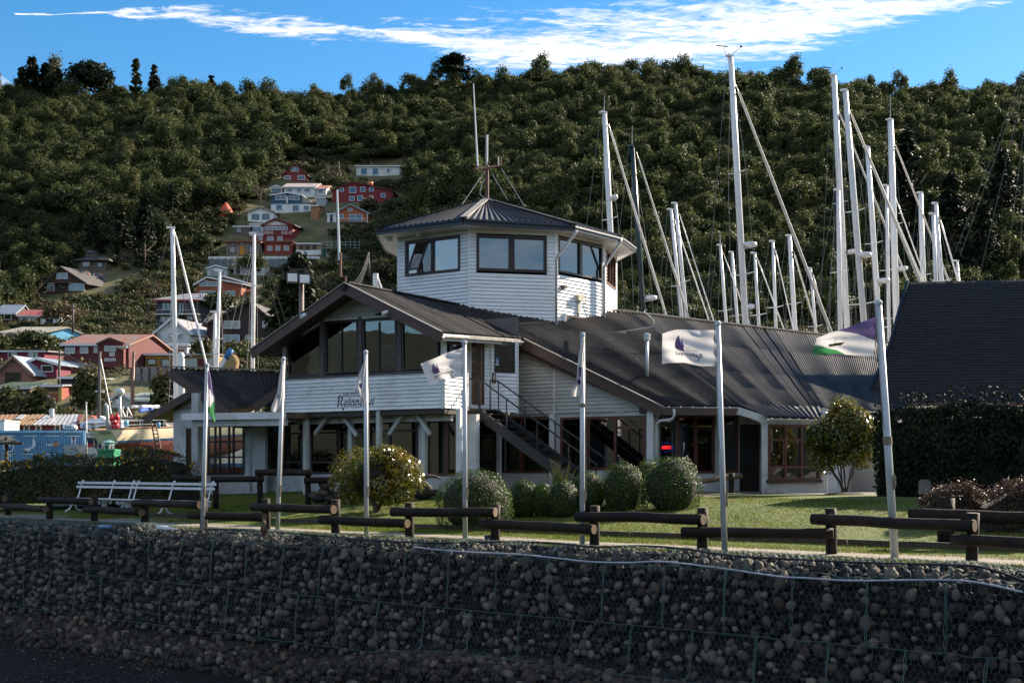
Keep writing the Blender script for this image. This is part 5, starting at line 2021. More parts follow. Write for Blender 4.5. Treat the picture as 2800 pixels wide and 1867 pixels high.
def strips(o, fn, off, pl, m_, name):
 """polygon print cut into fine rows so that it follows the cloth"""
 bs = [p[1] for p in pl]
 b0, b1 = min(bs), max(bs)
 n = 14
 mb_ = MB()
 rows = []
 for k in range(n + 1):
  b = b0 + (b1 - b0) * min(.999, max(.001, k / n))
  iv = clip_interval(pl, b)
  rows.append((b, iv))
 for (ba_, ia), (bb_, ib) in zip(rows, rows[1:]):
  if not ia or not ib:
   continue
  m2 = 6
  for k in range(m2):
   q = [(ia[0] + (ia[1] - ia[0]) * k / m2, ba_), (ia[0] + (ia[1] - ia[0]) * (k + 1) / m2, ba_), (ib[0] + (ib[1] - ib[0]) * (k + 1) / m2, bb_), (ib[0] + (ib[1] - ib[0]) * k / m2, bb_)]
   mb_.quad(*[Vector(fn(*p)) + off for p in q])
 mb_.build(name, m_, o)
def flying(D, ht, hb, ft, fb, tops, bots, wave, amp, ph=0.0):
 """fn(a, b): a from hoist to fly, b from top to bottom; tops and bots are extra pixel bulges at a"""
 def fn(a, b):
  tx = ht[0] + (ft[0] - ht[0]) * a
  ty = ht[1] + (ft[1] - ht[1]) * a + float(np.interp(a, [p[0] for p in tops], [p[1] for p in tops]))
  bx = hb[0] + (fb[0] - hb[0]) * a
  by = hb[1] + (fb[1] - hb[1]) * a + float(np.interp(a, [p[0] for p in bots], [p[1] for p in bots]))
  px, py = tx + (bx - tx) * b, ty + (by - ty) * b
  py += 1.2 * math.sin(a * 9 + b * 3 + ph) * a
  dd = amp * (.25 + a) * math.sin(2 * math.pi * (wave * a + .22 * b) + ph) + .035 * a * math.sin(11 * a + 5 * b + ph) + .02 * math.sin(17 * b + 6 * a)
  dd += -.25 * a * (D / 21)
  return P(px, py, D + dd)
 return fn
OFF = Vector((0, -.012, 0))
D = poles[5][2]
fn6 = flying(D, (1961, 901), (1963, 1001), (1811, 912), (1810, 992), [(0, 0), (.3, -1), (.75, -9), (.9, -5), (1, 0)], [(0, 0), (.3, 3), (.6, -5), (.85, 0), (1, 3)], 1.15, .07, .4)
o6 = cloth('flag', fn6, 42, 24, lambda a, b: 0, [M['flag']], 'white club flag spread flat by the wind, seen from behind with mirrored lettering')
flag_logo(o6, fn6, OFF, .265, .775, .14, .90)
D = poles[6][2]
fn7 = flying(D, (2396, 865), (2390, 973), (2233, 925), (2221, 966), [(0, 0), (.5, 2), (.8, -3), (1, 0)], [(0, 0), (.3, 1), (.6, -3), (.8, 4), (1, 0)], 1.1, .08, 1.2)
def tri7(a, b):
 if b < .62 * (1 - a / .66):
  return 1
 if b > 1.42 - .95 * a + .02:
  return 2
 return 0
o7 = cloth('flag', fn7, 60, 36, tri7, [M['flag'], M['flag_p'], M['flag_g']], 'purple white and green flag with a small boat emblem streaming from the leaning pole')
strips(o7, fn7, OFF, [(.50, .54), (.78, .54), (.74, .66), (.56, .66)], mat('boat_emblem', (.20, .15, .09), (.12, .09, .06), 9), 'boat_emblem')
strips(o7, fn7, OFF, [(.66, .18), (.675, .18), (.675, .545), (.66, .545)], M['flag'], 'mast_emblem')
D = poles[3][2]
fn4 = flying(D, (1266, 950), (1265, 1031), (1150, 996), (1173, 1052), [(0, 0), (.4, -3), (.8, -2), (1, 0)], [(0, 0), (.35, -6), (.6, -8), (.85, 3), (1, 0)], 1.2, .12, 2.0)
o4 = cloth('flag', fn4, 40, 24, lambda a, b: 0, [M['flag']], 'creased white club flag blowing down over the weatherboard bay corner')
flag_logo(o4, fn4, OFF, .27, .80, .16, .95)
def limp(i, rows, folds, amp, mats, mf, label):
 D = poles[i][2]
 ys = [r_[0] for r_ in rows]
 def fn(a, b):
  y = ys[0] + (ys[-1] - ys[0]) * b
  xl = float(np.interp(y, ys, [r_[1] for r_ in rows]))
  xr = float(np.interp(y, ys, [r_[2] for r_ in rows]))
  s = .5 + .5 * math.sin(math.pi * (a - .5)) if False else a
  px = xr + (xl - xr) * (s + .10 * math.sin(folds * math.pi * a) * (.3 + b))
  dd = amp * math.cos(folds * math.pi * a) * (.35 + .65 * b)
  return P(px, y + 5 * a * math.sin(3 * a + b), D + dd - .07)
 return cloth('flag', fn, 40, 24, mf, mats, label), fn
o1, f1 = limp(0, [(1010, 569, 572), (1040, 568, 579), (1090, 567, 586), (1125, 567, 588), (1152, 583, 589)], 3.2, .05, [M['flag'], M['flag_p'], M['flag_g']],
              lambda a, b: 1 if b + .25 * a < .52 else (2 if b - .15 * a > .60 else 0), 'purple white and green flag hanging slack against its pole above the bench')
o2, f2_ = limp(1, [(996, 769, 776), (1030, 764, 777), (1075, 758, 776), (1110, 744, 773), (1125, 741, 762)], 3.0, .06, [M['flag']], lambda a, b: 0, 'white club flag hanging limp in a narrow strip before the low roof')
flag_logo(o2, f2_, OFF * 2, .25, .8, .35, .75, parts=('name',))
o3, f3_ = limp(2, [(986, 996, 1001), (1020, 983, 1001), (1056, 972, 1000), (1080, 981, 999), (1104, 993, 1000)], 3.0, .06, [M['flag']], lambda a, b: 0, 'white club flag hanging limp across the painted sail mark')
strips(o3, f3_, OFF * 4, [(.3, .5), (.7, .52), (.6, .62), (.35, .63)], M['flag_p'], 'sail_emblem')
o5, f5_ = limp(4, [(925, 1595, 1599), (970, 1582, 1598), (1010, 1579, 1597), (1050, 1575, 1593), (1070, 1563, 1590), (1083, 1562, 1586)], 3.0, .06, [M['flag']], lambda a, b: 0, 'white club flag hanging limp in front of the long barge board')
strips(o5, f5_, OFF * 4, [(.25, .50), (.75, .48), (.7, .64), (.3, .68)], M['flag_p'], 'sail_emblem')
strips(o5, f5_, OFF * 4, [(.3, .72), (.8, .70), (.75, .78), (.35, .80)], M['ink'], 'print')
# ---------------------------------------------------------------- white bench
def make_bench():
 a_, b_ = G(196, 1398), G(566, 1414)
 b_ = G(560, 1413)
 root = thing('park_bench', 'long white bench with scrolled cast iron legs and slatted back by the hedge', 'bench', a_.lerp(b_, .5))
 d = (b_ - a_)
 d.z = 0
 L = d.length
 d.normalize()
 n = Vector((d.y, -d.x, 0))     # towards the camera
 def bp(u, q, z):
  p = a_ + d * u + n * q
  g = a_.z + (b_.z - a_.z) * u / L
  return Vector((p.x, p.y, g + z))
 SE = .42
 for px in (200, 290, 345, 358, 455, 555):
  u = L * ((px - 196) / (560 - 196)) ** .97
  mb = MB()
  for s in (-1, 1):
   mb.tube(smooth_pts([bp(u, .02 * s, SE - .04), bp(u, .05 * s, .26), bp(u, .12 * s, .10), bp(u, .25 * s, .03), bp(u, .29 * s, .015)], 4), [.03] * 17, 6)
   c = bp(u, .19 * s, SE - .10)
   mb.tube([bp(u, .19 * s + .07 * math.cos(t) * (1 - t / 12), SE - .10 + .07 * math.sin(t) * (1 - t / 12)) for t in np.linspace(0, 9, 16)], .017, 5)
  mb.prism([bp(u, -.10, SE - .03), bp(u, .10, SE - .03), bp(u, .045, .2), bp(u, -.045, .2)], d * .025)
  mb.build('leg', M['bench'], root)
  mb = MB()
  mb.tube(smooth_pts([bp(u, -.16, SE), bp(u, -.22, .6), bp(u, -.31, .9), bp(u, -.34, .985), bp(u, -.375, 1.0), bp(u, -.39, .97)], 4), .026, 6)
  mb.build('back_support', M['bench'], root)
 for q in (-.14, -.03, .08, .19):
  mb = MB()
  mb.bar(bp(-.05, q, SE + .015), bp(L + .06, q, SE + .015), .09, .03)
  mb.build('seat_slat', M['bench'], root)
 for z, q in ((.80, -.25), (.93, -.30)):
  mb = MB()
  mb.bar(bp(-.12, q, z), bp(L + .12, q, z), .03, .075, Vector((0, 0, 1)))
  mb.build('back_slat', M['bench'], root)
make_bench()
# ---------------------------------------------------------------- shrubs
boxleaf = leafmat('boxwood_leaves', [(.016, .040, .006), (.032, .066, .008), (.055, .098, .012), (.10, .135, .022)], .5, .28, .28, 1.6, .1, 14)
camleaf = leafmat('camellia_leaves', [(.028, .05, .008), (.06, .085, .010), (.13, .13, .014), (.20, .16, .018), (.22, .12, .02)], .24, .7, .32, 1.4, .05, 11)
twig = mat('grey_brown_bark', (.10, .07, .05), (.06, .042, .03), 8, .85, .4)
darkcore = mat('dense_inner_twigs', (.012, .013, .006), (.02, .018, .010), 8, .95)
def blob_dir(n):
 return norm(nrg.normal(size=(n, 3)))
def topiary(base, rx, rz, n, label, flat=1.0, group='clipped round box shrubs before the stairs', size=.044, seed=0.0):
 c = Vector((base.x, base.y, base.z + rz * .66))
 root = thing('box_shrub', label, 'shrub', base, group)
 dr = blob_dir(n)
 dr = dr[dr[:, 2] > -.70]
 def rad(dv):
  out = np.ones(len(dv))
  for k in range(len(dv)):
   v = Vector(dv[k])
   out[k] = 1 + .13 * noise.noise(v * 1.5 + Vector((seed, 0, 0))) + .075 * noise.noise(v * 5 + Vector((0, seed, 0)))
  return out
 r = rad(dr)
 zz = np.abs(dr[:, 2])
 kk = np.where(dr[:, 2] < .2, (1 - np.minimum(zz, .99) ** 2.9) ** (1 / 2.9) / np.sqrt(1 - np.minimum(zz, .99) ** 2), 1)
 dr = dr * np.stack([kk, kk, np.ones(len(kk))], 1)
 depth = 1 - np.abs(nrg.normal(0, .07, len(dr))) + np.where(nrg.random(len(dr)) < .10, .05, 0)
 sc3 = np.array([rx, rx, rz])
 Pn = dr * (r * depth)[:, None] * sc3 + np.array(c)
 Nn = norm(dr / sc3 + nrg.normal(0, .55, dr.shape))
 L = nrg.uniform(.7, 1.3, len(dr)) * size
 leaf = leaf_mesh('foliage', Pn - np.array(root.location) * 0, Nn, L, L * .62, boxleaf)
 link('foliage', leaf, root)
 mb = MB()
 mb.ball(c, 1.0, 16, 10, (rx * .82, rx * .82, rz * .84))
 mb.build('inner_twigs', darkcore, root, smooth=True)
 return root
TOP = [((1300, 1441), 1193, 1410, 1283, 'largest clipped box shrub, left of the row in front of the terrace'),
       ((1432, 1412), 1385, 1478, 1312, 'clipped box shrub just right of the largest one'),
       ((1483, 1412), 1452, 1514, 1322, 'smallest clipped box shrub in the row'),
       ((1537, 1412), 1486, 1584, 1310, 'clipped box shrub with spiky leaves sprouting behind it'),
       ((1608, 1396), 1553, 1662, 1286, 'clipped box shrub right behind the fifth flagpole'),
       ((1702, 1394), 1637, 1764, 1260, 'tall clipped box shrub at the staircase foot'),
       ((1836, 1392), 1762, 1925, 1247, 'big clipped box shrub at the right end by the entrance')]
for i, ((bx, by), xl, xr, yt, lab) in enumerate(TOP):
 b = G(bx, by)
 rx = (xr - xl) / 2 / FPX * b.y
 rz = (by - yt) / FPX * b.y / 1.66
 topiary(b, rx, rz, int(6400 * max(.5, (rx / .75) ** 1.4)), lab, seed=i * 3.3)
b = G(1752, 1388) + Vector((.3, 1.2, 0))
topiary(b, .42, .75, 1800, 'small clipped box shrub half hidden between the two biggest', seed=31)
def camellia(name, base, c, rx, ry, rz, n, trunk_pts, label, size=.085, cat='shrub', lumps=26, hang=.0):
 root = thing(name, label, cat, base)
 Pn, Nn = [], []
 cs = []
 for k in range(lumps):
  v = Vector(norm(nrg.normal(size=(1, 3)))[0])
  if v.z < -.65:
   v.z *= .5
  cs.append(Vector((c.x + v.x * rx * .66, c.y + v.y * ry * .66, c.z + v.z * rz * .66)))
 m_ = n // lumps
 for q in cs:
  dr = blob_dir(m_)
  rr = nrg.uniform(.30, .43) * np.array([rx, ry, rz])
  pts = dr * (nrg.uniform(.72, 1.04, m_)[:, None]) * rr + np.array(q)
  Pn.append(pts)
  Nn.append(dr + nrg.normal(0, .5, dr.shape) + np.array([0, 0, .25]))
 Pn, Nn = np.concatenate(Pn), norm(np.concatenate(Nn))
 L = nrg.uniform(.75, 1.3, len(Pn)) * size
 link('foliage', leaf_mesh('foliage', Pn, Nn, L, L * .55, camleaf), root)
 mb = MB()
 for k in range(9):
  q = cs[(k * 5) % len(cs)]
  j = Vector((rnd.uniform(-.06, .06), rnd.uniform(-.06, .06), 0))
  p0 = Vector(base) + j
  p1 = p0.lerp(q, .45) + Vector((rnd.uniform(-.08, .08), rnd.uniform(-.08, .08), .05))
  mb.tube(smooth_pts([p0, p0.lerp(p1, .5) + Vector((0, 0, .06)), p1, q], 4), [.036, .034, .03, .028, .026, .024, .022, .02, .018, .016, .014, .012, .010], 6)
 mb.build('trunk', twig, root)
 mb = MB()
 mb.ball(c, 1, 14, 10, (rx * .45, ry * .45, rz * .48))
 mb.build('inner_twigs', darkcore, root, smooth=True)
 return root
b = G(1030, 1402)
D = b.y
camellia('camellia_bush', b, P(1025, 1308, D), 136 / FPX * D, 1.1, 98 / FPX * D, 11500, None, 'broad glossy leaved camellia bush before the ground floor windows', .092)
b = G(2308, 1352)
D = b.y
camellia('camellia_tree', b, P(2308, 1204, D), 110 / FPX * D, 1.0, 118 / FPX * D, 14000, None, 'round headed glossy camellia tree on several thin stems at the lawn edge', .10, 'tree')
MB().lathe(b, [(.62, .0), (.5, .05), (.2, .07), (.02, .075)], 14).build('mulch', M['dark'], bpy.data.objects['camellia_tree'])
def hedge(name, pts, width, n, leafm, label, size, topf, cat='hedge', flowers=None, stray=.12):
 """pts: (plan point, top z, bottom z) along the hedge"""
 root = thing(name, label, cat, (pts[0][0].x, pts[0][0].y, pts[0][2]))
 Pn, Nn = [], []
 seg = []
 for (a_, za, ba), (b_, zb_, bb) in zip(pts, pts[1:]):
  seg.append((b_ - a_).length)
 tot = sum(seg)
 core = MB()
 for (a_, za, ba), (b_, zb_, bb), L in zip(pts, pts[1:], seg):
  k = int(n * L / tot)
  d = (b_ - a_).normalized()
  s = Vector((d.y, -d.x))
  u = nrg.random(k)
  face = nrg.random(k)
  th = np.where(face < .62, nrg.uniform(0.0, 1.0, k), 0)
  z0 = ba + (bb - ba) * u
  z1 = za + (zb_ - za) * u
  bump = np.array([noise.noise(Vector((float(a_.x + d.x * L * x) * 1.1, float(a_.y) + x * L * 1.1, 1.7))) + .5 * noise.noise(Vector((x * L * 3.1, 4, 2))) for x in u])
  z1 = z1 + topf * bump
  q = np.empty(k)
  z = np.empty(k)
  nx = np.empty((k, 2))
  f1 = face < .55
  q[f1] = width / 2
  z[f1] = z0[f1] + (z1 - z0)[f1] * nrg.random(f1.sum())
  nx[f1] = (1, 0.15)
  f2 = (face >= .55) & (face < .90)
  q[f2] = nrg.uniform(-width / 2, width / 2, f2.sum())
  z[f2] = z1[f2] - .12 * np.abs(q[f2] / (width / 2)) ** 3
  nx[f2] = (.15, 1)
  f3 = face >= .90
  q[f3] = -width / 2
  z[f3] = z0[f3] + (z1 - z0)[f3] * nrg.random(f3.sum())
  nx[f3] = (-1, .15)
  bq = np.array([noise.noise(Vector((float(x) * L * 1.3, float(zz) * 1.6, 7.7))) for x, zz in zip(u, z)])
  q = q + np.sign(q) * bq * .22 - np.sign(q) * np.abs(nrg.normal(0, .09, k))
  z = z + np.where(f2, -np.abs(nrg.normal(0, .07, k)), 0) + np.where((f2) & (nrg.random(k) < .10), nrg.uniform(0, stray * 2, k), 0)
  x = a_.x + d.x * L * u + s.x * q + nrg.normal(0, .02, k)
  y = a_.y + d.y * L * u + s.y * q + nrg.normal(0, .02, k)
  Pn.append(np.stack([x, y, z], 1))
  nn = np.stack([s.x * nx[:, 0], s.y * nx[:, 0], nx[:, 1]], 1)
  Nn.append(nn + nrg.normal(0, .6, nn.shape))
  w2 = width * .36
  A_, B_ = Vector((a_.x, a_.y, 0)), Vector((b_.x, b_.y, 0))
  s3 = Vector((s.x, s.y, 0)) * w2
  ex = Vector((d.x, d.y, 0)) * .02
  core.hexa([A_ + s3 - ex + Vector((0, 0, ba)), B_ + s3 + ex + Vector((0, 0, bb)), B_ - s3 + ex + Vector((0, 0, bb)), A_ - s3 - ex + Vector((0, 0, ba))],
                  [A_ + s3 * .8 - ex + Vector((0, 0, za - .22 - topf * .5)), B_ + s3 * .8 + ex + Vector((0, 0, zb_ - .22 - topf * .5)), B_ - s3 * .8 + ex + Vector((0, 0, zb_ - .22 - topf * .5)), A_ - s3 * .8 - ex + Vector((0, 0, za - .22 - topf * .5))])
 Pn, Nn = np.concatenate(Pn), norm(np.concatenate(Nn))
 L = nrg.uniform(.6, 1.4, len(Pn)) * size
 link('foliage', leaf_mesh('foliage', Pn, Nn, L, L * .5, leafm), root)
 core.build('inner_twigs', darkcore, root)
 if flowers:
  idx = nrg.choice(len(Pn), flowers, replace=False)
  idx = idx[Pn[idx, 2] > np.median(Pn[:, 2])]
  mb_ = MB()
  for i in idx:
   p = Vector(Pn[i]) + Vector((0, -.07, .05))
   r_ = rnd.uniform(.02, .045)
   for t in range(5):
    an_ = 2 * math.pi * t / 5
    c = p + Vector((math.cos(an_) * r_, -.01, math.sin(an_) * r_))
    mb_.poly([p, p + Vector((math.cos(an_ - .6) * r_ * 1.5, -.02, math.sin(an_ - .6) * r_ * 1.5)), p + Vector((math.cos(an_ + .6) * r_ * 1.5, -.02, math.sin(an_ + .6) * r_ * 1.5))])
  mb_.build('yellow_flowers', mat('yellow_petal', (.62, .36, .02), None, rough=.6, transl=.3), root, kind='stuff')
 return root
def hp_(px, D): return Vector(((px - CX) / FPX * D, D))
def zz_(py, D): return EYE + (HZ - py) / FPX * D
hypl = leafmat('hypericum_leaves', [(.016, .026, .008), (.035, .045, .012), (.07, .07, .018), (.11, .085, .025)], .5, .3, .2, .8, 0.0, 9)
hedge('flowering_hedge', [(hp_(-60, 42.5), zz_(1275, 42), .3), (hp_(40, 42), zz_(1262, 42), .3), (hp_(150, 41.8), zz_(1243, 42), .35), (hp_(250, 41.5), zz_(1250, 41), .35), (hp_(340, 41.2), zz_(1246, 41), .35),
                          (hp_(420, 41), zz_(1226, 41), .4), (hp_(475, 40.8), zz_(1238, 41), .4), (hp_(512, 40.6), zz_(1290, 41), .4)], 2.0, 15000, hypl,
      'loose dark hedge with yellow flowers behind the white bench', .085, .22, 'hedge', 130, .22)
conl = leafmat('cypress_sprays', [(.005, .010, .004), (.009, .016, .007), (.016, .026, .010), (.026, .032, .015)], .7, .15, .08, .7, 0.0, 5)
D = 26.0
hedge('tall_hedge', [(hp_(2436, 33.4), zz_(1130, 33.4), .6), (hp_(2520, 32.8), zz_(1122, 32.8), .55), (hp_(2660, 31.8), zz_(1112, 31.8), .5), (hp_(2830, 30.6), zz_(1106, 30.6), .45), (hp_(3300, 28), zz_(1090, 28), .4)], 1.9, 24000, conl,
      'tall dark evergreen hedge shading the right end of the lawn', .13, .16, 'hedge', None, .3)
redl = leafmat('reddish_shrub_leaves', [(.018, .016, .010), (.045, .026, .016), (.08, .045, .028), (.12, .07, .045)], .5, .35, .2, 1.5, 0.0, 10)
hedge('red_shrub', [(hp_(2510, 25.4), zz_(1365, 25.4), .15), (hp_(2570, 25.3), zz_(1322, 25.3), .15), (hp_(2650, 25.2), zz_(1318, 25.2), .15), (hp_(2700, 25), zz_(1348, 25), .15)], 1.1, 6000, redl,
      'low reddish brown shrub left of the dip beside the short fence', .05, .1, 'shrub', None, .08)
hedge('red_shrub', [(hp_(2690, 24.3), zz_(1350, 24.3), .15), (hp_(2760, 24.2), zz_(1310, 24.2), .15), (hp_(2830, 24), zz_(1295, 24), .15), (hp_(3000, 23.5), zz_(1285, 23.5), .15)], 1.3, 6500, redl,
      'taller reddish brown shrub at the right border beside the short fence', .05, .1, 'shrub', None, .08)
mb = MB()
g = G(2528, 1350)
g.y = min(g.y, 31.2)
mb.prism([P(2513, 1350, g.y), P(2546, 1350, g.y), P(2545, 1316, g.y), P(2538, 1311, g.y), P(2520, 1311, g.y), P(2514, 1316, g.y)], (.02, .14, 0))
tag(mb.build('stone_marker', mat('pale_stone', (.20, .18, .155), (.13, .12, .10), 6, .9, .4)), 'small upright stone marker on the lawn in front of the tall hedge', 'marker stone')
sp = thing('spiky_plant', 'tuft of long spiky leaves rising behind the clipped shrubs', 'plant', G(1530, 1385))
mb = MB()
for k in range(34):
 b = G(1530, 1385) + Vector((rnd.uniform(-.15, .15), rnd.uniform(-.1, .1), .3))
 an_ = rnd.uniform(0, 6.28)
 t = b + Vector((math.cos(an_) * rnd.uniform(.1, .5), math.sin(an_) * .3, rnd.uniform(.6, 1.05)))
 m_ = b.lerp(t, .5) + Vector((0, 0, .1))
 mb.add([b + Vector((-.015, 0, 0)), b + Vector((.015, 0, 0)), m_ + Vector((.015, 0, 0)), t, m_ - Vector((.015, 0, 0))], [(0, 1, 2, 4), (4, 2, 3)])
mb.build('blades', leafmat('spiky_leaf', [(.05, .06, .02), (.12, .12, .04)], .4), sp)
# ---------------------------------------------------------------- stones, driftwood at the foot of the bay
import bmesh
pr = []
for k in range(4):
 bm = bmesh.new()
 bmesh.ops.create_icosphere(bm, subdivisions=2, radius=1)
 for v in bm.verts:
  v.co = Vector((v.co.x * 1.15, v.co.y, v.co.z * .75)) * (1 + .2 * noise.noise(v.co * 1.2 + Vector((k * 4, 0, 0))))
 me = bpy.data.meshes.new('boulder')
 bm.to_mesh(me)
 bm.free()
 me.polygons.foreach_set('use_smooth', [True] * len(me.polygons))
 me.materials.append([M['stone'][0], M['stone'][2], M['stone'][1], M['stone'][2]][k])
 pr.append(me)
bl = [(856, 1356, 12), (870, 1362, 18), (886, 1345, 16), (899, 1363, 12), (908, 1350, 15), (920, 1358, 14), (890, 1326, 20), (1075, 1366, 20), (1098, 1368, 14), (1120, 1364, 17), (1138, 1369, 14), (1150, 1350, 20), (1168, 1340, 22), (1162, 1364, 18), (1182, 1360, 16), (1195, 1348, 14), (1100, 1352, 13), (1128, 1346, 14), (1140, 1336, 13)]
for k, (px, py, rpx) in enumerate(bl):
 Dk = 37.0 + rnd.uniform(-.2, .3)
 p = P(px, py, Dk)
 o = bpy.data.objects.new('boulder', pr[k % 4])
 col.objects.link(o)
 r = rpx / FPX * Dk
 o.location = p
 o.rotation_euler = (rnd.uniform(-.3, .3), rnd.uniform(-.3, .3), rnd.uniform(0, 6))
 o.scale = (r, r, r)
 side = 'left' if px < 1000 else 'right'
 j = sorted(q[0] for q in bl if (q[0] < 1000) == (px < 1000)).index(px)
 lb = '%s boulder, %s from the left of those heaped %s of the broad camellia bush' % (['grey', 'dark grey', 'tan', 'dark grey'][k % 4], ['first'] [0] if j == 0 else NTH[j], side)
 tag(o, lb, 'boulder', 'boulders heaped by the bay ' + side)
dw = thing('driftwood', 'curved piece of weathered driftwood lying on the boulders under the bay', 'driftwood', P(1170, 1330, 36.8))
MB().tube(smooth_pts([P(1140, 1322, 36.8), P(1150, 1308, 36.7), P(1170, 1302, 36.6), P(1192, 1303, 36.6), P(1208, 1311, 36.6)]), [.07, .08, .08, .085, .085, .08, .08, .075, .07, .07, .07, .065, .065, .06, .055, .05, .05, .045, .04, .04, .035, .03, .025, .02, .01], 8).build('branch', M['greypost'], dw, smooth=True)
MB().tube(smooth_pts([P(1142, 1326, 36.7), P(1158, 1322, 36.6), P(1170, 1328, 36.6)]), .08, 8).build('knot', M['greypost'], dw, smooth=True)
# ---------------------------------------------------------------- small things on the wall top
g = G(1344, 1477) + Vector((0, -.35, 0))
fl_ = thing('ground_spotlight', 'small black spotlight lying on the grass at a fence post foot', 'spotlight', g)
d = Vector((1, -.25, 0)).normalized()
MB().tube([g + Vector((-.13, 0, .07)), g + Vector((.06, -.03, .06))], .062, 12).build('body', mat('dark_metal', (.03, .033, .045), None, rough=.3, metal=.5), fl_, smooth=True)
MB().tube([g + Vector((.06, -.03, .06)), g + Vector((.12, -.04, .055))], .05, 12).build('lens', M['black'], fl_, smooth=True)
p = on_gab([(304, 1444)], .06)[0]
q = on_gab([(278, 1444)], .06)[0]
tag(MB().tube([q, p], .055, 12).build('pipe_offcut', mat('blue_grey_pipe', (.13, .22, .36), None, rough=.45), smooth=True), 'short blue grey pipe offcut lying on the wall top', 'pipe')
p, q = on_gab([(432, 1447)], .05)[0], on_gab([(488, 1452)], .05)[0]
bt = thing('plastic_bottle', 'flattened white plastic bottle lying on the wall top', 'bottle', p)
MB().tube([p, p.lerp(q, .5), p.lerp(q, .7), q], [.06, .06, .03, .022], 8).build('body', M['metal_w'], bt, smooth=True)
c = on_gab([(722, 1462)], .0)[0]
hk = thing('bird', 'small brown hawk perched upright on the wall edge below the fence', 'bird', c)
S_ = .085
MB().tube(smooth_pts([c + Vector((0, 0, -.06)), c + Vector((0, 0, .02)), c + Vector((0, -.02, .13)), c + Vector((0, -.01, .21)), c + Vector((0, 0, .25)), c + Vector((0, -.01, .30)), c + Vector((0, 0, .335))], 3),
          [.012, .02, .03, .045, .058, .068, .075, .074, .07, .062, .052, .045, .044, .047, .048, .042, .03, .018, .006][:19], 10).build('body', mat('brown_plumage', (.12, .065, .035), (.065, .04, .028), 30, .8), hk, smooth=True)
mb = MB()
for s in (-1, 1):
 mb.prism([c + Vector((.06 * s, -.01, .22)), c + Vector((.08 * s, .0, .12)), c + Vector((.03 * s, .03, -.08)), c + Vector((.02 * s, .03, .1))], (0, .02, 0))
mb.build('wing', mat('dark_plumage', (.05, .033, .026), (.10, .06, .035), 40, .8), hk)
MB().lathe(c + Vector((.0, -.05, .295)), [(.010, 0), (.007, .012), (.001, .022)], 6).build('beak', M['black'], hk)
# ---------------------------------------------------------------- neighbouring house with the sweeping dark roof
nh = thing('slate_roofed_house', 'neighbouring house with a steep flared dark shingle roof behind the hedge', 'house', P(2700, 1300, 33))
prof = [(0.0, 1105, 2352), (.14, 1062, 2382), (.28, 1000, 2415), (.40, 945, 2437), (.55, 890, 2452), (.75, 830, 2468), (1.0, 772, 2486)]
Dn0, Dn1 = 32.0, 36.5
edge = []
for t, y, x in prof:
 Dk = 45.0 + 4.2 * t ** .9
 edge.append(P(x, y, Dk))
rdir = Vector((.985, -.17, 0))
Lr = 18.0
def roofpt(t, u):
 ts = np.linspace(0, 1, len(edge))
 i = min(len(edge) - 2, int(t * (len(edge) - 1)))
 f = t * (len(edge) - 1) - i
 p = edge[i].lerp(edge[i + 1], f)
 return p + rdir * u
mb = MB()
for k in range(24):
 a0, a1 = k / 24, (k + 1) / 24
 mb.quad(roofpt(a0, 0), roofpt(a0, Lr), roofpt(a1, Lr), roofpt(a1, 0))
mb.build('roof', M['slate'], nh)
sv_, sf_ = [], []
mb = MB()
rows = 46
for r_ in range(rows):
 t0, t1 = r_ / rows, min(1, (r_ + 1.25) / rows)
 u = -.05 + (.11 if r_ % 2 else 0)
 while u < 11:
  w_ = rnd.uniform(.19, .26)
  a_, b_ = roofpt(t0, u), roofpt(t0, u + w_ - .008)
  c_, d_ = roofpt(t1, u + w_ - .008), roofpt(t1, u)
  n_ = (b_ - a_).cross(d_ - a_).normalized()
  if n_.y > 0:
   n_ = -n_
  lift = rnd.uniform(.022, .036)
  mb.add([a_ + n_ * lift, b_ + n_ * lift, c_ + n_ * .006, d_ + n_ * .006, a_, b_], [(0, 1, 2, 3), (0, 4, 5, 1)])
  u += w_
mb.build('shingles', M['slate'], nh, kind='stuff')
mb = MB()
ed_ = [roofpt(t, -.06) for t in np.linspace(0, 1, 13)]
for a_, b_ in zip(ed_, ed_[1:]):
 mb.bar(a_ + Vector((0, -.03, .0)), b_ + Vector((0, -.03, .0)), .10, .16)
mb.build('verge_board', M['navy'], nh)
mb = MB()
bk = Vector((.3, 1.6, -3.4))
mb.quad(edge[-1], edge[-1] + rdir * Lr, edge[-1] + rdir * Lr + bk, edge[-1] + bk)
mb.build('rear_roof', M['slate'], nh)
mb = MB()
e0 = edge[0] + Vector((.3, .5, -.05))
mb.hexa([Vector((e0.x, e0.y, .4)), Vector((e0.x, e0.y, .4)) + rdir * 14, Vector((e0.x, e0.y, .4)) + rdir * 14 + Vector((.4, 3.2, 0)), Vector((e0.x, e0.y, .4)) + Vector((.4, 3.2, 0))],
  [Vector((e0.x, e0.y, 3.0)), Vector((e0.x, e0.y, 3.0)) + rdir * 14, Vector((e0.x, e0.y, 3.0)) + rdir * 14 + Vector((.4, 3.2, 0)), Vector((e0.x, e0.y, 3.0)) + Vector((.4, 3.2, 0))])
mb.build('wall', mat('dark_timber_wall', (.05, .035, .028), (.03, .022, .018), 3, .8), nh)
mb = MB()
mb.bar(edge[0] + Vector((0, -.05, -.03)), edge[0] + rdir * Lr + Vector((0, -.05, -.03)), .08, .12)
mb.build('eave_board', M['fascia'], nh)
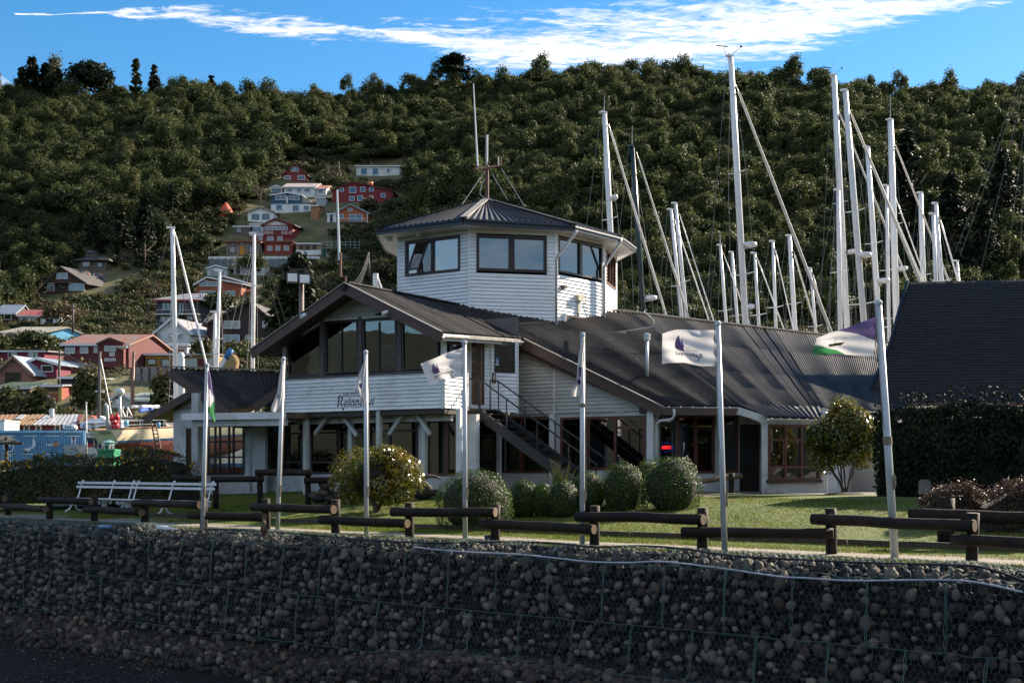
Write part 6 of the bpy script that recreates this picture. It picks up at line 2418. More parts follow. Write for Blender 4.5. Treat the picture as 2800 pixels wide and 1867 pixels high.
# ---------------------------------------------------------------- boats
antifoul = mat('red_antifouling', (.16, .035, .022), (.11, .03, .02), 2, .7)
hullwhite = mat('cream_hull', (.66, .58, .42), (.58, .50, .36), .8, .35)
stripe = mat('blue_boot_stripe', (.02, .10, .24), None, rough=.4)
deckm = mat('white_deck', (.62, .61, .57), (.5, .48, .44), 2, .6)
bluecan = mat('blue_canvas', (.02, .07, .30), (.03, .11, .40), 4, .8)
blackcan = mat('dark_spray_hood', (.02, .021, .024), (.04, .042, .048), 4, .6)
redball = mat('red_fender', (.52, .012, .03), (.44, .01, .025), 3, .35)
teal = mat('teal_paint', (.14, .32, .32), (.19, .40, .40), 3, .6)
def hull_mesh(org, hd, L, B, F, Dk, trim=0.0):
 """lofted yacht hull: stern at org, heading hd; F freeboard, Dk depth of body. returns (topsides, stripe, bottom, deck, transom)"""
 hd = Vector((hd[0], hd[1], 0)).normalized()
 sd = Vector((hd.y, -hd.x, 0))
 rows = []
 nst = 20
 for i in range(nst + 1):
  t = i / nst
  bw = B / 2 * (math.sin(math.pi * (0.36 + 0.64 * t)) ** .75 if t < 1 else 0.0) * (1.0 if t > .02 else .97)
  if t > .985:
   bw = .02
  sheer = F * (1.0 + .16 * (t - .45) ** 2 * 2 + .10 * t)
  keel = -Dk * (math.sin(math.pi * min(1, .12 + .95 * t)) ** .8) if t < .93 else -Dk * .25 * (1 - t) / .07
  if t < .12:
   keel = -Dk * (.1 + .9 * t / .12 * .6)
  rows.append((t, bw, sheer, keel))
 prof = [(1.0, 1.0), (1.0, .82), (.99, .6), (.965, .36), (.93, .18), (.90, .08), (.86, .0), (.78, -.2), (.60, -.5), (.33, -.8), (.0, -1.0)]
 def pt(r_, k, s):
  t, bw, sh, ke = r_
  w_, h_ = prof[k]
  z = sh * h_ if h_ >= 0 else -ke * h_
  w2 = bw * (w_ if h_ >= 0 else w_)
  x = L * t + (.55 * F * (h_ - .5) * (1 if t > .9 else 0) * (t - .9) * 10) - (.55 * max(h_, 0) * (1 - t / .1) if t < .1 else 0)
  return org + hd * x + sd * (w2 * s) + Vector((0, 0, z + trim * x))
 top_, st_, bo_ = MB(), MB(), MB()
 for i in range(nst):
  for s in (-1, 1):
   for k in range(len(prof) - 1):
    q = [pt(rows[i], k, s), pt(rows[i + 1], k, s), pt(rows[i + 1], k + 1, s), pt(rows[i], k + 1, s)]
    if s < 0:
     q.reverse()
    (top_ if k < 4 else st_ if k < 6 else bo_).quad(*q)
 tr_ = MB()
 ring = [pt(rows[0], k, -1) for k in range(len(prof))] + [pt(rows[0], k, 1) for k in reversed(range(len(prof) - 1))]
 tr_.poly(ring)
 dk = MB()
 for i in range(nst):
  dk.quad(pt(rows[i], 0, 1), pt(rows[i + 1], 0, 1), pt(rows[i + 1], 0, -1), pt(rows[i], 0, -1))
 return top_, st_, bo_, dk, tr_, rows, hd, sd, pt
def yacht_hull(root, org, hd, L, B, F, Dk, mtop, mstripe, mbot):
 a = hull_mesh(org, hd, L, B, F, Dk)
 h = a[0].build('hull', mtop, root, smooth=True)
 a[1].build('boot_stripe', mstripe, h, smooth=True)
 a[2].build('underbody', mbot, h, smooth=True)
 a[4].build('transom', M['white'], h)
 a[3].build('deck', deckm, root)
 return a
def radome(root, p, r=.3):
 mb_ = MB()
 mb_.lathe(p, [(r * .5, -.12), (r, -.08), (r * 1.03, 0), (r, .10), (r * .8, .14), (.02, .15)], 14)
 mb_.build('radar_dome', M['white'], root, smooth=True)
 MB().bar(p + Vector((-.45, 0, -.2)), p + Vector((.1, 0, -.14)), .08, .05).build('radar_bracket', M['pipe'], root)
BOATN = [0]
def sailboat(label, D, top, bot, w=9, fore=None, furl=1.0, spreads=(.40, .68), radar=None, mastm=None, hd=(.8, .55), dark=False, vane=False, whip=0, stay_m=None, back=True, extra=(), deck_z=2.7, hullL=8.6, flip=1):
 """yacht laid up ashore: hull on the ground, raked mast from photo pixels, stays and spreaders"""
 t = P(top[0], top[1], D)
 b0 = P(bot[0], bot[1], D)
 d = (t - b0)
 foot = b0 + d * ((deck_z - b0.z) / d.z)
 hdv = Vector((hd[0], hd[1], 0)).normalized() * flip
 sd = Vector((hdv.y, -hdv.x, 0))
 root = thing('sailboat', label, 'sailboat', (foot.x, foot.y, .75), 'yachts laid up behind the clubhouse')
 L = hullL
 org = Vector((foot.x, foot.y, 1.55)) - hdv * (L * .55)
 yacht_hull(root, org, hdv, L, 2.7, 1.0, .7, rnd.choice([M['white'], M['white'], hullwhite]), stripe, antifoul)
 mb_ = MB()
 c = Vector((foot.x, foot.y, deck_z + .15)) - hdv * .6
 mb_.box(c, (3.2, 1.5, .5), math.atan2(hdv.y, hdv.x))
 mb_.build('coachroof', M['white'], root)
 mm = mastm or M['mast']
 r = w / 2 / FPX * D
 mb_ = MB()
 mb_.tube([foot, foot.lerp(t, .75), t], [r, r, r * .82], 10)
 ms = mb_.build('mast', mm, root, smooth=True)
 MB().bar(t + hdv * (-.28) + Vector((0, 0, -.03)), t + hdv * .12 + Vector((0, 0, -.03)), r * 1.6, .10).build('mast_head', mm, ms)
 ax = d.normalized()
 ht = (t - foot).length
 for k, f in enumerate(spreads):
  p = foot + ax * (ht * f)
  w2 = .95 - .25 * k
  mb_ = MB()
  for s in (-1, 1):
   mb_.tube([p, p + sd * (s * w2) + Vector((0, 0, .06))], [.04, .028], 5)
  mb_.build('spreader', mm, ms)
 mb_ = MB()
 for s in (-1, 1):
  pts = [foot + sd * (s * 1.15)] + [foot + ax * (ht * f) + sd * (s * (.95 - .25 * k)) for k, f in enumerate(spreads)] + [t - ax * .3]
  mb_.tube(pts, .010, 3)
  mb_.tube([foot + sd * (s * 1.1) - hdv * .3, foot + ax * (ht * (spreads[-1] - .03))], .009, 3)
 stern = Vector((foot.x, foot.y, deck_z)) - hdv * (L * .53)
 if back:
  sp_ = stern
  mid_ = t.lerp(sp_, .55)
  mb_.tube([t - hdv * .25, mid_], .010, 3)
  mb_.tube([mid_, sp_ + sd * .6], .009, 3)
  mb_.tube([mid_, sp_ - sd * .6], .009, 3)
 mb_.build('rigging', stay_m or M['stay'], root)
 if fore:
  (fx0, fy0), (fx1, fy1) = fore
  pa_ = P(fx0, fy0, D)
  pb_ = P(fx1, fy1, D)
  dirf = pb_ - pa_
  k_ = (deck_z - pa_.z) / dirf.z
  pe = pa_ + dirf * k_
  mb_ = MB()
  mb_.tube([pa_, pe], .016, 5)
  mb_.build('forestay', M['stay'], root)
  if furl > 0:
   mb_ = MB()
   n_ = 14
   pts = [pa_.lerp(pe, .02 + .98 * i / n_) for i in range(n_ + 1)]
   rs = [.02 + .055 * furl * math.sin(math.pi * (.12 + .8 * i / n_)) ** .5 * (1 + .10 * math.sin(i * 2.3)) for i in range(n_ + 1)]
   mb_.tube(pts, rs, 7)
   mb_.build('furled_jib', M['sail'] if furl > .7 else M['mast'], root, smooth=True)
 if radar:
  p = P(radar[0], radar[1], D - .1)
  radome(root, p, radar[2] if len(radar) > 2 else .32)
 if vane:
  mb_ = MB()
  a_ = t + Vector((-.35, 0, .28))
  mb_.tube([t + Vector((.05, 0, .05)), t + Vector((.55, -.1, .42))], .018, 4)
  mb_.ball(t + Vector((.58, -.1, .47)), .07, 8, 5)
  mb_.tube([t + Vector((-.3, 0, .0)), a_ + Vector((0, 0, .25))], .014, 4)
  mb_.bar(a_ + Vector((-.45, 0, .28)), a_ + Vector((.2, 0, .22)), .02, .05)
  mb_.build('wind_vane', M['black'], ms)
 if whip:
  MB().tube([t, t + Vector((0, 0, whip))], [.022, .010], 5).build('whip_antenna', M['metal_w'], ms)
 for (xa, ya, xb, yb, m_) in extra:
  MB().tube([P(xa, ya, D - .3), P(xb, yb, D - .3)], .011, 3).build('halyard', M[m_], root)
 return root
def f(x, y): return x * 1.1905, y * 1.1905
rowsD = [70, 74.5, 79, 83.5, 88, 92.5]
B = [
 dict(label='white masted yacht showing beside the tower roof, brown antenna disc on top', top=f(1388, 258), bot=f(1402, 530), w=16, fore=(f(1398, 285), f(1530, 725)), radar=(1681, 540, .16), whip=.9),
 dict(label='yacht with the only dark blue black mast, right of the tower', top=f(1452, 335), bot=f(1478, 720), w=14, fore=(f(1462, 350), f(1582, 730)), mastm='mast_d', radar=(1780, 815, .36), whip=1.2),
 dict(label='yacht with the shorter mast of the close pair right of the dark mast', top=f(1541, 480), bot=f(1566, 732), w=10, fore=(f(1549, 505), f(1628, 735)), furl=.4),
 dict(label='yacht with the taller mast of the close pair right of the dark mast', top=f(1551, 466), bot=f(1577, 732), w=11, fore=(f(1560, 490), f(1640, 740)), furl=.4),
 dict(label='small yacht whose slim mast stands left of the tallest mast', top=f(1654, 562), bot=f(1668, 745), w=9, whip=1.0, furl=.3, fore=(f(1661, 580), f(1722, 745))),
 dict(label='small yacht whose mast almost touches the left side of the tallest mast', top=f(1681, 578), bot=f(1694, 745), w=9),
 dict(label='yacht with the tallest mast of all, wind vane at its head', top=f(1678, 128), bot=f(1712, 742), w=18, fore=(f(1690, 195), f(1908, 760)), furl=1.3, vane=True, radar=(2052, 670, .36), spreads=(.44, .70)),
 dict(label='yacht with a slim mast just right of the tallest mast', top=f(1733, 580), bot=f(1743, 752), w=9, fore=(f(1738, 590), f(1800, 755)), furl=.4, radar=(2054, 838, .2)),
 dict(label='yacht with a thin mast alone between the tallest mast and the middle one', top=f(1775, 553), bot=f(1782, 754), w=9, fore=(f(1779, 566), f(1822, 756)), furl=.3),
 dict(label='yacht with a middle sized mast bearing a black square flag', top=f(1813, 540), bot=f(1826, 757), w=13, fore=(f(1822, 575), f(1876, 760)), furl=.8),
 dict(label='yacht with the shortest mast right of the black square flag', top=f(1861, 615), bot=f(1874, 762), w=8, fore=(f(1865, 622), f(1905, 765)), furl=.3),
 dict(label='yacht with the second tallest mast, wind vane and antenna at its head', top=f(1915, 172), bot=f(1946, 765), w=17, fore=(f(1922, 245), f(2103, 690)), furl=1.1, vane=True, whip=1.3, radar=(2333, 688, .4), spreads=(.40, .66)),
 dict(label='yacht with a tall mast close right of the second tallest', top=f(1941, 207), bot=f(1984, 740), w=17, fore=(f(1950, 250), f(2135, 700)), furl=1.2, radar=(2364, 698, .4), spreads=(.40, .66)),
 dict(label='yacht with a mast hidden behind the second tallest one', top=f(1925, 435), bot=f(1930, 765), w=13, furl=.0),
 dict(label='yacht with a tall mast carrying a radome above the green and purple flag', top=f(1992, 337), bot=f(2016, 700), w=15, fore=(f(2000, 370), f(2150, 720)), furl=1.0, radar=(2416, 768, .4)),
 dict(label='yacht with a tall mast near the slate roof, whip antenna at its head', top=f(2045, 274), bot=f(2061, 800), w=18, fore=(f(2053, 325), f(2165, 610)), furl=.9, whip=1.6, radar=(2467, 735, .36)),
 dict(label='yacht with a mast half hidden behind the one near the slate roof', top=f(2036, 425), bot=f(2042, 780), w=10, fore=(f(2052, 440), f(2110, 600)), furl=.5),
 dict(label='yacht whose mast is third from the right among the masts above the slate roof', top=f(2114, 442), bot=f(2122, 700), w=15, furl=.0, fore=None),
 dict(label='yacht with the shorter mast of the last close pair above the slate roof', top=f(2143, 490), bot=f(2152, 700), w=11, furl=0, fore=None),
 dict(label='yacht with the taller mast of the last close pair above the slate roof', top=f(2149, 466), bot=f(2163, 655), w=12, fore=(f(2157, 495), f(2202, 650)), furl=.6),
 dict(label='yacht with the small mast at the far right above the slate roof', top=f(2198, 598), bot=f(2203, 660), w=8),
]
for i, d in enumerate(B):
 d = dict(d)
 if d.get('mastm'):
  d['mastm'] = M[d['mastm']]
 thick = d['w']
 D = rowsD[i % 6]
 sailboat(D=D, **d)
for i, (a_, b_, m_) in enumerate([((2800, 180), (2610, 690), 'stay'), ((2790, 230), (2625, 700), 'stay'), ((2800, 300), (2756, 700), 'stay'), ((2795, 420), (2790, 700), 'stay')]):
 pass
sailboat('yacht beyond the slate roof of which only the stays are seen', 76, (2835, 130), (2880, 900), w=16, spreads=(.5,), back=True, hd=(.9, .1), hullL=15)
mb = MB()
rt = bpy.data.objects[[o.name for o in bpy.data.objects if o.name.startswith('sailboat')][-1]]
for a_, b_ in (((2815, 150), (2612, 690)), ((2815, 170), (2625, 700)), ((2808, 290), (2757, 700)), ((2806, 330), (2790, 700))):
 mb.tube([P(*a_, 76), P(*b_, 76)], .011, 3)
mb.build('backstay', M['stay'], rt)
def z1b(x, y): return 380 + x / 4.481, 550 + y / 4.481
sailboat('left yacht, tall white mast with lamp on top beside the village', 62, z1b(410, 320), z1b(436, 1568), w=13, fore=(z1b(440, 380), z1b(722, 1568)), furl=.7, spreads=(.22, .5), vane=True, back=False, flip=1,
         extra=[(*z1b(385, 340), *z1b(45, 1540), 'stay'), (*z1b(378, 345), *z1b(130, 1560), 'stay_r'), (*z1b(445, 820), *z1b(660, 1568), 'stay'), (*z1b(440, 520), *z1b(610, 1568), 'stay_r'), (*z1b(300, 1230), *z1b(240, 1568), 'stay')])
sailboat('yacht with a slim mast before the orange house', 66.5, z1b(990, 840), z1b(968, 1640), w=9, spreads=(.30, .6), back=False, hullL=7,
         extra=[(*z1b(985, 860), *z1b(820, 1568), 'stay'), (*z1b(1000, 870), *z1b(1110, 1568), 'stay'), (*z1b(960, 1350), *z1b(1200, 2050), 'stay_r')])
sailboat('yacht with a white mast and spreaders just left of the bay gable', 71, z1b(1411, 390), z1b(1398, 1640), w=11, spreads=(.20, .45, .75), back=False, hullL=9,
         extra=[(*z1b(1440, 390), *z1b(1800, 1480), 'rope'), (*z1b(1440, 395), *z1b(1735, 1530), 'rope'), (*z1b(1370, 640), *z1b(1125, 1560), 'sail'), (*z1b(1385, 690), *z1b(1205, 1560), 'sail'), (*z1b(1390, 420), *z1b(1390, 1500), 'stay_r')])
sailboat('small yacht whose mast top just shows beside the slim mast', 75.5, z1b(930, 1350), z1b(930, 1700), w=9, spreads=(.6,), back=False, hullL=6)
wp = thing('crane_post', 'thick white post with rounded cap behind the left wing roof', 'post', P(496, 1200, 60))
MB().tube([Vector((P(496, 1, 60).x, 60, .75)), P(496, 975, 60), P(495, 966, 60), P(494, 963, 60)], [.16, .16, .12, .04], 12).build('post', M['white'], wp, smooth=True)
MB().bar(P(503, 978, 59.8), P(522, 974, 59.8), .08, .08).build('bracket', M['black'], wp)
spar = thing('sail_spar', 'white spar with blue end and tan sail cover rising behind the left roof', 'spar', P(600, 1015, 58))
MB().tube([P(592, 1030, 58), P(618, 980, 58)], .13, 8).build('spar', M['white'], spar, smooth=True)
MB().tube([P(618, 980, 58), P(633, 955, 58)], .15, 8).build('blue_end', mat('blue_paint', (.02, .16, .42), None, rough=.4), spar, smooth=True)
MB().tube(smooth_pts([P(630, 968, 58), P(638, 985, 58), P(632, 1005, 58), P(628, 1030, 58)], 3), [.06, .14, .22, .28, .30, .32, .34, .35, .35, .36][:10], 8).build('sail_cover', mat('tan_canvas', (.33, .23, .10), (.24, .16, .07), 4, .9), spar, smooth=True)
MB().tube([P(500, 985, 58), P(560, 975, 58), P(631, 958, 58)], .012, 4).build('lashing', M['rope'], spar)
MB().tube([P(633, 960, 58), P(692, 1008, 58)], .012, 4).build('lashing', M['stay_r'], spar)
# ---- the cream yacht ashore on the left
yz = 60.0
def z22(x, y): return 220 + x / 6.533, 1060 + y / 6.533
yr = thing('yacht_ashore', 'cream hulled yacht with red bottom and blue stripe standing ashore beyond the hedge', 'yacht', P(330, 1300, 58))
s0 = P(304, 1262, 55.5)
hdv = Vector((.45, .89, 0)).normalized()
org = Vector((s0.x - .1, s0.y, P(330, 1213, 56.5).z))
A = hull_mesh(org, hdv, 13.5, 1.45, .58, 1.0, .06)
A[0].build('topsides', hullwhite, yr, smooth=True)
A[1].build('boot_stripe', stripe, yr, smooth=True)
A[2].build('underbody', antifoul, yr, smooth=True)
A[4].build('transom', M['white'], yr)
A[3].build('deck', deckm, yr)
rws, hd_, sd_, ptf = A[5:]
mb = MB()
for s in (-1, 1):
 for i in range(20):
  mb.bar(ptf(rws[i], 0, s) + Vector((0, 0, .03)), ptf(rws[i + 1], 0, s) + Vector((0, 0, .03)), .06, .06)
mb.build('toe_rail', mat('teak_rail', (.22, .11, .05), None), yr)
mb = MB()
for s in (-1, 1):
 prev = None
 for i in range(0, 19, 2):
  p = ptf(rws[i], 0, s) * 1.0
  q = p + Vector((0, 0, .36))
  mb.tube([p, q], .014, 4)
  if prev:
   mb.tube([prev, q], .009, 4)
   mb.tube([prev - Vector((0, 0, .18)), q - Vector((0, 0, .18))], .008, 4)
  prev = q
mb.build('guard_rail', M['galv'], yr)
mb = MB()
c0 = org + hd_ * 5.6 + Vector((0, 0, .68))
mb.box(c0, (4.2, .8, .28), math.atan2(hd_.y, hd_.x))
mb.build('coachroof', M['white'], yr)
mb = MB()
for t in np.linspace(0, math.pi, 9)[:-1]:
 t2 = t + math.pi / 8
 a_, b_ = [org + hd_ * 3.2 + sd_ * (.5 * math.cos(x)) + Vector((0, 0, .6 + .55 * math.sin(x))) for x in (t, t2)]
 mb.quad(a_, b_, b_ + hd_ * 1.4 - Vector((0, 0, .25)), a_ + hd_ * 1.4 - Vector((0, 0, .25)))
mb.build('spray_hood', blackcan, yr)
MB().tube([P(*z22(490, 750), 55), P(*z22(470, 330), 55), P(*z22(430, 300), 55)], [.07, .09, .10], 8).build('vane_post', M['pipe'], yr, smooth=True)
MB().tube([P(*z22(705, 740), 56), P(*z22(703, 110), 56)], .07, 8).build('radar_post', M['galv'], yr, smooth=True)
radome(yr, P(*z22(703, 70), 56), .20)
radome(yr, P(*z22(672, 262), 56), .08)
mb = MB()
for a_, b_ in (((720, 340), (800, 520)), ((840, 345), (920, 500)), ((770, 330), (720, 520)), ((840, 360), (830, 510)), ((715, 515), (920, 520)), ((760, 570), (1100, 575))):
 mb.tube([P(*z22(*a_), 56.3), P(*z22(*b_), 56.3)], .03, 5)
mb.build('stern_arch', M['metal_w'], yr)
mt = MB().tube([P(360, 1190, 58.5), P(361, 1110, 58.5), P(366, 962, 58.5)], [.09, .09, .06], 10).build('mast', mat('red_brown_spar', (.20, .075, .045), (.14, .05, .03), 5, .5), yr, smooth=True)
MB().tube([P(*z22(915, 340), 58), P(*z22(1400, 335), 61)], .08, 8).build('boom', M['white'], yr, smooth=True)
MB().tube(smooth_pts([P(*z22(1045, 425), 58), P(*z22(1110, 400), 58.4), P(*z22(1200, 385), 59), P(*z22(1290, 375), 59.6)], 3), [.04, .08, .10, .11, .11, .11, .1, .09, .08, .05], 8).build('sail_cover', bluecan, yr, smooth=True)
mb = MB()
for a_, b_, in (((366, 965), (288, 1100)), ((366, 965), (420, 1170)), ((366, 975), (352, 1180))):
 mb.tube([P(*a_, 58.2), P(*b_, 58.2)], .012, 3)
mb.build('rigging', M['stay'], yr)
V, F = text_mesh('GIULIA', 1.0, .25, .01)
xs = [v.x for v in V]
tp0 = ptf(rws[0], 0, -1) - hd_ * .035
n_ = (ptf(rws[0], 0, 1) - ptf(rws[0], 0, -1)).normalized()
up_ = (ptf(rws[0], 0, 1) - ptf(rws[0], 6, 1))
up_ = (up_ - n_ * up_.dot(n_)).normalized()
if n_.x < 0:
 n_ = -n_
 tp0 = ptf(rws[0], 0, 1) - hd_ * .035
wd = (ptf(rws[0], 0, 1) - ptf(rws[0], 0, -1)).length
k = wd * .46 / (max(xs) - min(xs))
MB().add([tp0 + n_ * (wd * .46 + (v.x - min(xs)) * k) + up_ * (-.26 + v.y * k * 1.2) - hd_ * .03 for v in V], F).build('name_lettering', M['black'], yr)
for k, (x, y) in enumerate([(565, 555), (650, 530), (640, 610), (600, 620), (560, 690), (640, 680), (600, 700)]):
 p = P(*z22(x, y), 55.2 + .12 * (k % 3))
 fe = thing('fender', ['red inflatable fender at the upper left of the cluster on the yacht stern', 'topmost red fender of the cluster on the yacht stern', 'red fender at the right middle of the cluster on the yacht stern', 'red fender in the centre of the cluster on the yacht stern', 'red fender at the lower left of the cluster on the yacht stern', 'red fender at the lower right of the cluster on the yacht stern', 'lowest red fender of the cluster on the yacht stern'][k], 'fender', p, 'red fenders on the yacht stern')
 MB().lathe(p, [(.015, -.16), (.07, -.15), (.12, -.08), (.13, 0), (.11, .08), (.06, .14), (.03, .17), (.02, .2)], 12).build('ball', redball, fe, smooth=True)
ld = thing('ladder', 'rusty ladder leaning against the side of the cream yacht', 'ladder', P(*z22(1390, 1130), 54.5))
la, lb = [(1270, 640), (1355, 1120)], [(1350, 650), (1440, 1110)]
mb = MB()
for s in (la, lb):
 mb.tube([P(*z22(*s[0]), 56.2), P(*z22(*s[1]), 55.2)], .035, 6)
mb.build('stile', M['rust'], ld)
for t in np.linspace(.1, .95, 7):
 a_ = P(*z22(*la[0]), 56.2).lerp(P(*z22(*la[1]), 55.2), t)
 b_ = P(*z22(*lb[0]), 56.2).lerp(P(*z22(*lb[1]), 55.2), t)
 MB().tube([a_, b_], .025, 5).build('rung', M['rust'], ld)
for k, (x, y, r) in enumerate([(815, 640, .11), (1390, 670, .10)]):
 p = P(*z22(x, y), 56.6)
 tag(MB().lathe(p, [(r * .8, -.14), (r, -.12), (r, .12), (r * .8, .14)], 12).build('drum', mat('blue_drum', (.10, .32, .52), None, rough=.4), smooth=True), ['blue plastic drum lashed on deck behind the red fenders', 'blue plastic tub on deck above the ladder'][k], 'drum')
for k, x in enumerate((300, 400, 480, 560)):
 p = Vector((P(x, 1, 57).x, 57, .75))
 mb = MB()
 mb.tube([p + Vector((-.5, -.4, 0)), p + Vector((0, .2, 1.6))], .05, 5)
 mb.tube([p + Vector((.5, -.4, 0)), p + Vector((0, .2, 1.6))], .05, 5)
 tag(mb.build('boat_stand', M['rust']), ['rusty prop stand under the stern of the cream yacht', 'rusty prop stand left of the ladder under the cream yacht', 'rusty prop stand right of the ladder under the cream yacht', 'rusty prop stand farthest right under the cream yacht'][k], 'boat stand', 'props under the cream yacht')
# ---- white motor boat behind
mo = thing('motor_boat', 'white wheelhouse motor boat behind the red fenders', 'boat', P(250, 1200, 64))
ho = Vector((P(215, 1, 64).x, 64, 2.2))
A2_ = hull_mesh(ho, (.95, .2), 9, 3.2, 1.0, .8)
A2_[0].build('hull', M['white'], mo, smooth=True)
A2_[2].build('underbody', stripe, mo, smooth=True)
A2_[3].build('deck', deckm, mo)
def zf(x, y): return 180 + x / 6.532, 1000 + y / 6.532
wh = [zf(440, 1185), zf(560, 1045), zf(640, 1000), zf(735, 1000), zf(735, 1185)]
MB().prism([P(x, y, 62.5) for x, y in wh], (.2, 2.2, 0)).build('wheelhouse', mat('grey_white_gelcoat', (.48, .52, .56), (.42, .46, .5), 2, .4), mo)
MB().prism([P(x, y, 62.45) for x, y in (zf(550, 1190), zf(600, 1080), zf(725, 1065), zf(725, 1190))], (0, .04, 0)).build('wheelhouse_window', M['glass_d'], mo)
MB().prism([P(x, y, 62.3) for x, y in (zf(245, 1030), zf(420, 950), zf(640, 930), zf(735, 1000), zf(600, 1018))], (.2, 2.6, 0)).build('canopy', M['white'], mo)
MB().prism([P(x, y, 62.2) for x, y in (zf(610, 925), zf(605, 890), zf(720, 965), zf(725, 985))], (.2, 2.4, 0)).build('windscreen', M['metal_w'], mo)
MB().tube([P(270, 1155, 64), P(273, 962, 64)], [.10, .08], 8).build('mast', M['greypost'], mo, smooth=True)
MB().tube([P(*zf(525, 452), 64), P(*zf(605, 462), 64), P(*zf(685, 458), 64)], .04, 5).build('spreader', M['metal_w'], mo)
MB().tube([P(273, 968, 64), P(301, 1110, 64), P(304, 1130, 64)], .03, 5).build('stay', M['mast'], mo)
for k, (x, y) in enumerate([(15, 1092), (55, 1092), (100, 1094), (145, 1100)] + [(330, 1080), (375, 1082), (425, 1085), (470, 1088)]):
 p = P(*zf(x, y), 63.0)
 rf = thing('liferaft_canister', 'white ribbed liferaft canister, %s in the row %s' % (['leftmost', 'second', 'third', 'rightmost'][k % 4], 'above the blue container' if k < 4 else 'beside the wheelhouse'), 'canister', p, 'liferaft canisters ' + ('above the container' if k < 4 else 'beside the wheelhouse'))
 o = MB().tube([p + Vector((-.02, -.22, 0)), p + Vector((-.02, -.19, 0)), p + Vector((0, .19, 0)), p + Vector((0, .22, 0))], [.10, .135, .135, .10], 14).build('shell', M['white'], rf, smooth=True)
 MB().tube([p + Vector((-.01, -.05, 0)), p + Vector((-.01, -.02, 0))], .139, 14).build('strap', M['pipe'], rf)
rk = tag(MB().bar(P(175, 1178, 63), P(262, 1178, 63), .6, .04).build('canister_rack', M['rust']), 'steel rack carrying the white liferaft canisters', 'rack')
# ---- shipping container with emblems
cd = 61.0
cblue = mat('blue_container_paint', (.26, .52, .74), (.20, .45, .68), 1.2, .5, dirt=(.12, .16, .18), dirt_scale=2, dirt_amt=.5)
ct = thing('shipping_container', 'pale blue corrugated shipping container printed with white framed emblems', 'container', P(100, 1290, cd))
xl, xr_ = P(-60, 1, cd).x, P(234.5, 1, cd).x
zt, zb_ = P(1, 1177, cd).z, .80
mb = MB()
V = []
nx = 60
for i in range(nx * 4 + 1):
 x = xl + (xr_ - xl) * i / (nx * 4)
 ph = i % 4
 V.append((x, cd + (0.0 if ph in (0, 1) else .10)))
for i in range(len(V) - 1):
 mb.quad((V[i][0], V[i][1], zb_ + .12), (V[i + 1][0], V[i + 1][1], zb_ + .12), (V[i + 1][0], V[i + 1][1], zt - .10), (V[i][0], V[i][1], zt - .10))
mb.build('corrugated_side', cblue, ct)
mb = MB()
mb.box(((xl + xr_) / 2, cd + .03, zt - .05), (xr_ - xl, .16, .12))
mb.box(((xl + xr_) / 2, cd + .03, zb_ + .06), (xr_ - xl, .16, .14))
for x in (xl + .06, xr_ - .06):
 mb.box((x, cd + .03, (zt + zb_) / 2), (.12, .18, zt - zb_))
mb.build('frame', cblue, ct)
mb = MB()
mb.box(((xl + xr_) / 2, cd + 1.3, (zt + zb_) / 2), (xr_ - xl - .04, 2.36, zt - zb_ - .06))
mb.build('body', cblue, ct)
def zc(x, y): return x / 7.838, 1100 + y / 7.838
prn = mat('white_print', (.66, .70, .74), None, rough=.6)
def cpoly(pts, m_, name, d_=-.012):
 mb_ = MB()
 for pl in pts:
  mb_.prism([P(*zc(*p), cd + d_) for p in pl], (0, .008, 0))
 return mb_.build(name, m_, ct)
bars = []
for x0_, x1_ in ((30, 330), (500, 800), (975, 1280), (1430, 1722)):
 for y in (718, 1080 if x0_ > 1300 else 1110):
  bars.append([(x0_, y - 8), (x1_, y - 8), (x1_, y + 8), (x0_, y + 8)])
cpoly(bars, prn, 'emblem_frame')
cpoly([[(705, 740), (755, 820), (760, 930), (700, 990), (690, 960)], [(520, 980), (600, 985), (690, 930), (650, 1040), (530, 1050)]], prn, 'sail_emblem')
def ringp(cx, cy, r0, r1, a0, a1, n=16):
 return [[(cx + r0 * math.cos(t0), cy + r0 * math.sin(t0)), (cx + r1 * math.cos(t0), cy + r1 * math.sin(t0)), (cx + r1 * math.cos(t1), cy + r1 * math.sin(t1)), (cx + r0 * math.cos(t1), cy + r0 * math.sin(t1))]
   for t0, t1 in zip(np.linspace(a0, a1, n + 1)[:-1], np.linspace(a0, a1, n + 1)[1:])]
cpoly(ringp(180, 950, 92, 120, 0, 6.283), prn, 'round_badge', -.012)
cpoly(ringp(180, 950, 62, 92, 0, 6.283), mat('navy_print', (.03, .06, .15), None), 'round_badge', -.013)
cpoly([[(115, 900), (240, 900), (230, 985), (180, 1005), (130, 985)]], prn, 'badge_centre', -.014)
cpoly([[(130, 950), (180, 930), (235, 955), (220, 990), (180, 1002), (140, 990)]], mat('blue_print', (.04, .22, .45), None), 'badge_wave', -.02)
og = mat('orange_print', (.75, .33, .06), None)
cpoly(ringp(1190, 895, 44, 62, 0, 6.283) + ringp(1190, 860, 16, 30, 0, 6.283, 10) + ringp(1190, 930, 16, 30, 0, 6.283, 10), og, 'orange_emblem', -.014)
cpoly([[(985, 880), (1010, 870), (1015, 930), (990, 935)], [(1030, 885), (1060, 880), (1062, 930), (1032, 934)], [(1075, 895), (1120, 890), (1122, 932), (1078, 934)]], prn, 'emblem_word')
rp = mat('red_print', (.45, .03, .05), None)
cpoly([[(1575, 735), (1592, 790), (1575, 812), (1558, 790)], [(1575, 985), (1612, 1020), (1575, 1055), (1538, 1020)]], rp, 'red_emblem', -.016)
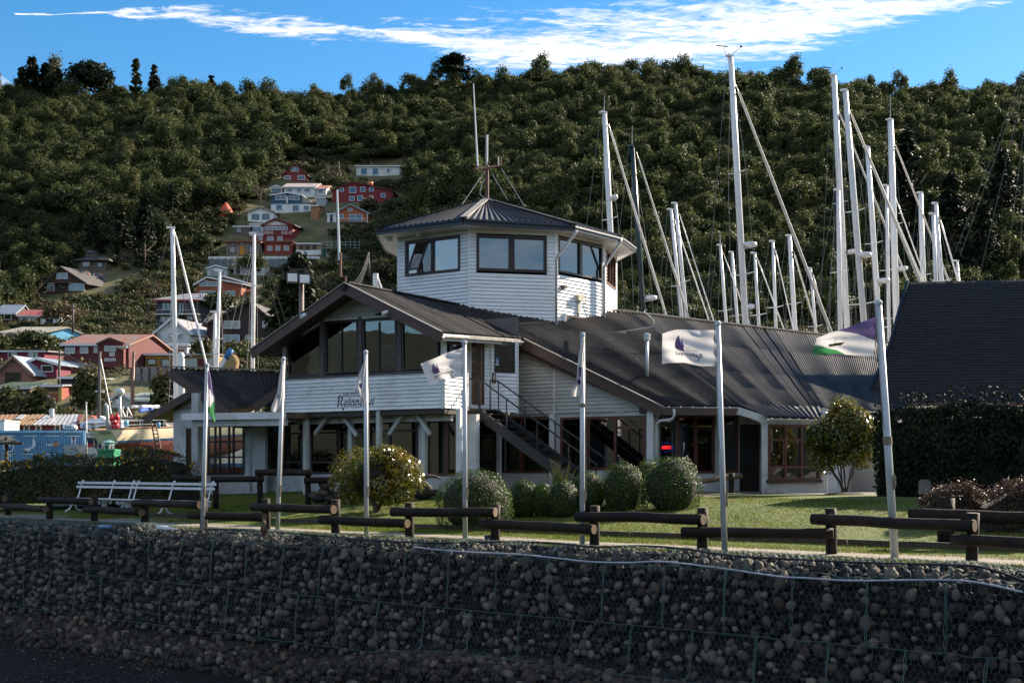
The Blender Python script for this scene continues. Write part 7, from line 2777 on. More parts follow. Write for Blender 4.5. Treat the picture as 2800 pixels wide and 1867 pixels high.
cpoly([[(1515, 740), (1545, 780), (1560, 830), (1530, 960), (1512, 960), (1530, 830)], [(1635, 740), (1605, 780), (1590, 830), (1620, 960), (1638, 960), (1620, 830)], [(1530, 1020), (1560, 960), (1590, 960), (1620, 1020), (1640, 1055), (1575, 1000), (1520, 1055)]], prn, 'red_emblem_field', -.013)
wb = thing('white_cabin', 'white box cabin at the left border above the container', 'cabin', P(-20, 1200, 66))
mb = MB()
mb.box((P(12, 1, 66).x - 1.45, 67, 2.35), (2.9, 2, 3.3))
mb.build('body', M['metal_w'], wb)
mb = MB()
mb.box((P(12, 1, 66).x - 1.45, 67, 4.04), (3.0, 2.1, .08))
mb.build('roof', M['pipe'], wb)
aw = thing('picnic_shelter', 'small dark pitched shelter roof at the left border before the container', 'shelter', P(20, 1300, 56))
ap_, e1, e2 = P(21, 1192, 56), P(62, 1212, 55), P(-60, 1212, 55)
mb = MB()
mb.poly([ap_, e1, e2, P(-40, 1191, 56)])
mb.poly([ap_, e1, P(58, 1210, 59), P(20, 1190, 59)])
mb.build('roof', mat('olive_sheet_roof', (.09, .085, .06), (.06, .055, .04), 3, .7), aw)
MB().bar(e1, e2, .06, .12).build('eave_beam', M['timber'], aw)
MB().bar(Vector((P(18, 1, 55.5).x, 55.5, .7)), P(18, 1195, 55.5), .12, .12).build('post', M['timber'], aw)
bx_ = tag(MB().box((P(-5, 1, 55).x, 55, 1.2), (.55, .4, 1.3)).build('yellow_cabinet', mat('pale_yellow_paint', (.62, .48, .20), None)), 'pale yellow cabinet under the shelter at the left border', 'cabinet')
tn = thing('thin_pole', 'thin grey pole at the right end of the blue container', 'pole', P(236, 1290, 58))
MB().tube([Vector((P(238, 1, 58).x, 58, .7)), P(235.5, 1103, 58)], [.05, .035], 8).build('pole', M['pipe'], tn, smooth=True)
MB().ball(P(235.5, 1102, 58), .06, 8, 5).build('finial', M['pipe'], tn)
ks = thing('round_kiosk', 'small octagonal teal and white kiosk under the yacht stern', 'kiosk', P(296, 1290, 53))
kc = P(297, 1290, 53)
kr = .25
def kpt(k, r, z):
 t = 2 * math.pi * (k + .5) / 8
 return Vector((kc.x + r * math.cos(t), kc.y + r * math.sin(t), z))
zt = P(1, 1209, 53).z
for k in range(8):
 MB().quad(kpt(k, kr, .75), kpt(k + 1, kr, .75), kpt(k + 1, kr, zt), kpt(k, kr, zt)).build('wall_panel', teal if k % 2 else M['metal_w'], ks)
 a_, b_ = kpt(k, kr, 1.5), kpt(k + 1, kr, 1.5)
 o_ = (a_ + b_) / 2 - Vector((kc.x, kc.y, 1.5))
 o_.z = 0
 o_ = o_.normalized() * .02
 p0, p1 = a_.lerp(b_, .25) + o_, a_.lerp(b_, .75) + o_
 MB().quad(p0, p1, p1 + Vector((0, 0, zt - 1.65)), p0 + Vector((0, 0, zt - 1.65))).build('kiosk_window', M['glass_d'], ks)
mb = MB()
for k in range(8):
 mb.poly([kpt(k, kr * 1.3, zt), kpt(k + 1, kr * 1.3, zt), Vector((kc.x, kc.y, zt + .13))])
mb.build('roof', mat('teal_roof', (.26, .44, .42), None), ks)
bn = thing('green_bin', 'green rubbish container beside the kiosk behind the hedge', 'bin', P(285, 1260, 50))
b0 = P(287, 1232, 50)
MB().box((b0.x, 50.5, b0.z - .6), (.66, .8, 1.2)).build('body', mat('green_plastic', (.02, .22, .10), None, rough=.5), bn)
MB().box((b0.x, 50.45, b0.z + .03), (.72, .86, .07)).build('lid', mat('green_lid', (.03, .30, .15), None, rough=.45), bn)
stl = thing('food_stall', 'white counter food stall with dark lean to roof between container and kiosk', 'stall', P(255, 1290, 57))
def zs(x, y): return z22(x, y)
MB().prism([P(*zs(130, 1075), 56.5), P(*zs(320, 1075), 56.5), P(*zs(320, 1290), 56.5), P(*zs(130, 1290), 56.5)], (0, 1.4, 0)).build('counter', M['metal_w'], stl)
MB().hexa([P(*zs(120, 920), 56.2), P(*zs(470, 925), 56.2), P(*zs(390, 815), 58.5), P(*zs(110, 810), 58.5)], [p + Vector((0, 0, .08)) for p in (P(*zs(120, 920), 56.2), P(*zs(470, 925), 56.2), P(*zs(390, 815), 58.5), P(*zs(110, 810), 58.5))]).build('roof', mat('grey_sheet_roof', (.10, .10, .11), (.07, .07, .075), 3, .6), stl)
MB().prism([P(*zs(125, 920), 58.4), P(*zs(380, 920), 58.4), P(*zs(380, 1250), 58.4), P(*zs(125, 1250), 58.4)], (0, .1, 0)).build('back_wall', mat('navy_wall', (.012, .03, .085), None), stl)
for x in (240, 310):
 MB().bar(P(*zs(x, 1080), 56.5), P(*zs(x, 925), 56.4), .06, .06).build('post', M['trim'], stl)
MB().prism([P(*zs(130, 995), 56.6), P(*zs(255, 995), 56.6), P(*zs(255, 1050), 56.6), P(*zs(130, 1060), 56.6)], (0, .03, 0)).build('menu_board', redball, stl)
V, F = text_mesh('In cuma', 1.0, 0, .01)
xs = [v.x for v in V]
a_, b_ = P(*zs(142, 1195), 56.48), P(*zs(285, 1195), 56.48)
k = (b_.x - a_.x) / (max(xs) - min(xs))
MB().add([Vector((a_.x + (v.x - min(xs)) * k, 56.485, a_.z + v.y * k)) for v in V], F).build('lettering', M['black'], stl)
sh = thing('long_shed', 'long red shed with a moss rust and zinc patched sheet roof behind the container', 'shed', P(100, 1290, 78))
def zn(x, y): return x / 6.817, 950 + y / 6.817
Ds = 76.0
w0, w1 = P(*zn(-250, 1450), Ds), P(*zn(1430, 1440), Ds)
mb = MB()
mb.hexa([(w0.x, Ds + .4, .7), (w1.x, Ds + .4, .7), (w1.x, Ds + 7, .7), (w0.x, Ds + 7, .7)], [(w0.x, Ds + .4, w0.z), (w1.x, Ds + .4, w0.z), (w1.x, Ds + 7, w0.z), (w0.x, Ds + 7, w0.z)])
mb.build('wall', mat('dark_red_boards', (.16, .022, .018), (.11, .018, .015), 2, .7), sh)
moss = mat('mossy_rusty_sheet', (.22, .19, .075), (.30, .13, .075), .35, .8, .2, 6)
zinc = mat('zinc_sheet', (.46, .46, .47), (.33, .31, .28), .8, .4, .15, 8)
rdk = P(*zn(0, 1250), Ds + 3.6)
for xa, xb, xta, xtb, m_ in ((-250, 170, -150, 330, moss), (170, 590, 330, 850, moss), (590, 1420, 850, 1480, zinc)):
 corrugated('shed', P(*zn(xta, 1258), Ds + 3.6), P(*zn(xtb, 1240), Ds + 3.6), P(*zn(xa, 1445), Ds), P(*zn(xb, 1440), Ds), sh, m_, pitch=.3, amp=.02, sheet=1.6)
MB().hexa([P(*zn(270, 1345), Ds + 1.6), P(*zn(390, 1345), Ds + 1.6), P(*zn(490, 1262), Ds + 3.4), P(*zn(390, 1262), Ds + 3.4)], [p + Vector((0, 0, .06)) for p in (P(*zn(270, 1345), Ds + 1.6), P(*zn(390, 1345), Ds + 1.6), P(*zn(490, 1262), Ds + 3.4), P(*zn(390, 1262), Ds + 3.4))]).build('skylight_sheet', zinc, sh)
mb = MB()
mb.poly([P(*zn(1425, 1445), Ds), P(*zn(1480, 1240), Ds + 3.6), P(*zn(1560, 1242), Ds + 3.7), P(*zn(1490, 1420), Ds + 1.0)])
mb.build('red_gable', mat('red_metal', (.22, .04, .03), (.15, .03, .025), 2), sh)
mb = MB()
mb.prism([P(*zn(1500, 1420), Ds + .6), P(*zn(1575, 1248), Ds + 1), P(*zn(1740, 1330), Ds + 1), P(*zn(1740, 1420), Ds + .6)], (0, 3, 0))
mb.build('red_gable', mat('orange_red_wall', (.42, .07, .045), None), sh)
for a_, b_ in (((1490, 1425), (1575, 1245)), ((1575, 1245), (1750, 1322))):
 MB().bar(P(*zn(*a_), Ds + .5), P(*zn(*b_), Ds + .7), .08, .18).build('barge_board', mat('tan_board', (.42, .33, .22), None), sh)
MB().tube([P(*zn(968, 1290), Ds + 2.5), P(*zn(965, 1140), Ds + 2.5)], .16, 8).build('flue', M['galv'], sh)
for x in (500, 720, 1075):
 a_ = P(*zn(x - 55, 1520), Ds + .38)
 b_ = P(*zn(x + 60, 1490), Ds + .38)
 fr_ = MB().box(((a_.x + b_.x) / 2, Ds + .36, a_.z - .3), (b_.x - a_.x, .08, 1.1)).build('window', M['trim'], sh)
 MB().box(((a_.x + b_.x) / 2, Ds + .34, a_.z - .3), (b_.x - a_.x - .16, .08, .94)).build('pane', M['glass_d'], fr_)
flp = thing('floodlight_pole', 'brown floodlight pole with a dark frame of lamps before the big conifer', 'floodlight', P(825, 1300, 66))
def z6(x, y): return 550 + x / 3.4836, 400 + y / 3.4836
MB().tube([Vector((P(825, 1, 66).x, 66, .7)), P(*z6(955, 1190), 66)], [.17, .13], 8).build('pole', mat('pole_concrete', (.16, .12, .10), None), flp, smooth=True)
MB().bar(P(*z6(850, 1185), 66), P(*z6(1050, 1185), 66), .8, .10).build('top_frame', M['black'], flp)
mb = MB()
for x in (915, 1035):
 mb.bar(P(*z6(x, 1190), 66), P(*z6(x, 1280), 66), .06, .06)
mb.bar(P(*z6(905, 1275), 66), P(*z6(1045, 1275), 66), .06, .10)
mb.each('lamp_frame', M['black'], flp)
for x, y in ((870, 1250), (985, 1262)):
 l_ = MB().box(P(*z6(x, y), 65.6), (.62, .3, .55), .2).build('lamp', M['black'], flp)
 MB().box(P(*z6(x, y), 65.42), (.5, .04, .42), .2).build('lamp_glass', M['metal_w'], l_)
wa_ = thing('ridge_aerial', 'tall thin white whip aerial on a bent brown pipe at the bay gable', 'aerial', RF(-3.03, -.6))
Dk = 38.9
MB().tube([P(945, 781, Dk), P(945, 758, Dk), P(931, 757, Dk), P(931, 690, Dk)], .05, 6).build('pipe', M['rust'], wa_)
MB().tube([P(928, 712, Dk), P(922, 519, Dk)], [.05, .03], 6).build('whip', M['metal_w'], wa_)
gm = thing('white_post_pair', 'short white mast stub with a strut showing over the roof beside the tower', 'post', P(1027, 760, 70))
MB().tube([Vector((P(1028, 1, 70).x, 70, .7)), P(1027, 748, 70)], .16, 8).build('post', M['white'], gm)
MB().tube([P(1030, 752, 70), P(1041, 782, 70), P(1100, 950, 70)], .06, 6).build('strut', M['mast'], gm)
# ---------------------------------------------------------------- hillside village
def z5(x, y): return x / 3.92, 650 + y / 3.92
HM = {}
def hmat(c, rough=.75):
 k = tuple(round(x, 3) for x in c)
 if k not in HM:
  d = tuple(x * .78 for x in c)
  HM[k] = mat('painted_boards', c, d, 1.4, rough, .25, 12, stretch=(1, 1, 5), dirt=tuple(x * .45 for x in c), dirt_scale=.9, dirt_amt=.5)
 return HM[k]
WHT, GREY, RED, DRED, ORG = (.78, .78, .77), (.34, .33, .32), (.20, .028, .024), (.115, .020, .020), (.40, .11, .04)
vglass = glassmat('village_window_glass', (.30, .33, .36), 1.5, .07)
curtain = mat('net_curtain', (.50, .50, .49), (.36, .36, .36), 2, .8)
frm_w = mat('white_window_frame', (.66, .67, .68), None, rough=.5)
frm_d = mat('brown_house_frame', (.05, .03, .022), None, rough=.5)
RF_ZINC = mat('grey_zinc_roof', (.30, .30, .31), (.22, .21, .20), 1, .5, .2, 6, stretch=(6, .6, 1))
RF_DARK = mat('dark_village_roof', (.085, .075, .07), (.055, .05, .046), 1, .7, .2, 6)
RF_RUST = mat('rust_streaked_roof', (.30, .11, .075), (.22, .17, .14), 1.1, .7, .2, 6, contrast=(.42, .58))
RF_RED = mat('red_painted_roof', (.36, .05, .045), (.30, .12, .10), .8, .55, .2, 6)
RF_BLUE = mat('blue_zinc_roof', (.20, .26, .34), (.30, .33, .36), 1, .45, .2, 6)
stiltm = mat('stilt_timber', (.06, .045, .035), (.04, .03, .025), 3, .8)
def house(name, label, x0, x1, yb, ye, wins, wall, roofm, style='gable', ya=None, xa=None, tr=z6, depth=7.0, D=None, over=.35, trim=None, dark_win=False, cat='house', base=True, skew=.12, door=None, thick=.16, back_up=.5, frame=None, side_win=True, sidewall=None):
 (X0, YB), (X1, _) = tr(x0, yb), tr(x1, yb)
 YE = tr(0, ye)[1]
 D = D or HH((X0 + X1) / 2, YB)
 a, b = P(X0, YB, D), P(X1, YB, D)
 root = thing(name, label, cat, ((a.x + b.x) / 2, D, a.z))
 dv = Vector((skew, 1, 0)).normalized() * depth
 zb_, ze = a.z, P(X0, YE, D).z
 wm = hmat(wall)
 zA = ze
 if ya is not None:
  zA = P(0, tr(0, ya)[1], D).z
 mb_ = MB()
 A0, B0 = Vector((a.x, D, zb_)), Vector((b.x, D, zb_))
 if style == 'gable':
  xm = P(tr(xa, 0)[0], 0, D).x if xa is not None else (a.x + b.x) / 2
  pts = [A0, B0, Vector((b.x, D, ze)), Vector((xm, D, zA)), Vector((a.x, D, ze))]
  mb_.prism(pts, dv)
  mb_.build('wall', wm, root)
  rf_ = MB()
  for e_, s in ((a.x, -1), (b.x, 1)):
   run = abs(e_ - xm)
   sl_ = (zA - ze) / max(run, .1)
   ex, ez = e_ + s * over, ze - sl_ * over
   f0 = Vector((0, -over, 0))
   bk = dv * (1 + over / depth)
   q = [Vector((xm, D, zA + .02)) + f0, Vector((ex, D, ez + .02)) + f0, Vector((ex, D, ez + .02)) + bk, Vector((xm, D, zA + .02)) + bk]
   rf_.hexa(q, [p + Vector((0, 0, thick)) for p in q])
  rf_.build('roof', roofm, root)
  tb = MB()
  for e_, s in ((a.x, -1), (b.x, 1)):
   run = abs(e_ - xm)
   sl_ = (zA - ze) / max(run, .1)
   tb.bar((xm, D - over - .03, zA + .06), (e_ + s * over, D - over - .03, ze - sl_ * over + .06), .05, .24, Vector((0, 0, 1)))
  tb.each('barge_board', trim or frm_w, root)
 else:
  mb_.hexa([A0, B0, B0 + dv, A0 + dv], [Vector((a.x, D, ze)), Vector((b.x, D, ze)), Vector((b.x, D, ze)) + dv, Vector((a.x, D, ze)) + dv])
  if style == 'side' :
   mid = dv * .5
   for e_ in (a.x, b.x):
    p0, p1, p2 = Vector((e_, D, ze)), Vector((e_, D, ze)) + dv, Vector((e_, D, 0)) + mid
    hgt = (zA - EYE) / D * (D + mid.y) + EYE
    p2.z = hgt
    mb_.prism([p0, p1, p2], (.02 * (1 if e_ == a.x else -1), 0, 0))
  mb_.build('wall', wm, root)
  rf_ = MB()
  lo, ro = Vector((-over, 0, 0)), Vector((over, 0, 0))
  F0, F1 = Vector((a.x, D - over, ze)) + lo, Vector((b.x, D - over, ze)) + ro
  if style == 'side':
   hgt = (zA - EYE) / D * (D + dv.y * .5) + EYE
   R0, R1 = Vector((a.x, D, 0)) + dv * .5 + lo, Vector((b.x, D, 0)) + dv * .5 + ro
   R0.z = R1.z = hgt
   K0, K1 = Vector((a.x, D, ze - .1)) + dv * 1.05 + lo, Vector((b.x, D, ze - .1)) + dv * 1.05 + ro
   for q in ([F0, F1, R1, R0], [R0, R1, K1, K0]):
    rf_.hexa(q, [p + Vector((0, 0, thick)) for p in q])
  elif style == 'hip':
   hgt = (zA - EYE) / D * (D + dv.y * .5) + EYE
   c0 = Vector((a.x * .72 + b.x * .28, D, 0)) + dv * .5
   c1 = Vector((a.x * .28 + b.x * .72, D, 0)) + dv * .5
   c0.z = c1.z = hgt
   K0, K1 = Vector((a.x, D, ze)) + dv * 1.05 + lo, Vector((b.x, D, ze)) + dv * 1.05 + ro
   for q in ([F0, F1, c1, c0], [F1, K1, c1], [K1, K0, c0, c1], [K0, F0, c0]):
    rf_.prism(q, (0, 0, thick))
  else:
   K0, K1 = Vector((a.x, D, ze + back_up)) + dv * 1.05 + lo, Vector((b.x, D, ze + back_up)) + dv * 1.05 + ro
   q = [F0, F1, K1, K0]
   rf_.hexa(q, [p + Vector((0, 0, thick)) for p in q])
  rf_.build('roof', roofm, root)
  tb = MB()
  tb.bar(F0 + Vector((0, -.03, .04)), F1 + Vector((0, -.03, .04)), .05, .2)
  tb.build('eave_board', trim or frm_w, root)
 for w_ in wins:
  (wx0, wy0), (wx1, wy1) = tr(w_[0], w_[1]), tr(w_[2], w_[3])
  p, q = P(wx0, wy1, D), P(wx1, wy0, D)
  kind = w_[4] if len(w_) > 4 else ''
  fw = min(.075, (q.x - p.x) * .08)
  fm = frame or (frm_d if (dark_win or 'd' in kind) else frm_w)
  yy = D - .06
  m2 = MB()
  m2.box(((p.x + q.x) / 2, yy, p.z + fw / 2), (q.x - p.x, .12, fw))
  m2.box(((p.x + q.x) / 2, yy, q.z - fw / 2), (q.x - p.x, .12, fw))
  for x in (p.x + fw / 2, q.x - fw / 2):
   m2.box((x, yy, (p.z + q.z) / 2), (fw, .118, q.z - p.z - 2 * fw))
  nm = max(0, int(round((q.x - p.x) / 1.0)) - 1)
  for i in range(nm):
   m2.box((p.x + (q.x - p.x) * (i + 1) / (nm + 1), yy, (p.z + q.z) / 2), (fw * .8, .10, q.z - p.z - 2 * fw))
  if 'g' in kind:
   for i in range(2):
    m2.box(((p.x + q.x) / 2, yy, p.z + (q.z - p.z) * (i + 1) / 3), (q.x - p.x - 2 * fw, .09, .06))
  o = m2.build('window', fm, root)
  if 'o' in kind:
   MB().box(((p.x + q.x) / 2, D - .012, (p.z + q.z) / 2), (q.x - p.x - fw, .02, q.z - p.z - fw)).build('opening', M['black'], o)
   continue
  MB().box(((p.x + q.x) / 2, D - .035, (p.z + q.z) / 2), (q.x - p.x - fw * 1.5, .012, q.z - p.z - fw * 1.5)).build('pane', vglass, o)
  if 'n' not in kind:
   cw = (q.x - p.x - 2 * fw)
   m3 = MB()
   r_ = rnd.random()
   if r_ < .5:
    m3.box((p.x + fw + cw * .17, D - .018, (p.z + q.z) / 2), (cw * .34, .014, q.z - p.z - fw * 2))
    m3.box((q.x - fw - cw * .13, D - .018, (p.z + q.z) / 2), (cw * .26, .014, q.z - p.z - fw * 2))
   elif r_ < .8:
    m3.box(((p.x + q.x) / 2, D - .018, (p.z + q.z) / 2), (cw * .96, .014, q.z - p.z - fw * 2))
   if m3.v:
    m3.build('curtain', curtain, o)
 if door:
  (dx0, dy0), (dx1, dy1) = tr(door[0], door[1]), tr(door[2], door[3])
  p, q = P(dx0, dy1, D), P(dx1, dy0, D)
  MB().box(((p.x + q.x) / 2, D - .03, (p.z + q.z) / 2), (q.x - p.x, .1, q.z - p.z)).build('door', hmat(door[4]), root)
 if base:
  gz = min(hill_z(a.x, D), hill_z(b.x, D), hill_z(a.x, max(97, D - 1))) - .6
  if D > 97 and gz < zb_ - .05:
   m4 = MB()
   n_ = max(2, int((b.x - a.x) / 2.2))
   for i in range(n_ + 1):
    x = a.x + .15 + (b.x - a.x - .3) * i / n_
    m4.box((x, D + .15, (gz - 1 + zb_) / 2), (.22, .22, zb_ - gz + 1))
   m4.build('stilt', stiltm, root)
   m5 = MB()
   m5.hexa([(a.x + .2, D + .8, gz - 2), (b.x - .2, D + .8, gz - 2), (b.x - .2 + dv.x, D + depth - .4, gz - 2), (a.x + .2 + dv.x, D + depth - .4, gz - 2)],
     [(a.x + .2, D + .8, zb_), (b.x - .2, D + .8, zb_), (b.x - .2 + dv.x, D + depth - .4, zb_), (a.x + .2 + dv.x, D + depth - .4, zb_)])
   m5.build('plinth', stiltm, root)
 root['_D'] = D
 return root
def on(root, pts, m_, name, tr, dz=-.08, ext=.06):
 D = root['_D']
 return MB().prism([P(*tr(*p), D + dz) for p in pts], (0, ext, 0)).build(name, m_, root)
# ---- upper cluster
h = house('a_frame_house', 'small dark red A frame house, highest of the village', 790, 1000, 340, 268, [(855, 198, 890, 242), (893, 198, 930, 242), (790, 282, 855, 320), (922, 280, 990, 322)], RED, RF_DARK, ya=172, xa=892, over=.4, trim=hmat(DRED), depth=6)
h = house('white_cabin', 'long pale prefab cabin on stilts, topmost right of the village', 1478, 1888, 290, 194, [(1520, 210, 1583, 272), (1630, 210, 1690, 272), (1765, 215, 1800, 250)], (.68, .68, .66), RF_ZINC, 'shed', depth=5, back_up=.35)
MB().tube([P(*z6(1615, 185), h['_D'] + 1), P(*z6(1615, 148), h['_D'] + 1)], .14, 8).build('flue', M['rust'], h)
h = house('red_house', 'broad dark red house with many white windows below the pale cabin', 1250, 1815, 540, 425,
          [(1315, 397, 1360, 433), (1410, 390, 1477, 447), (1515, 388, 1565, 435), (1600, 392, 1645, 432), (1410, 478, 1463, 522), (1488, 470, 1540, 522), (1605, 470, 1640, 508), (1712, 450, 1757, 490)],
          DRED if False else (.21, .020, .026), RF_DARK, ya=346, xa=1440, over=.25, trim=hmat((.12, .015, .018)), depth=7)
MB().tube([P(*z6(1610, 372), h['_D'] + 2), P(*z6(1610, 342), h['_D'] + 2)], .55, 10).build('water_tank', mat('orange_tank', (.62, .16, .05), None, rough=.5), h, smooth=True)
house('white_hut', 'small white gabled hut left of the pink roofed house', 665, 772, 450, 402, [(678, 408, 755, 445, 'd')], WHT, RF_BLUE, ya=378, xa=715, depth=5, over=.2)
h = house('pink_roofed_house', 'white house with a pale pink sheet roof in the upper row', 790, 1085, 490, 395, [(815, 400, 870, 435), (910, 400, 960, 435), (980, 400, 1040, 438)], (.60, .66, .66), mat('pale_pink_roof', (.50, .38, .34), (.42, .36, .34), .8, .6), 'side', ya=362, depth=6)
on(h, [(1015, 362), (1045, 362), (1048, 382), (1012, 382)], RF_RED, 'roof_patch', z6, 1.8, .2)
house('rust_roofed_annex', 'small white annex with a rusty orange roof beside the pink roofed house', 1068, 1190, 478, 410, [(1115, 412, 1163, 448)], (.70, .70, .69), mat('orange_rust_roof', (.45, .18, .10), (.34, .16, .10), 1), 'side', ya=383, depth=5)
h = house('blue_and_white_house', 'two storey house with a deep blue upper floor over white', 665, 1042, 640, 545, [(713, 555, 772, 612), (870, 560, 935, 622), (975, 565, 1030, 610)], WHT, RF_ZINC, 'shed', depth=7, over=.05, back_up=0, trim=hmat((.02, .09, .16)))
D_ = h['_D']
up = house('blue_upper', None, 665, 955, 547, 470, [(708, 470, 812, 515), (835, 473, 880, 512), (885, 473, 937, 515)], (.02, .095, .17), RF_ZINC, ya=447, xa=820, D=D_ - .02, depth=6.9, base=False, over=.25)
for ch in list(up.children):
 ch.parent = h
 ch.matrix_parent_inverse = Matrix.Translation(-h.location)
bpy.data.objects.remove(up)
on(h, [(955, 470), (1030, 505), (1045, 545), (955, 545)], hmat((.45, .36, .30)), 'side_porch', z6, .3, 2)
on(h, [(812, 480), (824, 478), (824, 540), (812, 540)], M['metal_w'], 'flue', z6, -.25, .15)
house('orange_lean_to', 'narrow orange plank lean to right of the blue and white house', 1043, 1115, 700, 570, [], (.36, .17, .08), RF_RUST, 'shed', depth=4, over=.2)
house('grey_shed', 'small grey shed below the rust roofed annex', 1092, 1185, 570, 492, [], (.36, .39, .42), RF_DARK, 'shed', depth=4, over=.15)
house('white_gable_house', 'white gabled house with two dark paned windows above the red gallery house', 443, 690, 735, 628, [(485, 648, 552, 697, 'd'), (583, 646, 650, 697, 'd')], (.80, .80, .79), RF_DARK, ya=586, xa=562, depth=8, trim=hmat((.30, .26, .22)))
h = house('red_gallery_house', 'red house with a glazed gallery and white crossed railing under a white gable', 593, 870, 905, 752, [(628, 858, 690, 900), (727, 857, 775, 900)], (.23, .032, .026), RF_DARK, ya=697, xa=706, depth=9, trim=hmat((.20, .05, .04)), skew=.32, over=.5)
on(h, [(600, 750), (706, 706), (825, 750)], hmat(WHT), 'gable_boarding', z6, -.06)
for i in range(6):
 x = 604 + i * 37
 o = on(h, [(x, 762), (x + 33, 762), (x + 33, 800), (x, 800)], frm_w, 'window', z6, -.10, .05)
 D_ = h['_D']
 MB().prism([P(*z6(*p), D_ - .115) for p in ((x + 4, 767), (x + 29, 767), (x + 29, 797), (x + 4, 797))], (0, .012, 0)).build('pane', vglass, o)
on(h, [(593, 800), (870, 800), (870, 806), (593, 806)], hmat((.26, .04, .03)), 'railing', z6, -.3, .1)
on(h, [(593, 840), (870, 840), (870, 850), (593, 850)], hmat((.26, .04, .03)), 'railing', z6, -.3, .1)
for x in (598, 630, 662, 765, 797, 835):
 on(h, [(x, 808), (x + 26, 808), (x + 26, 838), (x, 838)], frm_w, 'railing_panel', z6, -.22, .03)
 mb = MB()
 D_ = h['_D'] - .26
 mb.bar(P(*z6(x, 808), D_), P(*z6(x + 26, 838), D_), .03, .09, Vector((0, 0, 1)))
 mb.bar(P(*z6(x, 838), D_ - .01), P(*z6(x + 26, 808), D_ - .01), .03, .09, Vector((0, 0, 1)))
 mb.each('cross_bar', hmat((.26, .04, .03)), h)
h = house('white_annex', 'white block with a wide window left of the red gallery house', 465, 594, 848, 745, [(470, 765, 580, 818)], WHT, RF_ZINC, 'shed', depth=6, over=.1, back_up=.1)
house('red_annex', 'low red block under the white annex', 468, 594, 905, 850, [(550, 860, 585, 895)], (.23, .032, .026), RF_DARK, 'shed', depth=5, over=.05)
h = house('taupe_house', 'long flat taupe house with an orange door and a red roof edge', 240, 550, 1048, 918, [(268, 955, 328, 1017, 'd'), (455, 952, 490, 1015, 'd'), (280, 925, 325, 942, 'dn'), (372, 922, 412, 942, 'dn')], (.21, .17, .14), RF_RED, 'shed', depth=6, over=.4, back_up=.1, trim=hmat((.22, .025, .025)), door=(370, 950, 412, 1035, (.52, .22, .03)))
house('red_block_house', 'flat roofed red house with three small white windows in the lower row', 605, 865, 1048, 915, [(633, 950, 678, 994), (710, 950, 755, 994), (790, 948, 835, 993)], (.22, .040, .026), RF_RED, 'shed', depth=6, over=.2, back_up=.1, trim=hmat((.22, .025, .025)))
h = house('balcony_house', 'plywood house with three black openings over a white parapet', 905, 1140, 1040, 930, [(935, 945, 975, 985, 'do'), (993, 945, 1035, 987, 'do'), (1060, 945, 1100, 985, 'do')], (.34, .20, .10), RF_RED, 'shed', depth=6, over=.15, back_up=.1)
on(h, [(905, 985), (1000, 992), (1140, 985), (1140, 1040), (905, 1040)], hmat(WHT), 'parapet', z6, -.3, .2)
house('grey_shack', 'weathered grey shack on posts left of the white annex', 305, 465, 868, 768, [(345, 782, 378, 818)], (.12, .10, .09), RF_DARK, 'shed', depth=5, over=.1)
h = house('orange_chalet', 'orange gabled house with a glazed balcony right of the tall whip aerial', 1270, 1590, 725, 640, [(1410, 650, 1535, 718), (1315, 648, 1357, 692), (1398, 590, 1440, 622)], (.40, .11, .04), RF_ZINC, ya=560, xa=1425, depth=7, trim=hmat((.24, .33, .36)))
on(h, [(1310, 685), (1560, 685), (1560, 690), (1310, 690)], M['galv'], 'balcony_rail', z6, -1.0, .05)
on(h, [(1300, 722), (1580, 722), (1580, 735), (1300, 735)], stiltm, 'balcony_deck', z6, -1.1, 1.2)
for x in range(1310, 1565, 25):
 on(h, [(x, 685), (x + 2, 685), (x + 2, 722), (x, 722)], M['galv'], 'baluster', z6, -1.0, .04)
on(h, [(1580, 640), (1588, 640), (1588, 860), (1580, 860)], M['trim'], 'corner_pole', z6, -.4, .15)
house('white_shed', 'narrow white shed against the left side of the orange gabled house', 1200, 1283, 725, 648, [], (.70, .73, .74), RF_ZINC, 'shed', depth=4, over=.1, door=(1228, 652, 1252, 722, (.05, .04, .04)))
ctn = thing('netting_court', 'dark green netted sports court with wire fences in the village', 'court', P(*z6(1330, 1050), 165))
D_ = HH(*z6(1330, 1058))
MB().prism([P(*z6(*p), D_) for p in ((1150, 972), (1515, 965), (1515, 1060), (1150, 1060))], (0, .1, 0)).build('green_screen', mat('green_netting', (.02, .075, .05), (.03, .10, .065), 2, .9), ctn)
mb = MB()
for x in range(1150, 1520, 45):
 mb.bar(P(*z6(x, 1060), D_ - .2), P(*z6(x, 885), D_ - .2), .08, .08)
for y in (912, 940, 968):
 mb.bar(P(*z6(1150, y), D_ - .2), P(*z6(1515, y), D_ - .2), .05, .08)
mb.build('fence_frame', mat('grey_green_steel', (.22, .27, .27), None), ctn)
MB().prism([P(*z6(*p), D_ - .5) for p in ((1185, 1010), (1460, 1010), (1460, 1058), (1185, 1058))], (0, .05, 0)).build('pale_screen', hmat((.24, .24, .20)), ctn)
tw_ = thing('retaining_wall', 'blue grey block retaining wall with a white rail on top', 'wall', P(*z6(340, 1140), 160))
D_ = HH(*z6(340, 1140))
MB().prism([P(*z6(*p), D_) for p in ((75, 1072), (860, 1072), (860, 1150), (75, 1150))], (0, .8, 0)).build('wall', mat('blue_grey_blocks', (.18, .21, .22), (.13, .155, .16), 1.5, .85, .3), tw_)
mb = MB()
for y in (1054, 1066):
 mb.bar(P(*z6(72, y), D_ - .1), P(*z6(1130, y + (45 if False else 0)), D_ - .1), .06, .14)
for x in range(72, 1131, 62):
 mb.bar(P(*z6(x, 1076), D_ - .1), P(*z6(x, 1050), D_ - .1), .10, .10)
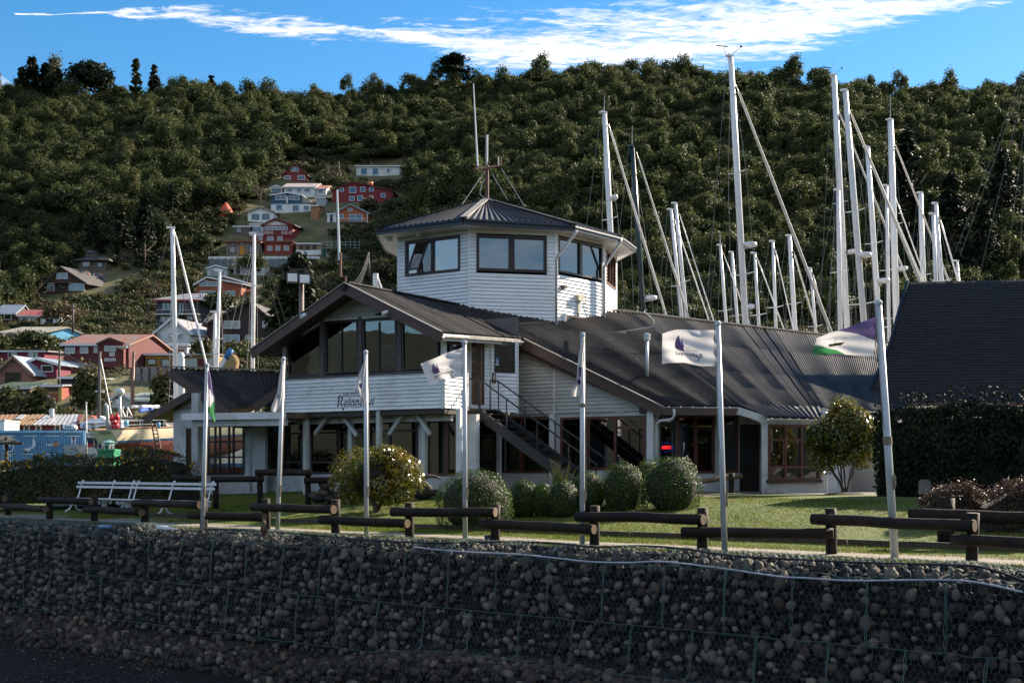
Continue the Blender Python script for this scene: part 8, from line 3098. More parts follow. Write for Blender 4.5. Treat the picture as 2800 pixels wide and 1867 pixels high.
mb.build('white_rail', M['metal_w'], tw_)
mb = MB()
for x in range(90, 860, 65):
 mb.bar(P(*z6(x, 1150), D_ - .06), P(*z6(x, 1074), D_ - .06), .16, .12)
mb.build('pilaster', mat('grey_concrete', (.15, .17, .17), None), tw_)
house('white_cottage', 'small white cottage with a grey gable under the retaining wall', 58, 245, 1240, 1165, [(80, 1175, 160, 1235), (185, 1172, 225, 1232)], (.70, .70, .69), RF_DARK, ya=1140, xa=140, depth=5, over=.25)
h = house('white_porch_house', 'white gabled house with an open porch and hanging washing', 315, 600, 1235, 1130, [(330, 1145, 370, 1215, 'do'), (410, 1140, 490, 1205), (520, 1140, 575, 1200)], (.68, .67, .65), RF_DARK, ya=1092, xa=450, depth=6, over=.3)
on(h, [(385, 1150), (403, 1150), (403, 1205), (385, 1205)], mat('pink_cloth', (.50, .20, .30), None), 'washing', z6, -.4, .04)
# ---- middle cluster (second set of measurements)
h = house('orange_house', 'large orange house with white windows and long pale barge boards', 700, 1255, 1190, 1020, [(745, 970, 840, 1045), (845, 985, 960, 1045), (745, 1100, 940, 1150), (1055, 1100, 1180, 1165)], (.36, .095, .04), RF_ZINC, ya=940, xa=840, tr=z1b, depth=8, over=.4, skew=.3)
house('orange_rear_wing', 'rear wing of orange boards behind the large orange house', 960, 1330, 1120, 1010, [(1160, 1010, 1215, 1050)], (.26, .075, .035), RF_ZINC, ya=925, xa=1030, tr=z1b, depth=6, over=.3, base=False)
h = house('grey_balcony_house', 'dark grey two storey house with balconies and a red and zinc roof', 220, 720, 1558, 1225, [(290, 1255, 400, 1335), (495, 1250, 545, 1370), (270, 1410, 380, 1480), (590, 1410, 660, 1455)], (.075, .082, .095), RF_ZINC, 'hip', ya=1145, tr=z1b, depth=8, over=.6, trim=hmat((.42, .05, .05)), skew=.42)
on(h, [(185, 1378), (730, 1372), (730, 1388), (185, 1390)], M['trim'], 'balcony_edge', z1b, -1.2, 1.2)
for x in (200, 330, 470, 610, 715):
 on(h, [(x, 1225), (x + 8, 1225), (x + 8, 1560), (x, 1560)], M['greypost'], 'balcony_post', z1b, -1.1, .1)
on(h, [(200, 1330), (720, 1326), (720, 1331), (200, 1335)], M['galv'], 'balcony_rail', z1b, -1.1, .05)
def z3c(x, y): return 380 + x / 3.447, 780 + y / 3.447
h = house('white_peaked_house', 'white house with a tall peaked gable below the grey balcony house', 165, 480, 560, 445, [(285, 345, 312, 395), (340, 345, 366, 395), (280, 452, 318, 520, 'n'), (180, 455, 212, 550), (365, 452, 420, 510)], (.78, .79, .80), RF_ZINC, ya=318, xa=315, tr=z3c, depth=8, over=.45, skew=.3)
on(h, [(165, 505), (475, 505), (475, 509), (165, 509)], M['galv'], 'balcony_rail', z3c, -.9, .05)
h = house('white_lean_to', 'low white and blue lean to in front of the peaked white house', 92, 455, 640, 572, [(115, 595, 300, 632, 'n'), (325, 595, 440, 632, 'n')], (.74, .76, .78), RF_BLUE, 'shed', tr=z3c, depth=3, over=.3, back_up=.4)
h = house('yellow_house', 'long mustard yellow house behind the concrete panel wall', 60, 720, 775, 655, [(80, 695, 165, 750, 'd'), (210, 693, 295, 765, 'd'), (430, 695, 545, 770), (630, 690, 690, 755)], (.36, .20, .045), RF_DARK, 'shed', tr=z3c, depth=6, over=.15, back_up=.2)
on(h, [(560, 690), (618, 690), (618, 775), (560, 775)], hmat((.14, .02, .04)), 'door', z3c, -.08, .06)
house('brown_gable_house', 'large dark brown gabled house in shade behind the slim masts', 640, 1300, 580, 370, [(800, 335, 880, 410), (885, 335, 955, 410), (800, 465, 875, 540), (880, 465, 950, 540), (1165, 340, 1215, 400), (1005, 470, 1060, 555, 'g')], (.040, .022, .020), RF_DARK, ya=160, xa=1045, tr=z3c, depth=9, over=.5, trim=hmat((.05, .03, .028)))
cw = thing('concrete_panel_wall', 'pale concrete panel wall with dark posts below the mustard house', 'wall', P(420, 1045, 105))
D_ = HH(420, 1046)
for k, (xa_, xb_) in enumerate(((370, 385), (388, 407), (410, 430), (433, 454), (457, 475), (478, 500))):
 MB().prism([P(x, y, D_) for x, y in ((xa_, 1004), (xb_, 1003), (xb_, 1046), (xa_, 1046))], (0, .15, 0)).build('concrete_panel', mat('pale_concrete', (.30, .27, .26), (.22, .20, .19), 2, .9, .3) if k == 0 else bpy.data.materials['pale_concrete'], cw)
 MB().bar(P(xb_ + 1.5, 1048, D_ - .05), P(xb_ + 1.5, 1002, D_ - .05), .14, .14).build('wall_post', stiltm, cw)
# ---- left cluster
h = house('octagon_house', 'octagonal timber house with a small lantern roof among the trees', 850, 1140, 372, 250, [(880, 250, 968, 315, 'd'), (1040, 265, 1100, 318, 'd')], (.155, .115, .085), RF_DARK, 'hip', ya=205, tr=z5, depth=7, over=.7, trim=stiltm, skew=.1)
on(h, [(915, 160), (1040, 160), (1040, 205), (915, 205)], hmat((.13, .10, .075)), 'lantern', z5, 2.5, 2)
mb = MB()
q = [P(*z5(x, y), h['_D'] + d) for x, y, d in ((905, 162, 2.2), (1050, 162, 2.2), (1050, 160, 4.8), (905, 160, 4.8))]
apx = P(*z5(972, 128), h['_D'] + 3.4)
for i in range(4):
 mb.poly([q[i], q[(i + 1) % 4], apx])
mb.build('lantern_roof', RF_DARK, h)
on(h, [(1000, 372), (1105, 372), (1105, 400), (1005, 430)], hmat((.26, .19, .12)), 'lower_wall', z5, .4, 4)
h = house('timber_chalet', 'brown timber chalet with gridded windows on the wooded slope', 500, 905, 600, 480, [(607, 375, 665, 445, 'g'), (672, 375, 730, 445, 'g'), (512, 490, 583, 570, 'g'), (740, 490, 905, 570, 'g'), (625, 500, 705, 545, 'gd')], (.085, .036, .026), RF_DARK, ya=320, xa=655, tr=z5, depth=9, over=.55, skew=.5, trim=stiltm)
on(h, [(565, 478), (720, 472), (720, 485), (565, 490)], stiltm, 'balcony', z5, -1.0, 1.0)
on(h, [(910, 545), (1000, 545), (985, 615), (930, 620)], hmat((.42, .14, .03)), 'orange_wall', z5, 2.5, .1)
on(h, [(910, 420), (945, 375), (972, 430), (945, 465), (910, 460)], hmat((.30, .08, .05)), 'chimney', z5, 3.5, .8)
house('dark_blue_roofed_house', 'dark house with a blue zinc roof at the left border', -60, 165, 945, 820, [(45, 812, 125, 880), (-30, 820, 20, 880, 'd')], (.06, .032, .03), RF_BLUE, 'side', ya=730, tr=z5, depth=5, over=.2)
h = house('red_roofed_cottage', 'white boarded cottage with a red and zinc patched roof', 205, 650, 962, 845, [(250, 862, 298, 910, 'd'), (397, 857, 435, 905, 'd'), (495, 870, 570, 925, 'do')], (.76, .78, .80), RF_RED, 'side', ya=782, tr=z5, depth=6, over=.3)
on(h, [(520, 783), (630, 783), (590, 830), (500, 832)], RF_ZINC, 'zinc_patch', z5, .8, .1) if False else None
h = house('blue_house', 'light blue house with a mossy pale roof and a lit blue gable', -20, 440, 1140, 1030, [(5, 1040, 85, 1090), (345, 1040, 372, 1085)], (.14, .48, .74), mat('mossy_pale_roof', (.36, .35, .28), (.27, .25, .18), 1, .7), 'side', ya=968, tr=z5, depth=7, over=.25, skew=.75)
h = house('dark_red_house', 'big dark red house with a rust streaked roof and a cross gable', 680, 1380, 1390, 1155, [(700, 1175, 805, 1242), (1007, 1170, 1058, 1235), (860, 1172, 948, 1240)], (.13, .025, .024), RF_RUST, 'side', ya=1052, tr=z5, depth=8, over=.3, skew=.3)
D_ = h['_D']
mb = MB()
mb.prism([P(*z5(*p), D_ - .9) for p in ((1045, 1390), (1325, 1390), (1325, 1130), (1180, 1080), (1045, 1135))], (0, 4, 0))
mb.build('cross_gable', hmat((.14, .026, .025)), h)
mb = MB()
for a_, b_ in (((1180, 1074), (1035, 1140)), ((1180, 1074), (1345, 1136))):
 mb.bar(P(*z5(*a_), D_ - 1.2), P(*z5(*b_), D_ - 1.2), .4, .14, Vector((0, 0, 1)))
mb.each('barge_board', RF_DARK, h)
for x0_, y0_, x1_, y1_ in ((1120, 1158, 1245, 1218), (1120, 1290, 1180, 1325), (1190, 1290, 1240, 1322), (1172, 1228, 1228, 1270)):
 o = MB().prism([P(*z5(*p), D_ - 1.0) for p in ((x0_, y1_), (x1_, y1_), (x1_, y0_), (x0_, y0_))], (0, .08, 0)).build('window' if y0_ != 1228 else 'notice_board', frm_w, h)
 MB().prism([P(*z5(*p), D_ - 1.015) for p in ((x0_ + 6, y1_ - 6), (x1_ - 6, y1_ - 6), (x1_ - 6, y0_ + 6), (x0_ + 6, y0_ + 6))], (0, .012, 0)).build('pane', vglass if y0_ != 1228 else curtain, o)
MB().lathe(P(*z5(1310, 1195), D_ - 1.2), [(.05, -.05), (.5, .12), (.62, .3)], 12).build('satellite_dish', M['metal_w'], h)
house('magenta_long_house', 'long flat roofed magenta house with pale curtained windows', -30, 475, 1310, 1222, [(88, 1228, 185, 1285), (305, 1225, 405, 1300)], (.27, .035, .065), RF_ZINC, 'shed', tr=z5, depth=7, over=.2, back_up=.15, skew=.5)
h = house('magenta_gable_house', 'magenta gabled house with a white framed window', 260, 608, 1505, 1360, [(445, 1365, 570, 1440, 'n')], (.20, .025, .050), RF_BLUE, ya=1300, xa=405, tr=z5, depth=7, over=.35, skew=.3)
h = house('shingled_house', 'house with flaking brick red shingles and a wide bay window at the left border', -25, 330, 1560, 1440, [(60, 1440, 95, 1550, 'dn'), (97, 1440, 220, 1555, 'dn')], (.36, .17, .12), RF_BLUE, ya=1283, xa=155, tr=z5, depth=7, over=.45, trim=hmat((.40, .24, .16)), skew=.3)
h['_D'] = h['_D']
h = house('green_awning_shop', 'low building with a green awning roof under the shingled house', -30, 560, 880, 765, [(160, 775, 375, 870, 'gd')], (.10, .06, .04), mat('green_awning', (.055, .09, .06), (.04, .07, .05), 2, .8), 'side', ya=672, tr=zn, depth=6, over=.3)
h = house('yellow_red_annex', 'annex with a yellow band over red walls and four small panes', 750, 1150, 1020, 725, [(815, 755, 870, 815, 'd'), (890, 755, 965, 820, 'd'), (985, 758, 1042, 822, 'd'), (1050, 758, 1085, 822, 'd')], (.34, .065, .035), RF_ZINC, 'shed', tr=zn, depth=6, over=.2, back_up=.5)
on(h, [(750, 825), (1150, 830), (1150, 855), (750, 850)], mat('yellow_band', (.50, .34, .07), None), 'yellow_band', zn, -.06)
on(h, [(1090, 740), (1155, 745), (1155, 980), (1090, 990)], bpy.data.materials['yellow_band'], 'yellow_pier', zn, -.08)
h = house('open_garage', 'dark open garage with a white plank end and flat pale roof', 1130, 1560, 830, 575, [], (.035, .028, .026), RF_ZINC, 'shed', tr=zn, depth=6, over=.2, back_up=.3)
on(h, [(1520, 560), (1640, 550), (1640, 640), (1560, 830), (1525, 830)], hmat((.42, .40, .38)), 'plank_end', zn, -.1)
h = house('brown_roofed_cottage', 'low plastered cottage with a brown roof and two arched openings', 1480, 2060, 1070, 945, [(1560, 960, 1640, 1055, 'do'), (1700, 955, 1790, 1050, 'do')], (.24, .19, .13), mat('brown_sheet_roof', (.17, .075, .05), (.13, .06, .04), 2), 'side', ya=870, tr=zn, depth=6, over=.2)
h = house('white_barn_house', 'white peeling gambrel house with one small window above the yacht stern', 562, 885, 372, 200, [(655, 170, 735, 240, 'd')], (.58, .58, .55), RF_DARK, ya=95, xa=690, tr=z22, depth=7, over=.2)
house('green_roofed_shed', 'low shed with a long pale green roof behind the wooden mast', 790, 1300, 330, 235, [], (.20, .19, .16), mat('pale_green_roof', (.22, .27, .22), (.28, .30, .25), 1, .7), 'side', ya=92, tr=z22, depth=9, over=.1)
sg = thing('banner_sign', 'upright red and white banner sign by the road', 'sign', P(205, 1103, 108))
D_ = 104
MB().prism([P(*zn(*p), D_) for p in ((1362, 872), (1400, 868), (1400, 1040), (1362, 1045))], (0, .1, 0)).build('panel', M['metal_w'], sg)
MB().prism([P(*zn(*p), D_ - .01) for p in ((1402, 868), (1420, 872), (1418, 1040), (1402, 1042))], (0, .1, 0)).build('red_panel', mat('red_panel', (.30, .05, .06), None), sg)
MB().bar(P(*zn(1395, 1045), D_ + .05), P(*zn(1395, 1200), D_ + .05), .1, .1).build('post', stiltm, sg)
tent = tag(MB().lathe(P(*z6(236, 675), HH(*z6(236, 678))), [(1.6, -.2), (1.55, .5), (1.1, 1.4), (.45, 2.3), (.12, 2.7)], 12).build('orange_tent', mat('orange_tent', (.62, .09, .035), (.5, .07, .03), 2), smooth=True), 'small orange red conical tent on the grassy slope', 'tent')
UP = [((164, 955), (158, 1098), 118, 'brown utility pole before the magenta gabled house'), ((1311 / 3.4836 + 550, 442), (928, 470), 232, 'street lamp pole beside the A frame house'),
      ((361, 1010), (361, 1060), 110, 'wooden utility pole before the concrete panel wall'), ((200, 830), (199, 900), 150, 'thin pole beside the chalet steps'), ((1008, 690), (1010, 745), 165, 'utility pole at the right end of the netted court')]
tops = []
for (tx, ty), (bx, by), D_, lab in UP:
 o = thing('utility_pole', lab, 'utility pole', P(bx, by, D_), 'village poles')
 MB().tube([P(bx, by + 12, D_), P(tx, ty, D_)], [.16, .11], 6).build('pole', M['greypost'], o, smooth=True)
 MB().bar(P(tx, ty, D_) + Vector((-.9, 0, -.5)), P(tx, ty, D_) + Vector((.9, 0, -.5)), .1, .1).build('cross_arm', M['greypost'], o)
 tops.append(P(tx, ty, D_))
for k, (a_, b_, lab) in enumerate([(tops[0], P(*z5(1435, 1230), 112), 'upper overhead wires sagging before the dark red house'), (tops[2], P(60, 1045, 112), 'lower overhead wires sagging across the roadside'), (tops[4], P(905, 800, 72), 'bundle of overhead wires dropping towards the bay gable')]):
 mb = MB()
 for j in range(4):
  o_ = Vector((0, 0, -.35 * j))
  mb.tube([a_.lerp(b_, t) + o_ - Vector((0, 0, 1.4 * math.sin(math.pi * t))) for t in np.linspace(0, 1, 12)], .011, 3)
 tag(mb.build('overhead_wires', M['stay']), lab, 'wires')
# ---------------------------------------------------------------- woods on the hill
wood = leafmat('woodland_leaves', [(.024, .036, .014), (.044, .061, .021), (.068, .088, .030), (.095, .108, .040), (.115, .088, .042)], .6, .12, .34, .10, .22, 1.5)
scrub = leafmat('scrub_leaves', [(.028, .042, .012), (.05, .065, .018), (.08, .088, .026), (.10, .085, .04), (.10, .065, .04)], .6, .25, .2, .25, .3, 1.8)
conif = leafmat('conifer_needles', [(.007, .014, .007), (.013, .024, .011), (.024, .036, .014), (.038, .046, .018)], .65, .2, .08, .3, .12, 2.5)
def crown_arrays(n, lumps, rx, rz, zc, size, seed, spread=.62, up=.25):
 g = np.random.default_rng(seed)
 Ps, Ns = [], []
 for k in range(lumps):
  v = norm(g.normal(size=(1, 3)))[0]
  v[2] = abs(v[2]) * .95 - .25
  c = np.array([v[0] * rx * spread, v[1] * rx * spread, zc + v[2] * rz * spread])
  m_ = n // lumps
  d = norm(g.normal(size=(m_, 3)))
  d[:, 2] = np.where(d[:, 2] < -.5, -d[:, 2], d[:, 2])
  r = g.uniform(.38, .62)
  q = d * np.clip(g.normal(.92, .2, m_), .35, 1.45)[:, None] * np.array([rx * r, rx * r, rz * r]) + c
  Ps.append(q)
  Ns.append(d + g.normal(0, .7, d.shape) + np.array([0, 0, up]))
 Pn, Nn = np.concatenate(Ps), norm(np.concatenate(Ns))
 L = g.uniform(.6, 1.4, len(Pn)) * size
 return Pn, Nn, L
def conifer_arrays(n, h, rb, seed, z0=.08, size=.5, droop=.35):
 g = np.random.default_rng(seed)
 Ps, Ns = [], []
 nb = n // 26
 for k in range(nb):
  t = g.random() ** .75
  z = h * (z0 + (1 - z0) * t)
  r = rb * (1 - t) ** .85 * g.uniform(.72, 1.12) + .12
  an = g.uniform(0, 2 * math.pi)
  m_ = 26
  s = g.random(m_) ** .6
  x = np.cos(an) * r * s + g.normal(0, .10 * rb, m_) * s
  y = np.sin(an) * r * s + g.normal(0, .10 * rb, m_) * s
  zz = z - droop * r * s ** 1.5 + g.normal(0, .06 * rb, m_)
  Ps.append(np.stack([x, y, zz], 1))
  Ns.append(np.stack([np.cos(an) * .4 * np.ones(m_), np.sin(an) * .4 * np.ones(m_), np.ones(m_)], 1) + g.normal(0, .5, (m_, 3)))
 Pn, Nn = np.concatenate(Ps), norm(np.concatenate(Ns))
 return Pn, Nn, g.uniform(.6, 1.4, len(Pn)) * size
pc_ = bpy.data.collections.new('woodland_trees')
pcs = bpy.data.collections.new('scrub_bushes')
def proto(collection, nm, Pn, Nn, L, m_, asp=.62):
 me = leaf_mesh(nm, Pn, Nn, L, L * asp, m_)
 o = bpy.data.objects.new(nm, me)
 collection.objects.link(o)
for k in range(7):
 Pn, Nn, L = crown_arrays([1700, 1900, 1500, 2000, 1700, 1600, 1300][k], [9, 12, 8, 14, 10, 7, 6][k], [2.6, 3.0, 2.2, 3.2, 2.5, 2.0, 1.7][k], [2.6, 2.8, 3.2, 2.5, 3.4, 3.6, 3.8][k], [2.6, 2.8, 3.2, 2.6, 3.2, 3.6, 4.0][k], [.40, .42, .38, .44, .40, .38, .36][k], 100 + k)
 proto(pc_, 'broad_tree_%s' % 'abcdefg'[k], Pn, Nn, L, wood)
for k in range(2):
 Pn, Nn, L = crown_arrays(900, 8 + 5 * k, 2.6 + .5 * k, 1.1, .9, .42, 300 + k, .75)
 proto(pc_, 'low_tree_%s' % 'ab'[k], Pn, Nn, L, wood)
for k in range(5):
 Pn, Nn, L = crown_arrays(360, [5, 7, 4, 6, 8][k], [1.2, 1.5, .9, 1.3, 1.7][k], [1.0, 1.1, 1.2, .9, 1.2][k], .8, .30, 200 + k)
 proto(pcs, 'bush_%s' % 'abcde'[k], Pn, Nn, L, scrub)
def scatter(name, coll, pts, scl, idx, label, cat):
 me = bpy.data.meshes.new(name)
 me.from_pydata([tuple(p) for p in pts], [], [])
 for nm, ty, arr in (('scl', 'FLOAT', scl), ('rot', 'FLOAT', nrg.uniform(0, 6.28, len(pts))), ('idx', 'INT', idx)):
  at = me.attributes.new(nm, ty, 'POINT')
  at.data.foreach_set('value', np.asarray(arr, dtype=np.int32 if ty == 'INT' else np.float32))
 o = link(name, me, label=label, cat=cat, kind='stuff')
 ng = bpy.data.node_groups.new(name + '_nodes', 'GeometryNodeTree')
 ng.interface.new_socket('Geometry', in_out='INPUT', socket_type='NodeSocketGeometry')
 ng.interface.new_socket('Geometry', in_out='OUTPUT', socket_type='NodeSocketGeometry')
 N, L = ng.nodes, ng.links
 gi, go = N.new('NodeGroupInput'), N.new('NodeGroupOutput')
 ip = N.new('GeometryNodeInstanceOnPoints')
 ci = N.new('GeometryNodeCollectionInfo')
 ci.inputs['Collection'].default_value = coll
 ci.inputs['Separate Children'].default_value = True
 ci.inputs['Reset Children'].default_value = True
 def attr(nm, ty):
  a_ = N.new('GeometryNodeInputNamedAttribute')
  a_.data_type = ty
  a_.inputs['Name'].default_value = nm
  return a_.outputs['Attribute']
 L.new(gi.outputs[0], ip.inputs['Points'])
 L.new(ci.outputs[0], ip.inputs['Instance'])
 ip.inputs['Pick Instance'].default_value = True
 L.new(attr('idx', 'INT'), ip.inputs['Instance Index'])
 cx = N.new('ShaderNodeCombineXYZ')
 L.new(attr('rot', 'FLOAT'), cx.inputs[2])
 er = N.new('FunctionNodeEulerToRotation')
 L.new(cx.outputs[0], er.inputs[0])
 L.new(er.outputs[0], ip.inputs['Rotation'])
 L.new(attr('scl', 'FLOAT'), ip.inputs['Scale'])
 L.new(ip.outputs[0], go.inputs[0])
 md = o.modifiers.new('scatter', 'NODES')
 md.node_group = ng
 return o
CLX = [-400, 0, 90, 200, 300, 420, 520, 640, 760, 860, 960, 1080, 1130, 1400, 1700, 2400, 2800, 4400]
CLY = [930, 900, 830, 830, 800, 690, 590, 560, 465, 430, 435, 560, 880, 900, 905, 905, 905, 905]
HOUSES = [(o.name, o['_D'], [Vector(c) for c in ()]) for o in bpy.data.objects if '_D' in o]
boxes = []
for o in bpy.data.objects:
 if '_D' in o:
  xs, ys, zs = [], [], []
  for ch in o.children:
   if ch.type == 'MESH' and ch.name.split('.')[0] in ('wall', 'roof'):
    for v in ch.data.vertices:
     xs.append(v.co.x); ys.append(v.co.y); zs.append(v.co.z)
  if xs:
   boxes.append((min(xs), max(xs), min(ys), max(ys), min(zs), max(zs)))
def clear_of_houses(x, y, z, r, h):
 px, py = CX + FPX * x / y, 0
 for (x0, x1, y0, y1, z0, z1) in boxes:
  if x0 - r < x < x1 + r and y0 - r < y < y1 + r:
   return False
  if y < y0 and y > y0 - 9:
   u0, u1 = x0 / y0 - r / y, x1 / y0 + r / y
   if u0 < x / y < u1 and (z + h - EYE) / y > (z0 + .15 * (z1 - z0) - EYE) / y0:
    return False
 return True
def build_woods():
 pts, scl, idx = [], [], []
 bp, bs, bi = [], [], []
 g = random.Random(5)
 D = 97.0
 while D < 345:
  step = 2.6 * (1 + .0008 * D)
  x = -.62 * D
  while x < .62 * D:
   jx, jy = x + g.uniform(-.5, .5) * step, D + g.uniform(-.5, .5) * step
   px = CX + FPX * jx / jy
   z = hill_z(jx, jy)
   py = HZ - FPX * (z - EYE) / jy
   lim = float(np.interp(px, CLX, CLY)) + 26 * noise.noise(Vector((px * .012, 3, py * .01)))
   patch = noise.noise(Vector((jx * .035, jy * .035, 8)))
   if py < lim - 4:
    gap = .03
    thin = noise.noise(Vector((jx * .02, jy * .02, 21)))
    if thin > .38:
     gap = .45
    if g.random() > gap:
     sc_ = g.uniform(.5, 1.05) * (1 + .28 * patch)
     if D > 318:
      sc_ *= g.choice([.6, .75, .9, 1.15])
     if clear_of_houses(jx, jy, z, 2.2, 5 * sc_):
      pts.append((jx, jy, z - .5))
      scl.append(sc_)
      k = g.random()
      idx.append(g.choice([0, 1, 3, 4]) if k < .62 else g.choice([2, 5, 6]))
      if g.random() < .06:
       scl[-1] *= 1.45
      if g.random() < .8:
       ox, oy = jx + g.uniform(-2, 2), jy + g.uniform(-2, 2)
       pts.append((ox, oy, hill_z(ox, oy) - .3))
       scl.append(g.uniform(.7, 1.3))
       idx.append(g.choice([7, 8]))
   x += step
  D += step * .92
 for _ in range(34000):
  D = g.uniform(97, 300)
  jx = g.uniform(-.50, .25) * D if g.random() < .8 else g.uniform(-.6, .6) * D
  px = CX + FPX * jx / D
  z = hill_z(jx, D)
  py = HZ - FPX * (z - EYE) / D
  lim = float(np.interp(px, CLX, CLY))
  if py < lim - 40 and g.random() < .75:
   continue
  dens = noise.noise(Vector((jx * .05, D * .05, 14)))
  s_ = g.uniform(.35, 1.25) * (1 if py > lim else 1.2)
  if dens < -.06 and g.random() < .72:
   if py < lim:
    continue
   s_ = g.uniform(.16, .5)
  if clear_of_houses(jx, D, z, 1.2, 2.2 * s_):
   bp.append((jx, D, z - .15))
   bs.append(s_)
   bi.append(g.randrange(5))
 scatter('woodland', pc_, pts, scl, idx, 'dense evergreen wood covering the hillside', 'wood')
 scatter('hillside_scrub', pcs, bp, bs, bi, 'scrub and bushes between the houses on the slope', 'scrub')
 print('woods', len(pts), 'scrub', len(bp))
build_woods()
# ---- trees one can tell apart
def tree(name, label, px, pyb, pyt, wpx, D=None, kind='broad', m_=None, n=1500, lumps=14, size=None, seed=1, trunk=True, bare=0):
 D = D or HH(px, pyb)
 b = P(px, pyb, D)
 b.z = min(b.z, hill_z(b.x, D)) if D > 97 else b.z
 h = P(px, pyt, D).z - b.z
 rx = wpx / 2 / FPX * D
 root = thing(name, label, 'tree', b)
 if kind == 'conifer':
  Pn, Nn, L = conifer_arrays(n, h, rx, seed, .05, size or h * .05)
 elif kind == 'slim':
  Pn, Nn, L = conifer_arrays(n, h, rx, seed, .12, size or h * .05, -.5)
 elif kind == 'flat':
  g = np.random.default_rng(seed)
  Ps, Ns = [], []
  for k in range(15):
   t = g.random()
   z = h * (.42 + .55 * t)
   r = rx * (1.02 - .55 * t) * g.uniform(.35, .75)
   an = g.uniform(0, 6.28)
   c = np.array([math.cos(an) * rx * (1 - .6 * t) * .55, math.sin(an) * rx * .4, z])
   q = g.normal(0, 1, (n // 15, 3)) * np.array([r * .5, r * .5, h * .030]) + c
   Ps.append(q)
   Ns.append(g.normal(0, .5, q.shape) + np.array([0, 0, 1]))
  Pn, Nn = np.concatenate(Ps), norm(np.concatenate(Ns))
  L = g.uniform(.6, 1.4, len(Pn)) * (size or h * .05)
 else:
  Pn, Nn, L = crown_arrays(n, lumps, rx * 1.02, h * .40, h * .60, size or h * .07, seed, .66)
 link('crown', leaf_mesh('crown', Pn + np.array(b), Nn, L, L * .55, m_ or wood), root)
 mb = MB()
 mb.tube([b - Vector((0, 0, .6)), b + Vector((0, 0, h * .45)), b + Vector((0, 0, h * .9))], [max(.09, h * .025), h * .017, h * .006], 7)
 for k in range(7):
  t = rnd.uniform(.25, .7)
  an = rnd.uniform(0, 6.28)
  p = b + Vector((0, 0, h * t))
  mb.tube([p, p + Vector((math.cos(an) * rx * .5, math.sin(an) * rx * .5, h * .10)), p + Vector((math.cos(an) * rx * .8, math.sin(an) * rx * .8, h * .2))], [h * .010, h * .007, h * .003], 5)
 mb.build('trunk', twig, root)
 return root
def bare_tree(label, px, pyb, pyt, wpx, D=None, seed=0):
 D = D or HH(px, pyb)
 b = P(px, pyb, D)
 h = P(px, pyt, D).z - b.z
 r = wpx / 2 / FPX * D
 root = thing('bare_tree', label, 'tree', b)
 g = random.Random(seed)
 mb = MB()
 mb.tube([b - Vector((0, 0, .5)), b + Vector((0, 0, h * .35))], [h * .022, h * .015], 6)
 def br(p, d, ln, rad, lv):
  q = p + d * ln
  mb.tube([p, p.lerp(q, .5) + Vector((g.uniform(-.1, .1), g.uniform(-.1, .1), 0)) * ln, q], [rad, rad * .75, rad * .45], 4)
  if lv > 0:
   for _ in range(3):
    d2 = (d + Vector((g.uniform(-.75, .75), g.uniform(-.75, .75), g.uniform(-.1, .5)))).normalized()
    br(p.lerp(q, g.uniform(.4, 1)), d2, ln * g.uniform(.5, .75), rad * .5, lv - 1)
 for k in range(6):
  an = g.uniform(0, 6.28)
  br(b + Vector((0, 0, h * g.uniform(.1, .35))), Vector((math.cos(an) * r / h * 1.3, math.sin(an) * r / h, 1)).normalized(), h * .38, h * .012, 3)
 mb.build('branches', mat('bare_twigs', (.17, .13, .10), (.11, .085, .065), 3, .9) if 'bare_twigs' not in bpy.data.materials else bpy.data.materials['bare_twigs'], root)
for i, (px, yb, yt, w_, lab) in enumerate([(60, 300, 190, 60, 'spiky dark pine at the left end of the skyline clump'), (88, 300, 163, 80, 'tallest spiky dark pine of the left skyline clump'), (125, 300, 178, 70, 'spiky dark pine in the middle of the left skyline clump'), (158, 300, 190, 55, 'spiky dark pine at the right end of the left skyline clump')]):
 tree('pine_tree', lab, px, yb, yt, w_, 322, 'slim', conif, 2200, seed=30 + i, size=1.1)
tree('pine_tree', 'broad round topped dark pine standing alone on the skyline', 258, 262, 166, 124, 325, 'broad', conif, 2600, 22, 1.2, 41)
tree('eucalyptus_tree', 'tall slender feathery tree on the left skyline', 372, 275, 160, 44, 325, 'slim', wood, 1500, seed=42, size=1.0)
tree('conifer_tree', 'small pointed conifer beside the slender skyline tree', 422, 275, 180, 48, 325, 'conifer', conif, 1400, seed=43, size=1.0)
tree('conifer_tree', 'wide low dark conifer on the skyline left of the notch', 500, 270, 212, 56, 325, 'conifer', conif, 1200, seed=44, size=.9)
tree('conifer_tree', 'double crowned dark conifer on the skyline near the notch', 577, 272, 208, 62, 325, 'conifer', conif, 1400, seed=45, size=.9)
tree('cedar_tree', 'flat layered dark cedar on top of the hill', 1238, 238, 151, 116, 328, 'flat', conif, 2600, seed=46, size=1.1)
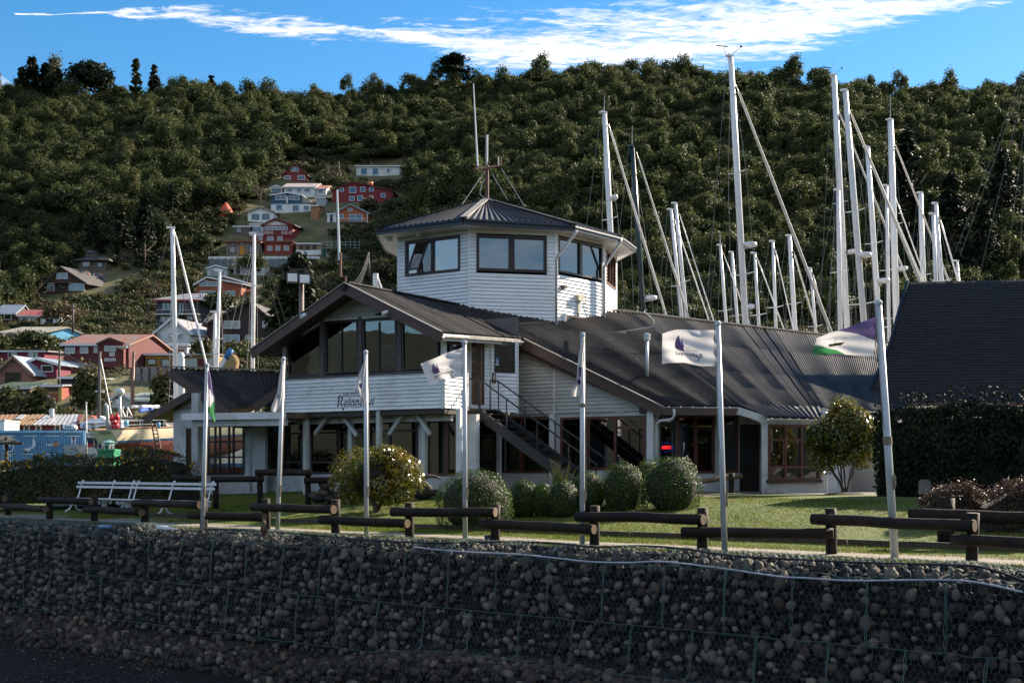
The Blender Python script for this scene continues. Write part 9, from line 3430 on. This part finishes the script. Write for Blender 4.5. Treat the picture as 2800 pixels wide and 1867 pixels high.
for i, (px, yb, yt, w_, lab) in enumerate([(395, 740, 545, 110, 'tall dark conifer at the edge of the wood above the chalet'), (330, 720, 560, 90, 'dark conifer left of the tall one above the chalet'), (470, 640, 505, 90, 'dark conifer above the grassy clearing'), (255, 700, 590, 80, 'dark conifer among bushes behind the octagonal house'),
           (545, 590, 520, 70, 'small dark conifer above the orange tent')]):
 tree('conifer_tree', lab, px, yb, yt, w_, None, 'conifer', conif, 2600, seed=50 + i)
tree('conifer_tree', 'large dark spreading conifer behind the bay gable', 815, 910, 705, 185, 96, 'conifer', conif, 11000, seed=60, size=.55)
for i, (px, yb, yt, w_, lab) in enumerate([(2480, 700, 360, 200, 'big layered dark conifer right of the masts'), (2600, 780, 480, 190, 'dark conifer lower down right of the masts'), (2740, 640, 420, 170, 'dark conifer high at the right border'), (2690, 760, 560, 180, 'dark conifer above the slate roof')]):
 tree('conifer_tree', lab, px, yb, yt, w_, None, 'conifer', conif, 3600, seed=70 + i)
for i, (px, yb, yt, w_, lab) in enumerate([(248, 1082, 985, 84, 'olive green round tree before the big dark red house'), (165, 925, 820, 95, 'bushy tree below the timber chalet'), (95, 985, 905, 110, 'dark leafy tree before the light blue house'), (560, 700, 640, 60, 'leafy tree by the grassy clearing'),
           (600, 890, 800, 100, 'leafy tree beside the orange house'), (690, 780, 690, 80, 'brownish tree under the retaining wall'), (1045, 790, 705, 80, 'yellowish tree left of the tower'), (452, 1075, 1010, 70, 'tangled bush below the concrete panel wall'),
           (40, 1140, 1050, 90, 'dark tree over the long shed at the left'), (110, 1130, 1060, 70, 'leafy tree before the shop awning'), (1010, 600, 540, 50, 'small tree before the red house'), (560, 1000, 930, 70, 'bush right of the mustard house')]):
 tree('leafy_tree', lab, px, yb, yt, w_, None if yb < 1045 else 101, 'broad', scrub, 1500, 12, .42, 80 + i)
for i, (px, yb, yt, w_, lab) in enumerate([(712, 565, 500, 40, 'bare grey tree left of the blue and white house'), (93, 830, 760, 70, 'bare tree left of the timber chalet'), (905, 500, 435, 60, 'thin leaved pale tree between the A frame and the red house'), (650, 760, 690, 70, 'bare bush beside the retaining wall'),
           (235, 1050, 975, 80, 'bare twiggy tree before the dark red house'), (150, 1130, 1060, 90, 'bare twiggy tree above the long shed'), (880, 800, 740, 90, 'bare bush below the netted court'), (430, 830, 770, 60, 'bare shrub on the slope beside the left mast')]):
 bare_tree(lab, px, yb, yt, w_, None if yb < 1045 else 100, i)
